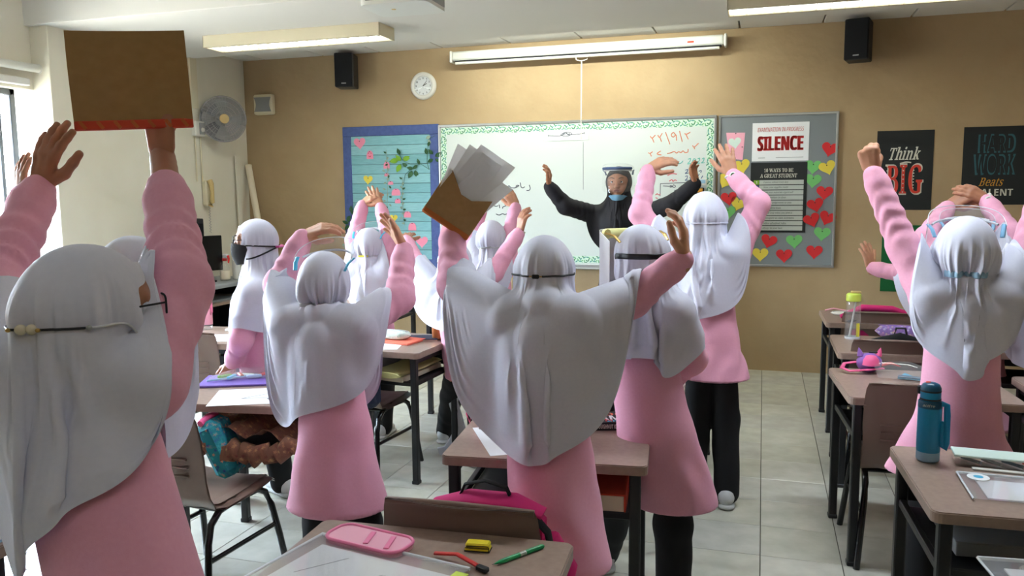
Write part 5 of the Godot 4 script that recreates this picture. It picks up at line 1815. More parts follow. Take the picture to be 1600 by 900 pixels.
func build_lamps() -> void:
	fixture(Vector3(-3.12, 2.585, 1.41), 1.42, "lit cream ceiling light left of the projector", Color(0.96, 1.0, 0.97), LAMP, "")
	fixture(Vector3(0.58, 2.585, 1.41), 1.42, "lit louvred ceiling light above the grey notice board", Color(0.96, 1.0, 0.97), LAMP, "")
	# the board lamp sits behind the bulkhead, out of sight
	var bl := thing("board_lamp", "tube batten for the whiteboard fixed behind the bulkhead", "board lamp", Vector3(-1.3, 2.67, 0.6))
	obj("reflector", sh().box(Vector3(0, -0.003, 0), Vector3(2.0, 0.006, 0.12), 0.002).box(Vector3(0, -0.011, 0.058), Vector3(2.0, 0.022, 0.004), 0.001).mesh(), mats.white_metal, bl)
	obj("tube", sh().tube([Vector3(-0.95, -0.013, 0.03), Vector3(0.95, -0.013, 0.03)], 0.006, 10).mesh(), mats.lamp_glow, bl)
	area(Vector3(-1.3, 2.647, 0.61), Vector3(-64, 0, 0), Vector2(1.95, 0.03), Color(0.97, 1.0, 0.95), BOARD)
	for q in [[-3.0, 3.6, "ceiling light trough over the class near the windows"], [0.5, 3.6, "ceiling light trough over the middle of the class"], [-3.0, 6.7, "ceiling light trough near the windows at the back"], [0.5, 6.7, "ceiling light trough above the back of the class"]]:
		trough(Vector3(q[0], 3.0, q[1]), 1.42, q[2], Color(0.88, 0.94, 1.0), REAR * (1.0 if q[1] < 5.0 else 0.15))
func people() -> Dictionary:
	return {
		"p1": {"head": Vector3(-0.824, 1.253, 5.740), "sl": Vector3(-0.975, 1.165, 5.740), "sr": Vector3(-0.750, 1.154, 5.720), "el": Vector3(-1.220, 1.257, 5.550), "er": Vector3(-0.782, 1.278, 5.600), "wl": Vector3(-1.309, 1.443, 5.360), "wr": Vector3(-0.951, 1.493, 5.420), "hip": Vector3(-0.700, 0.740, 5.800), "hem": Vector3(-0.680, 0.430, 5.830), "hem_r": 0.15, "fl": Vector3(0.250, 1.000, -0.100), "fr": Vector3(-0.100, 1.000, -0.050), "nl": Vector3(0.100, 0.000, -1.000), "nr": Vector3(0.100, 0.000, -1.000), "hl": "open", "hr": "grip", "yaw": -27, "body_yaw": -6, "cell": 0.008, "seed": 1, "feet": [Vector3(-0.760, 0.000, 5.800), Vector3(-0.620, 0.000, 5.800)], "head_size": 0.92, "cuff": [0.0, 0.075], "hijab": {"back": 0.34, "side_l": 0.34, "side_r": 0.21, "front": 0.42, "tie": 100, "pleats": 0.007, "hole": 0.95, "point": 0.06, "point_at": 0.1, "n": 144, "js": 48, "flare": 0.95}},
		"p2": {"head": Vector3(-2.136, 1.117, 4.600), "sl": Vector3(-2.274, 0.922, 4.620), "sr": Vector3(-2.027, 0.920, 4.600), "el": Vector3(-2.415, 1.154, 4.500), "er": Vector3(-2.199, 0.840, 4.350), "wl": Vector3(-2.490, 1.444, 4.350), "wr": Vector3(-2.293, 0.905, 4.200), "hip": Vector3(-2.150, 0.620, 4.620), "hem": Vector3(-2.150, 0.430, 4.620), "fl": Vector3(0.100, 1.000, 0.000), "fr": Vector3(0.200, 0.600, -0.800), "nl": Vector3(0.200, 0.000, -1.000), "nr": Vector3(-1.000, 0.000, 0.000), "yaw": -10, "seed": 2, "hijab": {"back": 0.5, "side_l": 0.34, "side_r": 0.4, "front": 0.5}},
		"p3": {"head": Vector3(-1.428, 1.222, 4.980), "sl": Vector3(-1.523, 1.072, 5.000), "sr": Vector3(-1.340, 1.068, 4.980), "el": Vector3(-1.732, 0.889, 4.850), "er": Vector3(-1.440, 0.888, 4.850), "wl": Vector3(-1.828, 0.844, 4.680), "wr": Vector3(-1.600, 0.877, 4.680), "hip": Vector3(-1.460, 0.680, 5.020), "hem": Vector3(-1.460, 0.430, 5.030), "hem_r": 0.12, "fl": Vector3(0.500, 0.500, -0.600), "fr": Vector3(-0.500, 0.500, -0.600), "nl": Vector3(1.000, 0.000, 0.000), "nr": Vector3(-1.000, 0.000, 0.000), "yaw": -15, "seed": 3, "hijab": {"back": 0.46, "side_l": 0.4, "side_r": 0.46, "front": 0.45, "tie": 96}},
		"p4": {"head": Vector3(-2.021, 1.221, 3.600), "sl": Vector3(-1.956, 0.999, 3.720), "sr": Vector3(-2.109, 0.983, 3.480), "el": Vector3(-2.005, 0.816, 3.760), "er": Vector3(-2.218, 0.774, 3.400), "wl": Vector3(-2.103, 0.693, 3.700), "wr": Vector3(-2.259, 0.658, 3.450), "hip": Vector3(-2.020, 0.660, 3.580), "hem": Vector3(-2.020, 0.450, 3.570), "fl": Vector3(-0.300, -0.750, 0.200), "fr": Vector3(-0.500, -0.600, 0.100), "nl": Vector3(-0.200, -0.200, -1.000), "nr": Vector3(0.300, -1.000, 0.000), "hl": "relaxed", "hr": "relaxed", "yaw": 112, "body_yaw": 100, "seed": 4, "feet": [Vector3(-2.250, 0.000, 3.550), Vector3(-2.060, 0.000, 3.420)], "foot_yaw": [1.2, 1.2], "cell": 0.009, "hijab": {"back": 0.36, "side_l": 0.36, "side_r": 0.36, "front": 0.36, "tie": 112, "hole": 0.98, "flare": 0.72, "pleats": 0.002}},
		"p5": {"head": Vector3(-1.248, 1.141, 4.350), "sl": Vector3(-1.349, 1.004, 4.400), "sr": Vector3(-1.112, 1.002, 4.380), "el": Vector3(-1.453, 1.122, 4.300), "er": Vector3(-1.037, 1.081, 4.240), "wl": Vector3(-1.399, 1.285, 4.220), "wr": Vector3(-1.072, 1.238, 4.120), "hip": Vector3(-1.200, 0.660, 4.400), "hem": Vector3(-1.190, 0.425, 4.420), "hem_r": 0.17, "fl": Vector3(0.900, 0.380, -0.250), "fr": Vector3(-0.550, 0.800, -0.200), "nl": Vector3(0.200, -0.800, -0.600), "nr": Vector3(-0.600, -0.300, 0.700), "hl": "relaxed", "hr": "open", "yaw": 0, "seed": 5, "feet": [Vector3(-1.290, 0.000, 4.400), Vector3(-1.100, 0.000, 4.400)], "cell": 0.008, "hijab": {"back": 0.34, "side_l": 0.33, "side_r": 0.27, "front": 0.4, "tie": 142, "tie_r": 0.054, "pleats": 0.016, "point": 0.1, "point_at": -0.35, "n": 132}},
		"p6": {"head": Vector3(-2.076, 1.132, 2.420), "sl": Vector3(-2.157, 0.975, 2.440), "sr": Vector3(-1.978, 0.977, 2.420), "el": Vector3(-2.206, 1.157, 2.360), "er": Vector3(-1.986, 1.169, 2.340), "wl": Vector3(-2.202, 1.371, 2.240), "wr": Vector3(-2.088, 1.355, 2.240), "hip": Vector3(-2.050, 0.640, 2.440), "hem": Vector3(-2.050, 0.460, 2.440), "fl": Vector3(0.800, 0.600, 0.000), "fr": Vector3(-0.500, 0.850, 0.000), "nl": Vector3(0.300, -0.500, -0.800), "nr": Vector3(0.000, -0.300, -1.000), "hl": "relaxed", "yaw": 0, "seed": 6, "feet": [Vector3(-2.120, 0.000, 2.440), Vector3(-2.010, 0.000, 2.440)], "hijab": {"back": 0.3, "side_l": 0.26, "side_r": 0.26, "front": 0.4, "tie": 138, "tie_r": 0.056, "pleats": 0.01, "n": 96, "js": 36}},
		"p7": {"head": Vector3(-1.401, 1.079, 2.780), "sl": Vector3(-1.490, 0.935, 2.820), "sr": Vector3(-1.291, 0.930, 2.820), "el": Vector3(-1.630, 1.049, 2.750), "er": Vector3(-1.213, 1.020, 2.720), "wl": Vector3(-1.752, 1.179, 2.620), "wr": Vector3(-1.103, 1.224, 2.620), "hip": Vector3(-1.350, 0.600, 2.800), "hem": Vector3(-1.330, 0.470, 2.800), "hem_r": 0.13, "fl": Vector3(-0.300, 0.300, -0.900), "fr": Vector3(0.200, 1.000, 0.000), "nl": Vector3(0.000, -1.000, 0.000), "nr": Vector3(0.600, 0.000, -0.800), "hr": "relaxed", "yaw": 0, "seed": 7, "feet": [Vector3(-1.620, 0.000, 2.420), Vector3(-1.300, 0.000, 2.750)], "hijab": {"back": 0.34, "side_l": 0.33, "side_r": 0.33, "front": 0.4, "tie": 98, "n": 96, "js": 36}},
		"p8": {"head": Vector3(-0.469, 1.205, 4.500), "sl": Vector3(-0.548, 1.078, 4.580), "sr": Vector3(-0.355, 1.082, 4.580), "el": Vector3(-0.738, 1.159, 4.500), "er": Vector3(-0.235, 1.126, 4.440), "wl": Vector3(-0.802, 1.331, 4.360), "wr": Vector3(-0.092, 1.247, 4.460), "hip": Vector3(-0.440, 0.680, 4.560), "hem": Vector3(-0.410, 0.410, 4.600), "hem_r": 0.15, "fl": Vector3(0.100, 1.000, -0.050), "fr": Vector3(-0.050, 1.000, -0.120), "nl": Vector3(0.200, 0.000, -1.000), "nr": Vector3(-1.000, 0.000, -0.050), "hl": "grip", "hr": "relaxed", "cuff": [0.02, 0.0], "yaw": 0, "seed": 8, "feet": [Vector3(-0.500, 0.000, 4.580), Vector3(-0.360, 0.000, 4.580)], "cell": 0.008, "hijab": {"back": 0.5, "side_l": 0.31, "side_r": 0.31, "front": 0.42, "tie": 98, "pleats": 0.005, "n": 150, "js": 54, "flare": 1.2}},
		"p9": {"head": Vector3(-1.349, 1.174, 2.350), "sl": Vector3(-1.425, 1.020, 2.380), "sr": Vector3(-1.257, 1.018, 2.360), "el": Vector3(-1.474, 1.171, 2.300), "er": Vector3(-1.262, 1.186, 2.280), "wl": Vector3(-1.460, 1.359, 2.200), "wr": Vector3(-1.250, 1.351, 2.200), "hip": Vector3(-1.330, 0.640, 2.370), "hem": Vector3(-1.320, 0.470, 2.370), "fl": Vector3(0.100, 1.000, 0.000), "fr": Vector3(-0.550, 0.950, 0.000), "nl": Vector3(0.000, 0.000, -1.000), "nr": Vector3(-0.300, 0.000, -1.000), "hr": "relaxed", "yaw": 0, "seed": 9, "feet": [Vector3(-1.380, 0.000, 2.370), Vector3(-1.260, 0.000, 2.370)], "hijab": {"back": 0.34, "side_l": 0.28, "side_r": 0.22, "front": 0.4, "tie": 128, "tie_r": 0.06, "pleats": 0.009, "n": 96, "js": 36}},
		"p10": {"head": Vector3(-0.256, 1.221, 4.150), "sl": Vector3(-0.376, 1.032, 4.100), "sr": Vector3(-0.153, 1.051, 4.180), "el": Vector3(-0.374, 0.853, 4.050), "er": Vector3(-0.103, 0.889, 4.050), "wl": Vector3(-0.447, 0.712, 3.920), "wr": Vector3(-0.195, 0.776, 3.950), "hip": Vector3(-0.200, 0.660, 4.160), "hem": Vector3(-0.140, 0.425, 4.120), "hem_r": 0.135, "fl": Vector3(-0.500, -0.250, -0.800), "fr": Vector3(-0.600, -0.100, -0.800), "nl": Vector3(0.000, -1.000, 0.000), "nr": Vector3(0.000, -1.000, 0.000), "hl": "open", "hr": "relaxed", "yaw": 48, "body_yaw": 14, "pitch": -8, "seed": 10, "feet": [Vector3(-0.440, 0.000, 3.740), Vector3(-0.140, 0.000, 4.100)], "cell": 0.008, "hijab": {"back": 0.3, "side_l": 0.3, "side_r": 0.33, "front": 0.36, "tie": 99, "pleats": 0.004, "flare": 0.8, "point": 0.07, "point_at": 0.15, "n": 132}},
		"p11": {"head": Vector3(-0.140, 1.313, 2.950), "sl": Vector3(-0.258, 1.142, 2.980), "sr": Vector3(0.002, 1.151, 2.980), "el": Vector3(-0.435, 1.321, 2.920), "er": Vector3(0.086, 1.368, 2.920), "wl": Vector3(-0.415, 1.531, 2.800), "wr": Vector3(-0.034, 1.500, 2.850), "hip": Vector3(-0.100, 0.760, 2.980), "hem": Vector3(-0.090, 0.590, 2.980), "hem_r": 0.16, "fl": Vector3(0.850, 0.450, -0.100), "fr": Vector3(-0.300, 1.000, -0.100), "nl": Vector3(0.000, -0.700, -0.700), "nr": Vector3(-0.100, 0.000, -1.000), "hl": "relaxed", "hr": "open", "yaw": 0, "seed": 11, "feet": [Vector3(-0.170, 0.000, 2.980), Vector3(-0.020, 0.000, 2.980)], "head_size": 1.0, "hand": 0.155, "cell": 0.009, "hijab": {"back": 0.42, "side_l": 0.29, "side_r": 0.29, "front": 0.42, "tie": 112, "pleats": 0.009, "n": 132}},
		"p12": {"head": Vector3(0.721, 1.228, 3.800), "sl": Vector3(0.622, 1.072, 3.820), "sr": Vector3(0.826, 1.076, 3.800), "el": Vector3(0.552, 1.234, 3.740), "er": Vector3(0.922, 1.217, 3.700), "wl": Vector3(0.457, 1.484, 3.660), "wr": Vector3(0.979, 1.442, 3.620), "hip": Vector3(0.720, 0.720, 3.830), "hem": Vector3(0.710, 0.510, 3.840), "hem_r": 0.2, "hem_flat": 1.6, "fl": Vector3(-0.250, 1.000, 0.000), "fr": Vector3(0.100, 1.000, 0.000), "nl": Vector3(0.300, 0.000, -1.000), "nr": Vector3(0.000, 0.000, -1.000), "hl": "fist", "hr": "fist", "yaw": 0, "seed": 12, "feet": [Vector3(0.640, 0.000, 3.830), Vector3(0.800, 0.000, 3.830)], "head_size": 1.0, "hand": 0.155, "cell": 0.008, "hijab": {"back": 0.28, "side_l": 0.19, "side_r": 0.2, "front": 0.34, "tie": 140, "tie_r": 0.062, "pleats": 0.016, "point": 0.05, "point_at": 0.0, "n": 132}},
		"p13": {"head": Vector3(0.927, 1.210, 2.850), "sl": Vector3(0.827, 1.057, 2.880), "sr": Vector3(1.032, 1.059, 2.860), "el": Vector3(0.784, 1.214, 2.800), "er": Vector3(1.105, 1.227, 2.800), "wl": Vector3(0.886, 1.349, 2.680), "wr": Vector3(1.029, 1.376, 2.680), "hip": Vector3(0.950, 0.620, 2.900), "hem": Vector3(0.970, 0.420, 2.900), "fl": Vector3(0.800, 0.550, 0.000), "fr": Vector3(-0.850, 0.500, 0.050), "nl": Vector3(0.200, -0.600, -0.800), "nr": Vector3(-0.100, -0.300, -1.000), "hl": "relaxed", "hr": "relaxed", "yaw": 0, "seed": 13, "feet": [Vector3(0.900, 0.000, 2.900), Vector3(1.020, 0.000, 2.900)], "hijab": {"back": 0.45, "side_l": 0.28, "side_r": 0.28, "front": 0.4, "n": 96, "js": 36}},
		"p14": {"head": Vector3(1.163, 1.105, 2.100), "sl": Vector3(1.042, 0.959, 2.120), "sr": Vector3(1.276, 0.956, 2.100), "el": Vector3(0.851, 0.977, 2.080), "er": Vector3(1.403, 0.928, 2.050), "wl": Vector3(0.660, 1.013, 2.000), "wr": Vector3(1.490, 1.021, 2.000), "hip": Vector3(1.160, 0.600, 2.100), "hem": Vector3(1.160, 0.450, 2.100), "fl": Vector3(-0.200, 1.000, -0.100), "fr": Vector3(0.200, 1.000, 0.000), "nl": Vector3(-0.600, 0.000, -0.800), "nr": Vector3(0.000, 0.000, -1.000), "yaw": 0, "seed": 14, "feet": [Vector3(1.100, 0.000, 2.100), Vector3(1.220, 0.000, 2.100)], "hijab": {"back": 0.45, "side_l": 0.42, "side_r": 0.3, "front": 0.4, "n": 96, "js": 36}},
		"p15": {"head": Vector3(1.239, 1.159, 2.720), "sl": Vector3(1.138, 0.986, 2.740), "sr": Vector3(1.357, 0.989, 2.720), "el": Vector3(1.190, 0.763, 2.680), "er": Vector3(1.435, 0.774, 2.680), "wl": Vector3(1.269, 0.866, 2.550), "wr": Vector3(1.493, 0.902, 2.550), "hip": Vector3(1.330, 0.620, 2.740), "hem": Vector3(1.330, 0.460, 2.740), "fl": Vector3(0.000, 0.500, -0.800), "fr": Vector3(0.000, 0.500, -0.800), "nl": Vector3(1.000, 0.000, 0.000), "nr": Vector3(-1.000, 0.000, 0.000), "yaw": 0, "seed": 15, "feet": [Vector3(1.270, 0.000, 2.740), Vector3(1.400, 0.000, 2.740)], "hijab": {"back": 0.5, "side_l": 0.45, "side_r": 0.45, "front": 0.4, "n": 96, "js": 36}},
		"teacher": {"head": Vector3(-0.926, 1.493, 0.620), "sr": Vector3(-1.123, 1.260, 0.600), "sl": Vector3(-0.736, 1.260, 0.600), "er": Vector3(-1.299, 1.326, 0.760), "el": Vector3(-0.518, 1.337, 0.760), "wr": Vector3(-1.410, 1.478, 0.840), "wl": Vector3(-0.344, 1.484, 0.840), "hip": Vector3(-0.920, 0.850, 0.600), "hem": Vector3(-0.910, 0.050, 0.620), "hem_r": 0.27, "hem_flat": 1.15, "fl": Vector3(-0.300, 1.000, 0.100), "fr": Vector3(0.100, 1.000, 0.100), "nl": Vector3(0.800, 0.000, 0.500), "nr": Vector3(-0.800, 0.000, 0.500), "hl": "relaxed", "hr": "relaxed", "yaw": 180, "seed": 16, "feet": [Vector3(-0.820, 0.000, 0.680), Vector3(-1.020, 0.000, 0.680)], "head_size": 1.12, "hand": 0.175, "wide": 1.25, "sleeve": 1.3, "cell": 0.011, "hijab": {"back": 0.5, "side_l": 0.3, "side_r": 0.3, "front": 0.44, "tie": 118, "pleats": 0.002, "hole": 0.92, "flare": 0.7, "n": 96, "js": 36}},
	}

func paper(label: String, at: Vector3, yaw: float, w: float, d: float, mt: Material, marks := []) -> Node3D:
	var t := thing("worksheet", label, "worksheet", at, yaw)
	obj("sheet", boxm(Vector3(0, 0.0006, 0), Vector3(w, 0.0012, d), 0.0003), mt, t)
	if marks.size():
		var o := obj("pencil_marks", strokes(marks, 0.003), mats.marker_black, t)
		o.rotation.x = -PI / 2
		o.position.y = 0.0013
	return t

func plastic_folder(called: String, label: String, at: Vector3, yaw: float, w: float, d: float, group := "") -> Node3D:
	var t := thing(called, label, "folder", at, yaw, group)
	obj("paper_insert", boxm(Vector3(0.01, 0.003, 0.01), Vector3(w - 0.05, 0.004, d - 0.06), 0.0005), mats.paper, t)
	var s := sh().at(Vector3(0, 0.006, 0), 0, -90)
	s.prism(rounded(w, d, 0.012), 0.0012)
	obj("clear_cover", s.mesh(), mats.clear_plastic, t)
	obj("zip_edge", sh().tube([Vector3(-w * 0.5, 0.006, -d * 0.5), Vector3(w * 0.5, 0.006, -d * 0.5)], 0.004, 6).tube([Vector3(-w * 0.5, 0.006, -d * 0.5), Vector3(-w * 0.5, 0.006, d * 0.5)], 0.003, 6).mesh(), mats.clear_edge, t)
	return t

func pen(label: String, at: Vector3, yaw: float, mt: Material, l := 0.14, called := "pen") -> Node3D:
	var t := thing(called, label, called, at, yaw)
	var s := sh().at(Vector3(0, 0.005, 0), 0, 0, -90)
	s.lathe([[0.0012, l * 0.5], [0.0045, l * 0.38], [0.005, l * 0.3], [0.005, -l * 0.1]], 12)
	obj("grip", s.mesh(), mt, t)
	obj("barrel", sh().at(Vector3(0, 0.005, 0), 0, 0, -90).lathe([[0.005, -l * 0.0], [0.005, -l * 0.3]], 12).mesh(), mats.milky, t)
	obj("cap", sh().at(Vector3(0, 0.005, 0), 0, 0, -90).lathe([[0.0052, -l * 0.12], [0.0052, -l * 0.46], [0.003, -l * 0.5], [0.0001, -l * 0.5]], 12).box(Vector3(0.0065, -l * 0.3, 0), Vector3(0.002, l * 0.3, 0.004), 0.0008).mesh(), mt, t)
	obj("tip", sh().at(Vector3(0, 0.005, 0), 0, 0, -90).lathe([[0.0004, l * 0.54], [0.0014, l * 0.5]], 8).mesh(), mats.ink, t)
	return t

func pouch(called: String, label: String, at: Vector3, yaw: float, size: Vector3, mt: Material, zip: Material, cat := "pencil case") -> Node3D:
	var t := thing(called, label, cat, at, yaw)
	var rows := []
	for j in 9:
		var f := -1.0 + j / 4.0
		var k := pow(maxf(0.0, 1.0 - pow(absf(f), 3.5)), 0.5) + 0.02
		var row := []
		for i in 20:
			var a := TAU * i / 20
			var c := cos(a)
			var s := sin(a)
			row.append(Vector3(f * size.x * 0.5, size.y * 0.5 + signf(c) * pow(absf(c), 0.6) * size.y * 0.5 * k, signf(s) * pow(absf(s), 0.6) * size.z * 0.5 * k))
		rows.append(row)
	obj("body", sh().grid(rows, true).mesh(), mt, t)
	obj("zip", sh().tube([Vector3(-size.x * 0.42, size.y * 0.98, 0), Vector3(0, size.y * 1.005, 0), Vector3(size.x * 0.42, size.y * 0.98, 0)], 0.004, 6, false, 0.5).mesh(), zip, t)
	obj("zip_pull", boxm(Vector3(size.x * 0.4, size.y * 0.98, 0.006), Vector3(0.006, 0.004, 0.02), 0.001), mats.alu, t)
	return t

func build_class() -> void:
	var dp := desk_proto()
	var dg := "school desks"
	var D := [
		[0.797, 4.33, 2.6, "brown desk carrying the blue water bottle"],
		[0.71, 3.215, 4.0, "brown desk carrying the pink animal pouch"],
		[0.762, 2.36, 0.0, "brown desk carrying the clear bottle with lime lid"],
		[0.77, 1.42, 1.0, "brown desk closest to the wall under the Think BIG poster"],
		[0.92, 5.12, 0.0, "brown desk under the plastic folder in the lower corner"],
		[1.4, 3.215, 2.0, "brown desk beside the pink pouch desk, behind the girl with clenched fists"],
		[1.42, 2.18, 0.0, "brown desk beside the clear bottle desk"],
		[1.42, 1.4, 0.0, "brown desk by the front wall below HARD WORK poster"],
		[-0.51, 4.24, 6.0, "brown desk holding the thick black paperback"],
		[-0.555, 5.29, 3.0, "brown desk holding the yellow eraser and green pen"],
		[-1.75, 2.865, -3.0, "brown desk holding the copper bottle and mint case"],
		[-1.74, 3.94, 8.0, "brown desk holding the violet folder and white worksheet"],
		[-2.75, 2.92, 6.0, "brown desk holding the pink water bottle"],
		[-2.76, 1.13, 0.0, "brown desk half hidden by the girl with the yellow clip"],
		[-1.68, 1.65, 3.0, "brown desk just behind the copper bottle, by the front wall"],
		[-1.78, 5.6, 0.0, "brown desk with a white book beside the girl holding the folder"],
		[-0.42, 2.5, 0.0, "brown desk in front of the tallest girl near the whiteboard"],
		[-0.48, 3.36, 4.0, "brown desk beyond the paperback desk, behind the girl with the black headband"]]
	for k in D.size():
		place(dp, k == 0, Vector3(D[k][0], 0, D[k][1]), D[k][2], D[k][3], "desk", dg)
	var cp := chair_proto()
	var cg := "brown plastic school chairs"
	var C := [
		[-0.55, 4.79, 2.0, "brown plastic chair with a magenta backpack on its seat"],
		[-1.8, 4.31, -4.0, "brown plastic chair with a teal flowered bag, beside the girl holding the folder"],
		[0.66, 3.28, 3.0, "brown plastic chair tucked under the pink pouch desk"],
		[0.71, 2.36, 0.0, "brown plastic chair tucked under the clear bottle desk"],
		[-1.83, 2.98, -6.0, "brown plastic chair with a navy bag under the copper bottle desk"],
		[-2.78, 2.98, 4.0, "brown plastic chair pushed up to the pink water bottle desk"],
		[0.75, 1.42, 0.0, "brown plastic chair with a magenta bag near the front wall"]]
	for k in C.size():
		place(cp, k == 0, Vector3(C[k][0], 0, C[k][1]), C[k][2], C[k][3], "chair", cg)
	var T := 0.66
	# on the desk of the blue bottle
	var wb := thing("water_bottle", "blue sports water bottle with a side strap on the desk", "water bottle", Vector3(0.569, T, 4.2), -30)
	obj("body", bottle_profile([[0.0245, 0.172], [0.0295, 0.164], [0.031, 0.155], [0.031, 0.03], [0.03, 0.028]]), mats.blue_bottle, wb)
	obj("base", bottle_profile([[0.03, 0.028], [0.0305, 0.024], [0.0305, 0.006], [0.027, 0.0], [0.0001, 0.0]]), mats.pale_blue, wb)
	obj("shoulder_band", bottle_profile([[0.0285, 0.174], [0.0312, 0.172], [0.0316, 0.156], [0.0312, 0.154]]), mats.blue_dark, wb)
	text("active", 0.008, 0.03, mats.chalk, wb, Vector3(0.008, 0.165, 0.0308), false, "Droid Serif", 15, 0.3)
	obj("neck_ring", bottle_profile([[0.0255, 0.2], [0.0265, 0.198], [0.0265, 0.178], [0.0255, 0.174]]), mats.blue_bottle, wb)
	obj("seal", bottle_profile([[0.0268, 0.204], [0.0274, 0.202], [0.0268, 0.199]]), mats.ink, wb)
	obj("lower_seal", bottle_profile([[0.0268, 0.181], [0.0274, 0.179], [0.0268, 0.176]]), mats.ink, wb)
	obj("lid", bottle_profile([[0.0001, 0.226], [0.012, 0.225], [0.022, 0.22], [0.0268, 0.21], [0.0268, 0.2]]), mats.blue_dark, wb)
	obj("button", sh().at(Vector3(-0.006, 0.224, 0.004)).lathe([[0.0001, 0.004], [0.006, 0.003], [0.007, 0.0]], 12).mesh(), mats.red_edge, wb)
	obj("latch", boxm(Vector3(-0.03, 0.2, 0), Vector3(0.01, 0.024, 0.014), 0.003), mats.ink, wb)
	obj("carry_strap", sh().tube([Vector3(0.03, 0.168, 0), Vector3(0.044, 0.166, 0), Vector3(0.046, 0.14, 0), Vector3(0.047, 0.06, 0), Vector3(0.044, 0.045, 0), Vector3(0.033, 0.05, 0), Vector3(0.031, 0.12, 0)], 0.009, 8, false, 0.35, Vector3.BACK).mesh(), mats.blue_bottle, wb)
	var bx := thing("pencil_box", "flat translucent pencil box beside the blue water bottle", "pencil box", Vector3(0.76, T, 4.2), -4)
	obj("tray", boxm(Vector3(0, 0.014, 0), Vector3(0.25, 0.024, 0.075), 0.005), mats.clear_plastic, bx)
	obj("lid", boxm(Vector3(0, 0.029, 0), Vector3(0.255, 0.006, 0.08), 0.003), mats.mint, bx)
	for k in 4:
		obj("crayon", sh().tube([Vector3(-0.1 + k * 0.05, 0.009, -0.02), Vector3(-0.06 + k * 0.05, 0.009, 0.022)], 0.005, 8).mesh(), [mats.navy, mats.pc_grey, mats.blue_dark, mats.red_plastic][k], bx)
	var ru := thing("ruler", "white ruler lying along the front of the translucent pencil box", "ruler", Vector3(0.8, T, 4.262), -4)
	obj("strip", boxm(Vector3(0, 0.003, 0), Vector3(0.26, 0.005, 0.016), 0.001), mats.white_plastic, ru)
	var pf := plastic_folder("plastic_folder", "clear plastic folder with a taped white sheet beside the blue bottle", Vector3(0.8, T, 4.41), -1, 0.36, 0.2)
	obj("tape_roll_label", sh().at(Vector3(-0.135, 0.0075, -0.07)).lathe([[0.0001, 0.0012], [0.026, 0.001], [0.027, 0.0]], 24).mesh(), mats.paper, pf)
	obj("label_print", sh().at(Vector3(-0.135, 0.0087, -0.07)).lathe([[0.0001, 0.0006], [0.012, 0.0]], 16).mesh(), mats.cyan_tab, pf)
	plastic_folder("plastic_folder", "clear plastic folder on the desk in the lower corner", Vector3(0.74, T, 4.98), 6, 0.36, 0.27)
	for q in [[0.75, 0.505, 4.3, 3, "grey exercise books in the tray of the blue bottle desk", 1, 0.34], [0.95, 0.505, 4.33, -8, "brown workbook in the tray of the blue bottle desk", 0, 0.2]]:
		var t := thing("exercise_book", q[4], "books", Vector3(q[0], q[1], q[2]), q[3])
		obj("pages", boxm(Vector3(0, 0.02, 0), Vector3(q[6], 0.036, 0.36), 0.002), mats.paper_cream if q[5] == 0 else mats.pc_grey, t)
		obj("cover", boxm(Vector3(0, 0.041, 0), Vector3(q[6] + 0.005, 0.003, 0.365), 0.001), mats.old_ivory if q[5] == 0 else mats.pc_grey, t)
	# pink animal pouch
	var an := thing("animal_pouch", "round pink and purple animal pouch with pointed ears and a pink strap", "pouch", Vector3(0.55, T, 3.02), 10)
	var ball := []
	for j in 11:
		var f := PI * (0.03 + 0.94 * j / 10.0)
		var row := []
		for i in 22:
			var a := TAU * i / 22
			row.append(Vector3(sin(f) * sin(a) * 0.052, 0.04 + cos(f) * 0.042, sin(f) * cos(a) * 0.035))
		ball.append(row)
	obj("body", sh().grid(ball, true).mesh(), mats.purple, an)
	obj("face", sh().at(Vector3(0.0, 0.045, 0.02)).lathe([[0.0001, 0.032], [0.02, 0.028], [0.032, 0.012], [0.036, -0.01]], 18).mesh(), mats.hot_pink, an)
	for s: float in [-1.0, 1.0]:
		obj("ear", sh().at(Vector3(0.036 * s, 0.07, 0.0), 0, 0, -14 * s).lathe([[0.0005, 0.036], [0.008, 0.02], [0.014, 0.0]], 10).mesh(), mats.purple if s < 0 else mats.hot_pink, an)
		obj("eye", sh().at(Vector3(0.014 * s, 0.05, 0.04), 0, 90).lathe([[0.0001, 0.004], [0.003, 0.0]], 8).mesh(), mats.ink, an)
	obj("zip", boxm(Vector3(0.02, 0.084, 0.0), Vector3(0.045, 0.005, 0.01), 0.002), mats.dark_hole, an)
	obj("strap", sh().tube([Vector3(0.05, 0.02, 0.02), Vector3(-0.01, 0.02, 0.05), Vector3(-0.09, 0.012, 0.045), Vector3(-0.115, 0.02, 0.02), Vector3(-0.1, 0.035, 0.0), Vector3(-0.05, 0.04, -0.01)], 0.011, 8, false, 0.35).mesh(), mats.hot_pink, an)
	obj("tail", sh().tube([Vector3(0.045, 0.03, 0.0), Vector3(0.09, 0.036, -0.01), Vector3(0.13, 0.022, -0.01)], [0.014, 0.012, 0.004], 8, false, 0.5).mesh(), mats.red_plastic, an)
	var zb := thing("zip_bag", "clear zip bag of blue stationery beside the pink animal pouch", "zip bag", Vector3(0.68, T, 3.12), -14)
	obj("bag", sh().grid([[Vector3(-0.13, 0.05, -0.05), Vector3(0.0, 0.06, -0.06), Vector3(0.13, 0.03, -0.05)], [Vector3(-0.12, 0.035, 0.0), Vector3(0.0, 0.05, 0.0), Vector3(0.14, 0.03, 0.0)], [Vector3(-0.1, 0.004, 0.05), Vector3(0.02, 0.01, 0.06), Vector3(0.14, 0.004, 0.05)]]).mesh(), mats.clear_plastic, zb)
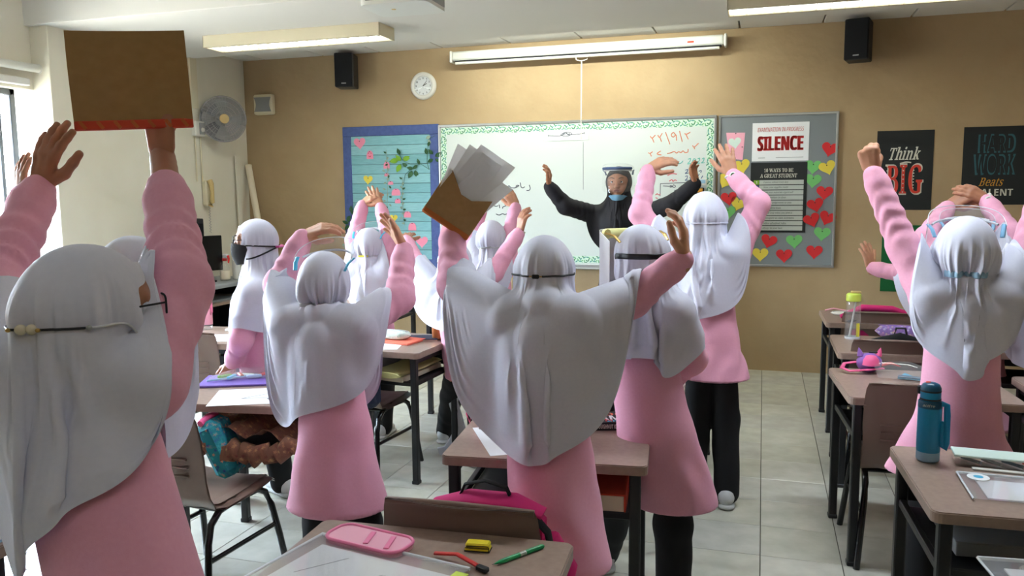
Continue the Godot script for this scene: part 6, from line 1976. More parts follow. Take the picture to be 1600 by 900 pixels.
	obj("set_square", sh().at(Vector3(-0.03, 0.004, 0.03), 0, -80).prism(PackedVector2Array([Vector2(0, 0), Vector2(0.09, 0), Vector2(0.02, 0.06)]), 0.004).mesh(), mats.cyan_tab, zb)
	obj("ruler", boxm(Vector3(0.05, 0.012, 0.02), Vector3(0.16, 0.006, 0.03), 0.001), mats.blue_dark, zb)
	# clear bottle with lime lid, flowered case
	var cb := thing("water_bottle", "tall clear bottle with a lime green lid and straw", "water bottle", Vector3(0.564, T, 2.2))
	obj("bottle", bottle_profile([[0.03, 0.2], [0.034, 0.19], [0.036, 0.16], [0.038, 0.02], [0.036, 0.0], [0.0001, 0.0]]), mats.clear_plastic, cb)
	obj("rim", bottle_profile([[0.036, 0.012], [0.0385, 0.01], [0.0385, 0.0], [0.036, 0.0]]), mats.clear_edge, cb)
	obj("lid", bottle_profile([[0.0001, 0.238], [0.03, 0.236], [0.036, 0.23], [0.037, 0.2], [0.034, 0.196]]), mats.lime, cb)
	obj("spout", boxm(Vector3(0.01, 0.243, 0), Vector3(0.05, 0.012, 0.02), 0.004), mats.old_ivory, cb)
	obj("straw", sh().tube([Vector3(-0.014, 0.012, 0), Vector3(0.012, 0.2, 0)], [0.006, 0.0035], 8).mesh(), mats.milky, cb)
	obj("sticker", boxm(Vector3(0.022, 0.05, 0.03), Vector3(0.016, 0.07, 0.002), 0.0005), mats.yellow_clip, cb)
	pouch("pencil_case", "purple flowered pencil case beside the lime lidded bottle", Vector3(0.79, T, 2.12), -3, Vector3(0.22, 0.065, 0.07), mats.flower_case, mats.purple)
	var bp := thing("backpack", "black bag hanging on the chair at the clear bottle desk", "bag", Vector3(0.75, 0.42, 2.42))
	obj("body", boxm(Vector3(0, 0.13, 0.04), Vector3(0.28, 0.26, 0.1), 0.03), mats.black_cloth, bp)
	obj("top_flap", sh().tube([Vector3(-0.13, 0.262, 0.05), Vector3(0, 0.3, 0.05), Vector3(0.13, 0.262, 0.05)], 0.03, 10, false, 0.8).mesh(), mats.black_cloth, bp)
	obj("handle", sh().tube([Vector3(-0.03, 0.3, 0.05), Vector3(-0.02, 0.345, 0.05), Vector3(0.02, 0.345, 0.05), Vector3(0.03, 0.3, 0.05)], 0.006, 6).mesh(), mats.black_plastic, bp)
	# magenta bag at the front right
	var mg := thing("backpack", "magenta backpack with black lining by the lime lidded bottle", "bag", Vector3(0.76, 0.42, 1.55), 4)
	obj("body", boxm(Vector3(0.02, 0.12, 0), Vector3(0.4, 0.24, 0.16), 0.05), mats.magenta, mg)
	obj("top", sh().tube([Vector3(-0.2, 0.26, 0), Vector3(-0.08, 0.315, 0), Vector3(0.08, 0.31, 0), Vector3(0.24, 0.25, 0), Vector3(0.3, 0.2, 0)], [0.02, 0.035, 0.035, 0.04, 0.03], 10, false, 0.6).mesh(), mats.magenta, mg)
	obj("opening", sh().tube([Vector3(-0.17, 0.245, 0.05), Vector3(-0.02, 0.27, 0.06), Vector3(0.2, 0.22, 0.06)], 0.028, 8, false, 0.6).mesh(), mats.black_cloth, mg)
	for q in [[0.6, 1.33, "white card case on the desk nearest the front wall", mats.white_plastic, Vector3(0.16, 0.02, 0.09)], [0.86, 1.28, "patterned cloth pouch on the desk nearest the front wall", mats.mint_case, Vector3(0.2, 0.04, 0.12)], [1.02, 1.25, "pale blue tissue packet at the far desk's edge", mats.pale_blue, Vector3(0.14, 0.035, 0.1)]]:
		pouch("small_pouch", q[2], Vector3(q[0], T, q[1]), 6, q[4], q[3], mats.pc_grey, "pouch")
	var lan := thing("lanyard", "pink cord lying at the back of the desk nearest the wall", "cord", Vector3(0.6, T, 1.2))
	obj("cord", sh().tube([Vector3(-0.1, 0.006, 0), Vector3(-0.05, 0.02, 0.01), Vector3(0.02, 0.008, 0.0), Vector3(0.1, 0.012, 0.02)], 0.005, 6).mesh(), mats.pouch_pink, lan)
	# paperback desk
	var bk := thing("paperback", "thick black paperback with DOUGHNUT KING on its spine", "book", Vector3(-0.345, T, 4.085), 17)
	obj("pages", boxm(Vector3(0, 0.014, -0.003), Vector3(0.19, 0.022, 0.122), 0.001), mats.paper_cream, bk)
	obj("cover", boxm(Vector3(0, 0.0265, 0), Vector3(0.198, 0.0025, 0.13), 0.0008), mats.poster_black, bk)
	obj("back_cover", boxm(Vector3(0, 0.0015, 0), Vector3(0.198, 0.0025, 0.13), 0.0008), mats.poster_black, bk)
	obj("spine", boxm(Vector3(0, 0.014, 0.065), Vector3(0.198, 0.027, 0.003), 0.001), mats.poster_black, bk)
	text("THE DOUGHNUT KING", 0.014, 0.1, mats.chalk, bk, Vector3(-0.036, 0.014, 0.0665))
	text("STORY", 0.006, 0.03, mats.copper, bk, Vector3(0.052, 0.014, 0.0665))
	obj("spine_mark", sh().at(Vector3(0.086, 0.014, 0.0665), 0, 90).lathe([[0.0001, 0.001], [0.006, 0.0008], [0.007, 0.0]], 14).mesh(), mats.leaf_bright, bk)
	for q in [["SAM", 0.05, 0.1, mats.paper, Vector3(-0.03, 0.0278, 0.012)], ["DON", 0.03, 0.075, mats.red_plastic, Vector3(-0.05, 0.0278, 0.04)], ["OOO", 0.03, 0.1, mats.salmon, Vector3(0.02, 0.0278, -0.03)], ["aha", 0.018, 0.05, mats.cyan_tab, Vector3(-0.005, 0.0278, 0.05)]]:
		var o := text(q[0], q[1], q[2], q[3], bk, Vector3.ZERO)
		o.name = "cover_letters"
		var b := Basis(Vector3.RIGHT, -PI / 2) * o.transform.basis
		o.transform = Transform3D(b, q[4] - b * (o.mesh as TextMesh).get_aabb().get_center())
	var pk := thing("stationery_bag", "clear fronted pink stationery bag with a star print on the desk corner", "bag", Vector3(-0.755, T, 4.2), 8)
	obj("shell", boxm(Vector3(0.02, 0.055, -0.02), Vector3(0.12, 0.108, 0.05), 0.018), mats.pink_plastic, pk)
	obj("window", boxm(Vector3(0.024, 0.042, 0.008), Vector3(0.096, 0.07, 0.003), 0.001), mats.pouch_pink, pk)
	obj("zip", boxm(Vector3(0.022, 0.084, 0.008), Vector3(0.1, 0.006, 0.006), 0.002), mats.red_edge, pk)
	var star := PackedVector2Array()
	for i in 10:
		star.append(Vector2(cos(TAU * i / 10 + 0.3), sin(TAU * i / 10 + 0.3)) * (0.018 if i % 2 == 0 else 0.008))
	obj("star", sh().at(Vector3(0.012, 0.056, 0.0096)).prism(star, 0.001).mesh(), mats.alu, pk)
	obj("figure_print", sh().at(Vector3(0.045, 0.026, 0.0096)).prism(heart(0.03), 0.001).mesh(), mats.purple, pk)
	obj("hand_strap", sh().tube([Vector3(-0.035, 0.1, 0.0), Vector3(-0.055, 0.09, 0.01), Vector3(-0.062, 0.04, 0.012), Vector3(-0.05, 0.01, 0.015), Vector3(-0.045, 0.05, 0.012), Vector3(-0.036, 0.095, 0.005)], 0.004, 6, false, 0.5).mesh(), mats.hot_pink, pk)
	var gs := thing("glue_stick", "white glue stick lying before the pink stationery bag", "glue stick", Vector3(-0.71, T, 4.245), 6)
	obj("barrel", sh().at(Vector3(0, 0.011, 0), 0, 0, 90).lathe([[0.0001, 0.05], [0.01, 0.05], [0.011, 0.046], [0.011, -0.046], [0.0001, -0.05]], 14).mesh(), mats.milky, gs)
	obj("cap_line", sh().at(Vector3(0, 0.011, 0), 0, 0, 90).lathe([[0.0113, 0.018], [0.0113, 0.016]], 14).mesh(), mats.pc_grey, gs)
	paper("white worksheet half under the girl holding the kraft envelope", Vector3(-0.62, T, 4.32), 30, 0.21, 0.297, mats.paper)
	var ob := thing("exercise_book", "red exercise books in the tray of the paperback desk", "books", Vector3(-0.37, 0.5, 4.3), 6)
	obj("pages", boxm(Vector3(0, 0.03, 0), Vector3(0.2, 0.05, 0.3), 0.002), mats.paper_cream, ob)
	obj("cover", boxm(Vector3(0, 0.058, 0), Vector3(0.205, 0.005, 0.305), 0.001), mats.red_edge, ob)
	obj("spine", boxm(Vector3(0.103, 0.03, 0), Vector3(0.005, 0.06, 0.305), 0.001), mats.red_edge, ob)
	# magenta backpack on the nearest chair
	var mb := thing("backpack", "magenta backpack with a black handle on the chair by the near desk", "bag", Vector3(-0.555, 0.375, 4.78), 2)
	mb.scale = Vector3(0.92, 0.76, 0.9)
	obj("body", boxm(Vector3(0, 0.17, -0.01), Vector3(0.33, 0.33, 0.15), 0.05), mats.magenta, mb)
	obj("top_flap", sh().tube([Vector3(-0.15, 0.325, 0.0), Vector3(-0.05, 0.352, 0.0), Vector3(0.08, 0.352, 0.0), Vector3(0.165, 0.32, 0.0)], [0.03, 0.05, 0.05, 0.035], 12, false, 0.5).mesh(), mats.magenta, mb)
	obj("handle", sh().tube([Vector3(-0.075, 0.36, 0.0), Vector3(-0.06, 0.4, 0.0), Vector3(0.0, 0.418, 0.0), Vector3(0.06, 0.4, 0.0), Vector3(0.075, 0.36, 0.0)], 0.012, 8, false, 0.35).mesh(), mats.black_cloth, mb)
	obj("side_pocket", sh().tube([Vector3(0.17, 0.24, 0), Vector3(0.21, 0.14, 0), Vector3(0.2, 0.03, 0)], [0.04, 0.05, 0.04], 10).mesh(), mats.magenta, mb)
	obj("shoulder_strap", sh().tube([Vector3(0.14, 0.33, 0.03), Vector3(0.185, 0.28, 0.04), Vector3(0.2, 0.2, 0.04)], 0.018, 8, false, 0.4).mesh(), mats.black_cloth, mb)
	# near desk
	var nf := plastic_folder("plastic_folder", "large clear zip folder of white papers on the near desk", Vector3(-0.66, T, 5.315), -10.5, 0.385, 0.3)
	nf.position.y = T
	obj("tab", boxm(Vector3(0.19, 0.008, -0.11), Vector3(0.03, 0.003, 0.03), 0.001), mats.lime, nf)
	var dl := obj("drawn_lines", strokes([[Vector2(-0.06, 0.08), Vector2(-0.12, -0.02)], [Vector2(0.05, 0.05), Vector2(0.0, -0.03)], [Vector2(0.056, 0.05), Vector2(0.006, -0.03)]], 0.002), mats.marker_black, nf)
	dl.rotation.x = -PI / 2
	dl.position.y = 0.0054
	var pz := thing("pencil_case", "pink zip pencil case beneath the large clear folder", "pencil case", Vector3(-0.7, T, 5.14), -11)
	obj("body", sh().at(Vector3(0, 0.002, 0), 0, -90).prism(rounded(0.2, 0.085, 0.03, 6), 0.012).mesh(), mats.pouch_pink, pz)
	var zr := []
	for q in rounded(0.2, 0.085, 0.03, 6):
		zr.append(Vector3(q.x, 0.014, -q.y))
	obj("piping", sh().tube(zr, 0.004, 6, true).mesh(), mats.pink_plastic, pz)
	for k in 2:
		obj("flap", sh().at(Vector3(0.0 + 0.055 * k, 0.015, 0.0), 20).box(Vector3.ZERO, Vector3(0.012, 0.003, 0.06), 0.001).mesh(), mats.pink_plastic, pz)
	var er := thing("eraser", "yellow blackboard duster shaped eraser on the near desk", "eraser", Vector3(-0.462, T, 5.1), 6)
	obj("top", boxm(Vector3(0, 0.013, 0), Vector3(0.052, 0.01, 0.026), 0.003), mats.yellow_rubber, er)
	obj("base", boxm(Vector3(0, 0.005, 0), Vector3(0.054, 0.007, 0.027), 0.002), mats.yellow_rubber, er)
	obj("black_edge", boxm(Vector3(0, 0.001, 0), Vector3(0.056, 0.002, 0.029), 0.0006), mats.ink, er)
	obj("outline", strokes([[Vector2(-0.024, 0.012), Vector2(0.0, 0.013), Vector2(0.024, 0.0135), Vector2(0.026, 0.004), Vector2(0.025, 0.001)], [Vector2(-0.026, 0.0085), Vector2(0.0, 0.0082), Vector2(0.026, 0.009)]], 0.0018).duplicate(), mats.ink, er).position = Vector3(0, 0, 0.0135)
	pen("green and white ballpoint pen beside the yellow eraser", Vector3(-0.366, T, 5.11), 236, mats.green_pen, 0.135)
	var rm := thing("marker_pen", "red zipper pull with a black end beside the clear folder", "marker", Vector3(-0.47, T, 5.175), -22)
	obj("red_band", sh().tube([Vector3(-0.07, 0.008, 0.01), Vector3(-0.02, 0.014, -0.006), Vector3(0.04, 0.008, -0.002)], 0.006, 8, false, 0.6).mesh(), mats.red_plastic, rm)
	obj("black_tip", boxm(Vector3(0.055, 0.007, 0.0), Vector3(0.028, 0.01, 0.014), 0.002), mats.ink, rm)
	var nb := thing("exercise_book", "white open book on the desk beside the girl holding the folder", "book", Vector3(-1.6, T, 5.42), 12)
	obj("pages", boxm(Vector3(0, 0.012, 0), Vector3(0.22, 0.022, 0.28), 0.004), mats.paper, nb)
	obj("cover", boxm(Vector3(0, 0.0015, 0), Vector3(0.23, 0.003, 0.29), 0.001), mats.pale_blue, nb)
	# copper bottle desk
	var ct := thing("water_bottle", "copper and orange steel bottle on the desk with the mint case", "water bottle", Vector3(-1.52, T, 2.75))
	obj("body", bottle_profile([[0.031, 0.104], [0.0312, 0.01], [0.028, 0.0], [0.0001, 0.0]], 28), mats.copper, ct)
	obj("lid", bottle_profile([[0.0001, 0.19], [0.022, 0.19], [0.0255, 0.186], [0.0265, 0.165], [0.031, 0.145], [0.0312, 0.105]], 28), mats.orange_paint, ct)
	obj("cap_rim", bottle_profile([[0.0255, 0.192], [0.027, 0.19], [0.0265, 0.184]], 28), mats.copper, ct)
	pouch("pencil_case", "mint patterned pencil case on a salmon folder", Vector3(-1.73, T + 0.012, 2.85), -6, Vector3(0.21, 0.045, 0.09), mats.mint_case, mats.pc_grey)
	var sf := thing("folder", "salmon folder under the mint pencil case", "folder", Vector3(-1.7, T, 2.86), -10)
	obj("cover", boxm(Vector3(0, 0.006, 0), Vector3(0.24, 0.011, 0.17), 0.002), mats.salmon, sf)
	paper("white worksheets under the salmon folder", Vector3(-1.74, T, 2.97), 14, 0.21, 0.26, mats.paper)
	var gl := thing("notebook", "dark edged notebook behind the salmon folder", "notebook", Vector3(-1.62, T, 2.77), 18)
	obj("pages", boxm(Vector3(0, 0.004, 0), Vector3(0.2, 0.008, 0.14), 0.001), mats.paper_cream, gl)
	obj("cover", boxm(Vector3(0, 0.009, 0), Vector3(0.204, 0.002, 0.144), 0.0005), mats.navy, gl)
	for q in [[-1.64, 2.9, -6, "open workbook in the tray of the copper bottle desk"], [-1.83, 2.86, 10, "clear bag of papers in the tray of the copper bottle desk"]]:
		var t := thing("workbook", q[3], "book", Vector3(q[0], 0.5, q[1]), q[2])
		obj("pages", boxm(Vector3(0, 0.016, 0), Vector3(0.2, 0.028, 0.4), 0.004), mats.paper_cream, t)
		obj("cover", sh().tube([Vector3(0.0, 0.04, 0.22), Vector3(0.02, 0.045, 0.0), Vector3(0.0, 0.04, -0.2)], 0.1, 10, false, 0.16).mesh(), mats.grey_plastic if q[2] > 0 else mats.lemon, t)
	var ws := thing("bag_strap", "white webbing strap hanging from the tray of the copper bottle desk", "strap", Vector3(-1.46, 0, 2.62))
	obj("webbing", sh().tube([Vector3(0.0, 0.52, 0.03), Vector3(0.01, 0.47, 0.04), Vector3(-0.02, 0.3, 0.03), Vector3(0.02, 0.15, 0.02), Vector3(-0.05, 0.03, 0.04), Vector3(-0.1, 0.012, 0.05)], 0.03, 8, false, 0.12, Vector3.BACK).mesh(), mats.band_grey, ws)
	obj("buckle", boxm(Vector3(0.0, 0.25, 0.036), Vector3(0.012, 0.02, 0.006), 0.002), mats.ink, ws)
	var ny := thing("backpack", "navy backpack hanging on the chair at the copper bottle desk", "bag", Vector3(-1.84, 0.4, 3.14), -6)
	obj("body", boxm(Vector3(0.06, 0.12, 0.03), Vector3(0.26, 0.26, 0.1), 0.04), mats.navy, ny)
	obj("strap", sh().tube([Vector3(0.13, 0.24, 0.04), Vector3(0.18, 0.16, 0.05), Vector3(0.17, 0.05, 0.05)], 0.02, 8, false, 0.4).mesh(), mats.black_cloth, ny)
	# violet folder desk
	var vf := thing("folder", "violet folder under a clear zip bag of stationery", "folder", Vector3(-1.93, T, 3.86), 24)
	obj("cover", boxm(Vector3(0, 0.005, 0), Vector3(0.33, 0.009, 0.2), 0.002), mats.violet_paper, vf)
	var zz := thing("zip_bag", "clear zip bag of coloured stationery on the violet folder", "zip bag", Vector3(-1.92, T + 0.01, 3.83), 26)
	for k in 8:
		obj("stationery", sh().at(Vector3(-0.1 + k * 0.03, 0.01, 0.02 * sin(k * 2.0)), 30 + k * 41).box(Vector3.ZERO, Vector3(0.06, 0.012, 0.016), 0.003).mesh(), [mats.leaf_bright, mats.cyan_tab, mats.orange_paint, mats.mint, mats.pale_blue, mats.red_plastic, mats.lime, mats.navy][k], zz)
	obj("bag", sh().grid([[Vector3(-0.16, 0.004, -0.06), Vector3(-0.05, 0.03, -0.07), Vector3(0.08, 0.03, -0.07), Vector3(0.16, 0.006, -0.06)], [Vector3(-0.16, 0.01, 0.0), Vector3(-0.05, 0.034, 0.0), Vector3(0.08, 0.034, 0.0), Vector3(0.16, 0.012, 0.0)], [Vector3(-0.16, 0.003, 0.06), Vector3(-0.05, 0.012, 0.07), Vector3(0.08, 0.012, 0.07), Vector3(0.16, 0.004, 0.06)]]).mesh(), mats.clear_plastic, zz)
	obj("zip_slider", sh().tube([Vector3(-0.16, 0.006, 0.06), Vector3(0.16, 0.01, -0.06)], 0.004, 6).mesh(), mats.pale_blue, zz)
	paper("white worksheet with pencil triangle on the violet folder desk", Vector3(-1.72, T, 4.06), 26, 0.34, 0.25, mats.paper, [[Vector2(-0.06, -0.03), Vector2(0.1, 0.07)], [Vector2(-0.06, -0.03), Vector2(0.1, -0.04)]])
	var tr := thing("tape_roll", "small white tape roll on the worksheet", "tape", Vector3(-1.7, T + 0.0015, 3.93))
	obj("roll", sh().lathe([[0.012, 0.008], [0.026, 0.008], [0.027, 0.006], [0.027, 0.0]], 24).mesh(), mats.paper, tr)
	obj("core", sh().lathe([[0.0001, 0.007], [0.013, 0.007]], 16).mesh(), mats.cyan_tab, tr)
	pen("dark blue pen lying on the worksheet with the triangle", Vector3(-1.585, T + 0.0015, 4.1), 186, mats.navy, 0.13)
	var bt := thing("batik_pouch", "brown flowered cloth bundle in the tray of the violet folder desk", "cloth", Vector3(-1.74, 0.5, 4.0), 8)
	var rows := []
	for j in 8:
		var row := []
		for i in 15:
			row.append(Vector3(-0.24 + i * 0.034, 0.07 + 0.025 * sin(i * 1.3 + j) - 0.015 * absf(i - 7) * 0.3, -0.2 + j * 0.06))
		rows.append(row)
	obj("cloth", sh().grid(rows).mesh(), mats.batik_cloth, bt)
	var fr := []
	for i in 30:
		fr.append(Vector3(-0.24 + i * 0.0164, 0.02 + 0.016 * sin(i * 1.9) - (0.03 if i > 10 and i < 26 else 0.0), 0.225))
	obj("gathered_edge", sh().tube(fr, [0.03, 0.036, 0.03, 0.024, 0.034, 0.04, 0.034, 0.03, 0.04, 0.034, 0.03, 0.03, 0.04, 0.034, 0.04, 0.03, 0.034, 0.034, 0.03, 0.04, 0.03, 0.034, 0.03, 0.034, 0.03, 0.03, 0.034, 0.03, 0.026, 0.02], 10).mesh(), mats.batik_cloth, bt)
	var tb := thing("flowered_bag", "teal flowered bag on the chair beside the girl holding the folder", "bag", Vector3(-1.79, 0.4, 4.2), 10)
	obj("body", sh().at(Vector3(0, 0.1, 0), 0, 0, 24).box(Vector3.ZERO, Vector3(0.09, 0.22, 0.14), 0.025).mesh(), mats.teal_print_cloth, tb)
	obj("top_trim", sh().tube([Vector3(-0.05, 0.2, -0.06), Vector3(-0.045, 0.215, 0.0), Vector3(-0.05, 0.2, 0.06)], 0.012, 8).mesh(), mats.hot_pink, tb)
	obj("hanging_strap", boxm(Vector3(-0.12, -0.16, 0.12), Vector3(0.035, 0.16, 0.004), 0.001), mats.teal_cloth, tb)
	# pink bottle desk
	var kb := thing("water_bottle", "pink lidded clear bottle on the desk by the computer", "water bottle", Vector3(-2.95, T, 2.78))
	obj("bottle", bottle_profile([[0.03, 0.17], [0.036, 0.15], [0.038, 0.02], [0.036, 0.0], [0.0001, 0.0]]), mats.clear_plastic, kb)
	obj("sleeve", bottle_profile([[0.0372, 0.15], [0.039, 0.09], [0.039, 0.03]]), mats.pouch_pink, kb)
	obj("lid", bottle_profile([[0.0001, 0.225], [0.018, 0.224], [0.02, 0.205], [0.036, 0.2], [0.038, 0.17], [0.034, 0.165]]), mats.pink_plastic, kb)
	obj("handle", sh().tube([Vector3(0.03, 0.2, 0), Vector3(0.045, 0.19, 0), Vector3(0.045, 0.1, 0), Vector3(0.036, 0.09, 0)], 0.007, 8).mesh(), mats.pink_plastic, kb)
	obj("straw", sh().tube([Vector3(0.0, 0.21, 0), Vector3(0.06, 0.245, 0.0)], 0.004, 6).mesh(), mats.hot_pink, kb)
	obj("sticker", boxm(Vector3(-0.012, 0.07, 0.037), Vector3(0.03, 0.06, 0.002), 0.0005), mats.lemon, kb)
	pouch("pencil_case", "pink and white pencil case beside the masked girl", Vector3(-2.56, T, 2.82), 10, Vector3(0.17, 0.05, 0.08), mats.pouch_pink, mats.hot_pink)
	paper("white worksheets on the pink bottle desk", Vector3(-2.72, T, 3.02), 20, 0.3, 0.21, mats.paper)
	var ek := thing("eraser", "small white eraser on the pink bottle desk", "eraser", Vector3(-2.76, T, 2.8), 15)
	obj("block", boxm(Vector3(0, 0.008, 0), Vector3(0.07, 0.016, 0.03), 0.003), mats.white_plastic, ek)
	var ew := thing("water_bottle", "pink bottle behind the hands of the girl in a face shield", "water bottle", Vector3(-2.52, T, 1.15))
	obj("body", bottle_profile([[0.02, 0.17], [0.034, 0.15], [0.036, 0.0], [0.0001, 0.0]]), mats.pouch_pink, ew)
	obj("lid", bottle_profile([[0.0001, 0.21], [0.022, 0.208], [0.024, 0.172]]), mats.pink_plastic, ew)

# ---------------------------------------------------------------- folders held up
func held_things() -> void:
	# brown folder held by the girl beside the window
	var f := thing("brown_folder", "brown paper folder with red striped edge held up by the girl beside the window", "folder", HELD_A, 0)
	f.rotation = HELD_A_ROT
	var rows := []
	for j in 7:
		var row := []
		for i in 9:
			var x := -1.0 + i / 4.0
			var y := -1.0 + j / 3.0
			row.append(Vector3(x * 0.098, -y * 0.08, 0.006 * x * x - 0.004 * sin(y * 2.0 + x)))
		rows.append(row)
	obj("front_sheet", sh().grid(rows).mesh(), mats.kraft, f)
	var back := []
	for r in rows:
		var q := []
		for p in r:
			q.append(p + Vector3(0, 0, -0.006))
		q.reverse()
		back.append(q)
	obj("back_sheet", sh().grid(back).mesh(), mats.kraft, f)
	obj("red_edge", sh().box(Vector3(0.0, -0.086, -0.001), Vector3(0.196, 0.016, 0.012), 0.002).mesh(), mats.red_edge, f)
	for k in 7:
		obj("edge_stripe", sh().at(Vector3(-0.084 + k * 0.028, -0.086, 0.0055), 0, 0, 35).box(Vector3.ZERO, Vector3(0.006, 0.016, 0.0012), 0.0003).mesh(), mats.orange_paint, f)
	# kraft envelope with loose papers
	var e := thing("kraft_envelope", "open kraft paper envelope with loose white papers held up by a girl", "envelope", HELD_B, 0)
	e.rotation = HELD_B_ROT
	var w := 0.08
	var h := 0.066
	var fl := PackedVector2Array([Vector2(-w, -h), Vector2(w, -h), Vector2(w, h * 0.86), Vector2(0.35 * w, h * 0.35), Vector2(-0.1 * w, h * 0.34), Vector2(-w * 0.82, h)])
	obj("front_sheet", sh().at(Vector3(0, 0, 0.008)).prism(fl, 0.0015).mesh(), mats.kraft, e)
	obj("back_sheet", sh().at(Vector3(0, 0, -0.004)).box(Vector3.ZERO, Vector3(w * 2, h * 2, 0.0015), 0.0004).mesh(), mats.kraft, e)
	obj("folded_edge", sh().at(Vector3(0, -h - 0.008, 0.003), 0, -20).box(Vector3.ZERO, Vector3(w * 2, 0.02, 0.012), 0.003).mesh(), mats.rust_edge, e)
	for k in 4:
		var g := []
		for j in 7:
			var row := []
			for i in 7:
				var x := -0.06 + i * 0.02
				var y := j * 0.024 - 0.03
				row.append(Vector3(x + 0.012 * (k - 1.5) + y * 0.16 * (k - 1.2), y + h * 0.4 + 0.018 * k * (1 if k < 3 else -0.4), 0.001 + 0.0015 * k + 0.02 * sin(x * 40.0 + k * 1.7) * (0.2 + j / 6.0) * (y + 0.03) * 5.0))
			g.append(row)
		g.reverse()
		obj("loose_paper", sh().grid(g).mesh(), mats.thin_paper, e)

# ---------------------------------------------------------------- the class
func dress() -> void:
	var L := {
		"p1": "girl holding up a brown folder, grey white scarf tied with beads and cord",
		"p2": "girl mostly hidden by a raised arm, only fingers seen before the window",
		"p3": "girl in white scarf with a diagonal black band, behind the brown folder's holder",
		"p4": "girl in profile with black mask and round glasses, arms lowered",
		"p5": "girl with clear face shield and pale ribbon, hands bent in above her head",
		"p6": "girl with a yellow scarf clip crossing her hands before the blue board",
		"p7": "girl with a beaded bracelet, her head hidden behind the kraft envelope",
		"p8": "girl lifting a kraft envelope, long white scarf with thin black strap",
		"p9": "girl with a silver scarf clip reaching up before the whiteboard writing",
		"p10": "girl leaning on the desk, face shield with lemon foam and wide black strap",
		"p11": "girl with a white wristwatch, both arms curved over her head by the grey board",
		"p12": "girl raising clenched fists, face shield with a blue tie at her nape",
		"p13": "girl touching fingertips overhead, watch on wrist, behind the girl with clenched fists",
		"p14": "girl stretching one arm out sideways in front of the green wall panel",
		"p15": "girl at the picture edge with arms lowered beside the clenched fists girl",
		"teacher": "woman in black dress and scarf with arms spread before the whiteboard"}
	var S := people()
	var keys := S.keys()
	var outs := []
	outs.resize(keys.size())
	var work := func(i: int): outs[i] = person_parts(S[keys[i]])
	var job := WorkerThreadPool.add_group_task(work, keys.size(), -1, true)
	WorkerThreadPool.wait_for_group_task_completion(job)
	for i in keys.size():
		add_person(keys[i], outs[i], S[keys[i]], L[keys[i]])
	var hb := func(k: String) -> Basis:
		var s: Dictionary = S[k]
		return Basis(Vector3.UP, deg_to_rad(float(s.get("yaw", 0.0)))) * Basis(Vector3.RIGHT, deg_to_rad(float(s.get("pitch", 0.0))))
	var ring := func(k: String) -> PackedVector3Array: return girls[k][1].hijab[3]
	# p1: cord with beads, glasses
	var t: Node3D = girls.p1[0]
	var r: PackedVector3Array = ring.call("p1")
	strap(t, "black_cord", r, -20, 78, 0.0018, mats.ink)
	strap(t, "white_elastic", r, 78, 125, 0.0018, mats.elastic_white)
	var n := r.size()
	for q in [[24, 0.0075, mats.pearl, "bead"], [34, 0.0075, mats.pearl, "bead"], [16, 0.003, mats.gold, "bead"], [42, 0.003, mats.gold, "bead"], [78, 0.004, mats.alu, "clasp"]]:
		bead(t, q[3], r[posmod(int(q[0] / 360.0 * n), n)] + Vector3(0, 0, 0.003), q[1], q[2], 1.15)
	glasses(t, hb.call("p1"), S.p1.head, 0.95, mats.dark_hole, true)
	glasses(girls.p4[0], hb.call("p4"), S.p4.head, 0.92, mats.ink, false)
	# masks and straps
	strap(girls.p3[0], "black_band", ring.call("p3"), -80, 80, 0.006, mats.ink, 0.5, -0.02)
	t = girls.p4[0]
	var b4: Basis = hb.call("p4")
	obj("face_mask", mask_patch(b4, S.p4.head, 0.92, -0.002, -0.108, 80, 0.02, 0.012), mats.black_cloth, t)
	for sd: float in [-1.0, 1.0]:
		for y: float in [-0.012, -0.07]:
			var p := []
			var clip: Vector3 = S.p4.head + b4 * Vector3(0.02 * sd, -0.02, 0.108)
			for j in 12:
				var f := j / 11.0
				var a := deg_to_rad(lerpf(72, 172, f)) * sd
				p.append(S.p4.head + b4 * Vector3(sin(a) * (0.083 - 0.004 * (1 - f)), lerpf(y, -0.02, smoothstep(0, 1, f)), -cos(a) * (0.09 + 0.018 * f) ))
			p.append(clip)
			obj("mask_strap", sh().tube(p, 0.0018, 6, false, 2.2).mesh(), mats.ink, t)
	obj("strap_clip", sh().tube([S.p4.head + b4 * Vector3(0.045, -0.02, 0.1), S.p4.head + b4 * Vector3(0.0, -0.02, 0.115), S.p4.head + b4 * Vector3(-0.045, -0.02, 0.1)], 0.01, 8, false, 0.5).mesh(), mats.pink_clip, t)
	eyes(t, b4, S.p4.head, 0.92)
	# p5: ribbon and visor
	strap(girls.p5[0], "ribbon", ring.call("p5"), -100, 100, 0.006, mats.band_grey, 0.4)
	visor(girls.p5[0], hb.call("p5"), S.p5.head, 0.95, 16, mats.band_grey, mats.cyan_tab, 0.24, 0.003)
	strap(girls.p6[0], "ribbon", ring.call("p6"), -100, 100, 0.004, mats.band_grey, 0.4)
	visor(girls.p6[0], hb.call("p6"), S.p6.head, 0.92, 14, mats.band_grey, mats.cyan_tab)
	r = ring.call("p6")
	obj("scarf_clip", sh().tube([r[0] + Vector3(-0.03, 0, 0.004), r[0] + Vector3(0.03, 0.002, 0.004)], 0.005, 8).mesh(), mats.yellow_clip, girls.p6[0])
	strap(girls.p7[0], "black_band", ring.call("p7"), -100, 100, 0.004, mats.ink, 0.5)
	wrist_band(girls.p7[0], "bead_bracelet", S.p7.wr, (S.p7.fr as Vector3).normalized(), 0.026, mats.pearl, 0.005)
	# p8: strap with a dark bead
	t = girls.p8[0]
	r = ring.call("p8")
	n = r.size()
	strap(t, "black_strap", r, -100, -12, 0.0026, mats.ink)
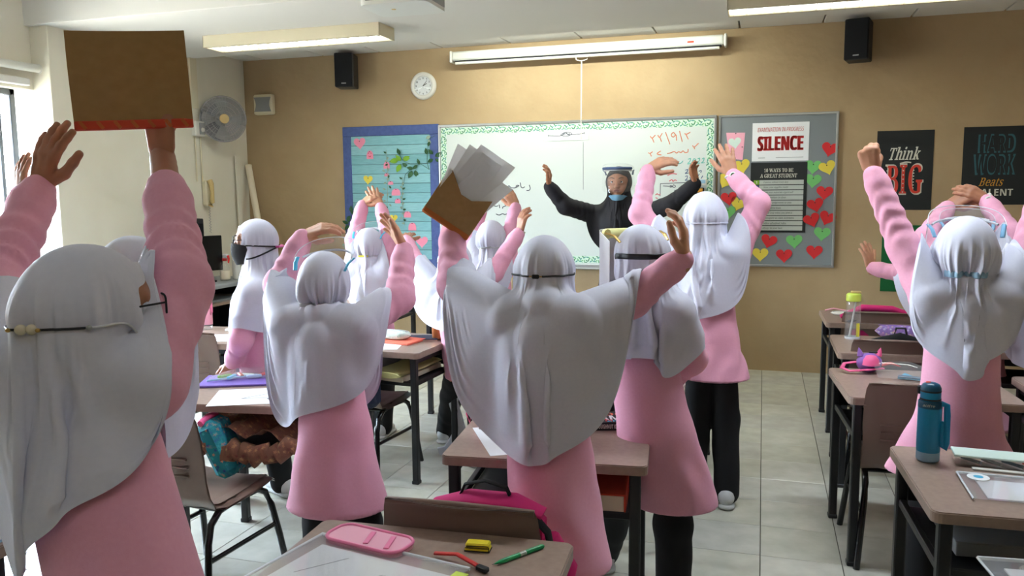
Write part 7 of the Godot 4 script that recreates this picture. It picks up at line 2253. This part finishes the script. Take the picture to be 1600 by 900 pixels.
	strap(t, "black_strap", r, 14, 100, 0.0026, mats.ink)
	strap(t, "gold_link", r, -14, -4, 0.0016, mats.gold)
	strap(t, "gold_link", r, 6, 16, 0.0016, mats.gold)
	obj("strap_lock", sh().box(r[0] + Vector3(0.003, 0, 0.004), Vector3(0.02, 0.011, 0.008), 0.003).mesh(), mats.poster_black, t)
	r = ring.call("p9")
	obj("scarf_clip", sh().tube([r[0] + Vector3(-0.026, -0.004, 0.004), r[0] + Vector3(0.026, 0.006, 0.004)], 0.006, 8, false, 0.5).mesh(), mats.alu, girls.p9[0])
	strap(girls.p9[0], "ribbon", r, -100, 100, 0.004, mats.band_grey, 0.4)
	# p10: wide black strap and lemon band
	strap(girls.p10[0], "wide_strap", ring.call("p10"), -110, 110, 0.0085, mats.ink, 0.3, -0.012)
	visor(girls.p10[0], hb.call("p10"), S.p10.head, 1.0, 6, mats.lemon, mats.gold, 0.26, 0.012, mats.hazy_film, 0.088)
	strap(girls.p11[0], "tie", ring.call("p11"), -100, 100, 0.003, mats.scarf, 0.6)
	watch(girls.p11[0], S.p11.wr + Vector3(0.004, -0.006, 0.0), (S.p11.fr as Vector3).normalized(), 0.03, mats.white_plastic)
	watch(girls.p13[0], S.p13.wr, (S.p13.fr as Vector3).normalized(), 0.028, mats.white_plastic)
	strap(girls.p12[0], "blue_tie", ring.call("p12"), -60, 60, 0.011, mats.pale_blue, 0.3)
	visor(girls.p12[0], hb.call("p12"), S.p12.head, 1.0, 12, mats.band_grey, mats.light_blue, 0.24, 0.003)
	visor(girls.p13[0], hb.call("p13"), S.p13.head, 0.95, 10, mats.band_grey, mats.light_blue)
	# the woman in black
	t = girls.teacher[0]
	var bt: Basis = hb.call("teacher")
	eyes(t, bt, S.teacher.head, 1.12)
	obj("lips", sh().tube([S.teacher.head + bt * Vector3(-0.021, -0.0595, -0.094), S.teacher.head + bt * Vector3(-0.007, -0.057, -0.105), S.teacher.head + bt * Vector3(0.007, -0.057, -0.105), S.teacher.head + bt * Vector3(0.021, -0.0595, -0.094)], [0.003, 0.0085, 0.0085, 0.003], 8, false, 1.2).mesh(), mats.lip, t)
	obj("face_mask", mask_patch(bt, S.teacher.head, 1.1, -0.078, -0.118, 74, 0.008), mats.light_blue, t)
	visor(t, bt, S.teacher.head + Vector3(0, 0.01, 0), 1.05, 4, mats.band_grey, mats.marker_blue, 0.2)
	var hd := []
	for i in 15:
		var f := deg_to_rad(-62.0 + 124.0 * i / 14.0)
		hd.append(S.teacher.head + bt * Vector3(sin(f) * 0.118, 0.106, -cos(f) * 0.147))
	obj("shield_print", sh().tube(hd, 0.009, 6, false, 1.2).mesh(), mats.marker_blue, t)

func watch(t: Node3D, w: Vector3, d: Vector3, r: float, mt: Material) -> void:
	wrist_band(t, "watch_strap", w, d, r, mt, 0.0065)
	var o := obj("watch_case", sh().lathe([[0.0001, 0.006], [0.012, 0.006], [0.015, 0.004], [0.016, 0.0]], 20).mesh(), mt, t)
	o.transform = Transform3D(Basis(Vector3.RIGHT, PI / 2), w + Vector3(0.004, 0, r + 0.004))
	var q := obj("watch_dial", sh().lathe([[0.0001, 0.0008], [0.01, 0.0006], [0.0105, 0.0]], 20).mesh(), mats.leaf_dark, o)
	q.position.y = 0.006

func glasses(t: Node3D, hb: Basis, h: Vector3, z: float, mt: Material, square: bool) -> void:
	for s: float in [-1.0, 1.0]:
		var p := []
		for i in 24:
			var f := TAU * i / 24
			var c := cos(f)
			var d := sin(f)
			if square:
				c = signf(c) * pow(absf(c), 0.5)
				d = signf(d) * pow(absf(d), 0.5)
			p.append(h + hb * (Vector3(0.034 * s + c * 0.026, 0.006 + d * (0.019 if square else 0.025), -0.104 + 0.012 * absf(0.034 * s + c * 0.026) / 0.06) * z))
		obj("glasses_rim", sh().tube(p, 0.0016, 6, true).mesh(), mt, t)
		obj("temple", sh().tube([h + hb * (Vector3(0.061 * s, 0.014, -0.09) * z), h + hb * (Vector3(0.076 * s, 0.012, -0.03) * z), h + hb * (Vector3(0.078 * s, 0.002, 0.01) * z)], 0.0016, 6).mesh(), mt, t)
	obj("glasses_bridge", sh().tube([h + hb * (Vector3(-0.008, 0.01, -0.103) * z), h + hb * (Vector3(0, 0.013, -0.106) * z), h + hb * (Vector3(0.008, 0.01, -0.103) * z)], 0.0014, 6).mesh(), mt, t)

const LAMP := 0.4
const BOARD := 1.7
const REAR := 3.0
const HELD_A := Vector3(-0.986, 1.636, 5.450)
const HELD_A_ROT := Vector3(-0.1, 0.62, 0.05)
const HELD_B := Vector3(-0.754, 1.397, 4.410)
const HELD_B_ROT := Vector3(0, 0.28, -0.6)

func _ready() -> void:
	var cam := Camera3D.new()
	cam.name = "camera"
	cam.position = Vector3(0.1057, 1.4205, 6.6708)
	cam.basis = Basis.from_euler(Vector3(-0.1157, 0.3001, -0.0092))
	cam.fov = rad_to_deg(2.0 * atan(450.0 / 1265.67))
	cam.near = 0.05
	cam.current = true
	add_child(cam)
	var env := Environment.new()
	var sky := Sky.new()
	var sm := ProceduralSkyMaterial.new()
	sm.sky_top_color = Color(0.8, 0.9, 1.0)
	sm.sky_horizon_color = Color(0.93, 0.97, 1.0)
	sm.ground_bottom_color = Color(0.55, 0.55, 0.52)
	sm.ground_horizon_color = Color(0.85, 0.85, 0.82)
	sm.sky_energy_multiplier = 1.0
	sky.sky_material = sm
	env.background_mode = Environment.BG_SKY
	env.sky = sky
	env.background_energy_multiplier = 46.0
	env.tonemap_mode = Environment.TONE_MAPPER_LINEAR
	env.tonemap_exposure = 1.5
	env.sdfgi_enabled = true
	env.ssao_enabled = true
	env.ssil_enabled = true
	var we := WorldEnvironment.new()
	we.name = "world"
	we.environment = env
	add_child(we)
	make_materials()
	build_lamps()
	build_shell()
	build_front_wall()
	build_corner()
	build_class()
	templates.head = head()
	templates.open = hand(0.1, 0.16, 0.1)
	templates.relaxed = hand(0.34, 0.04, 0.3)
	templates.grip = hand(0.8, 0.02, 0.9)
	templates.fist = hand(1.75, 0.0, 1.0)
	dress()
	held_things()
	settle()
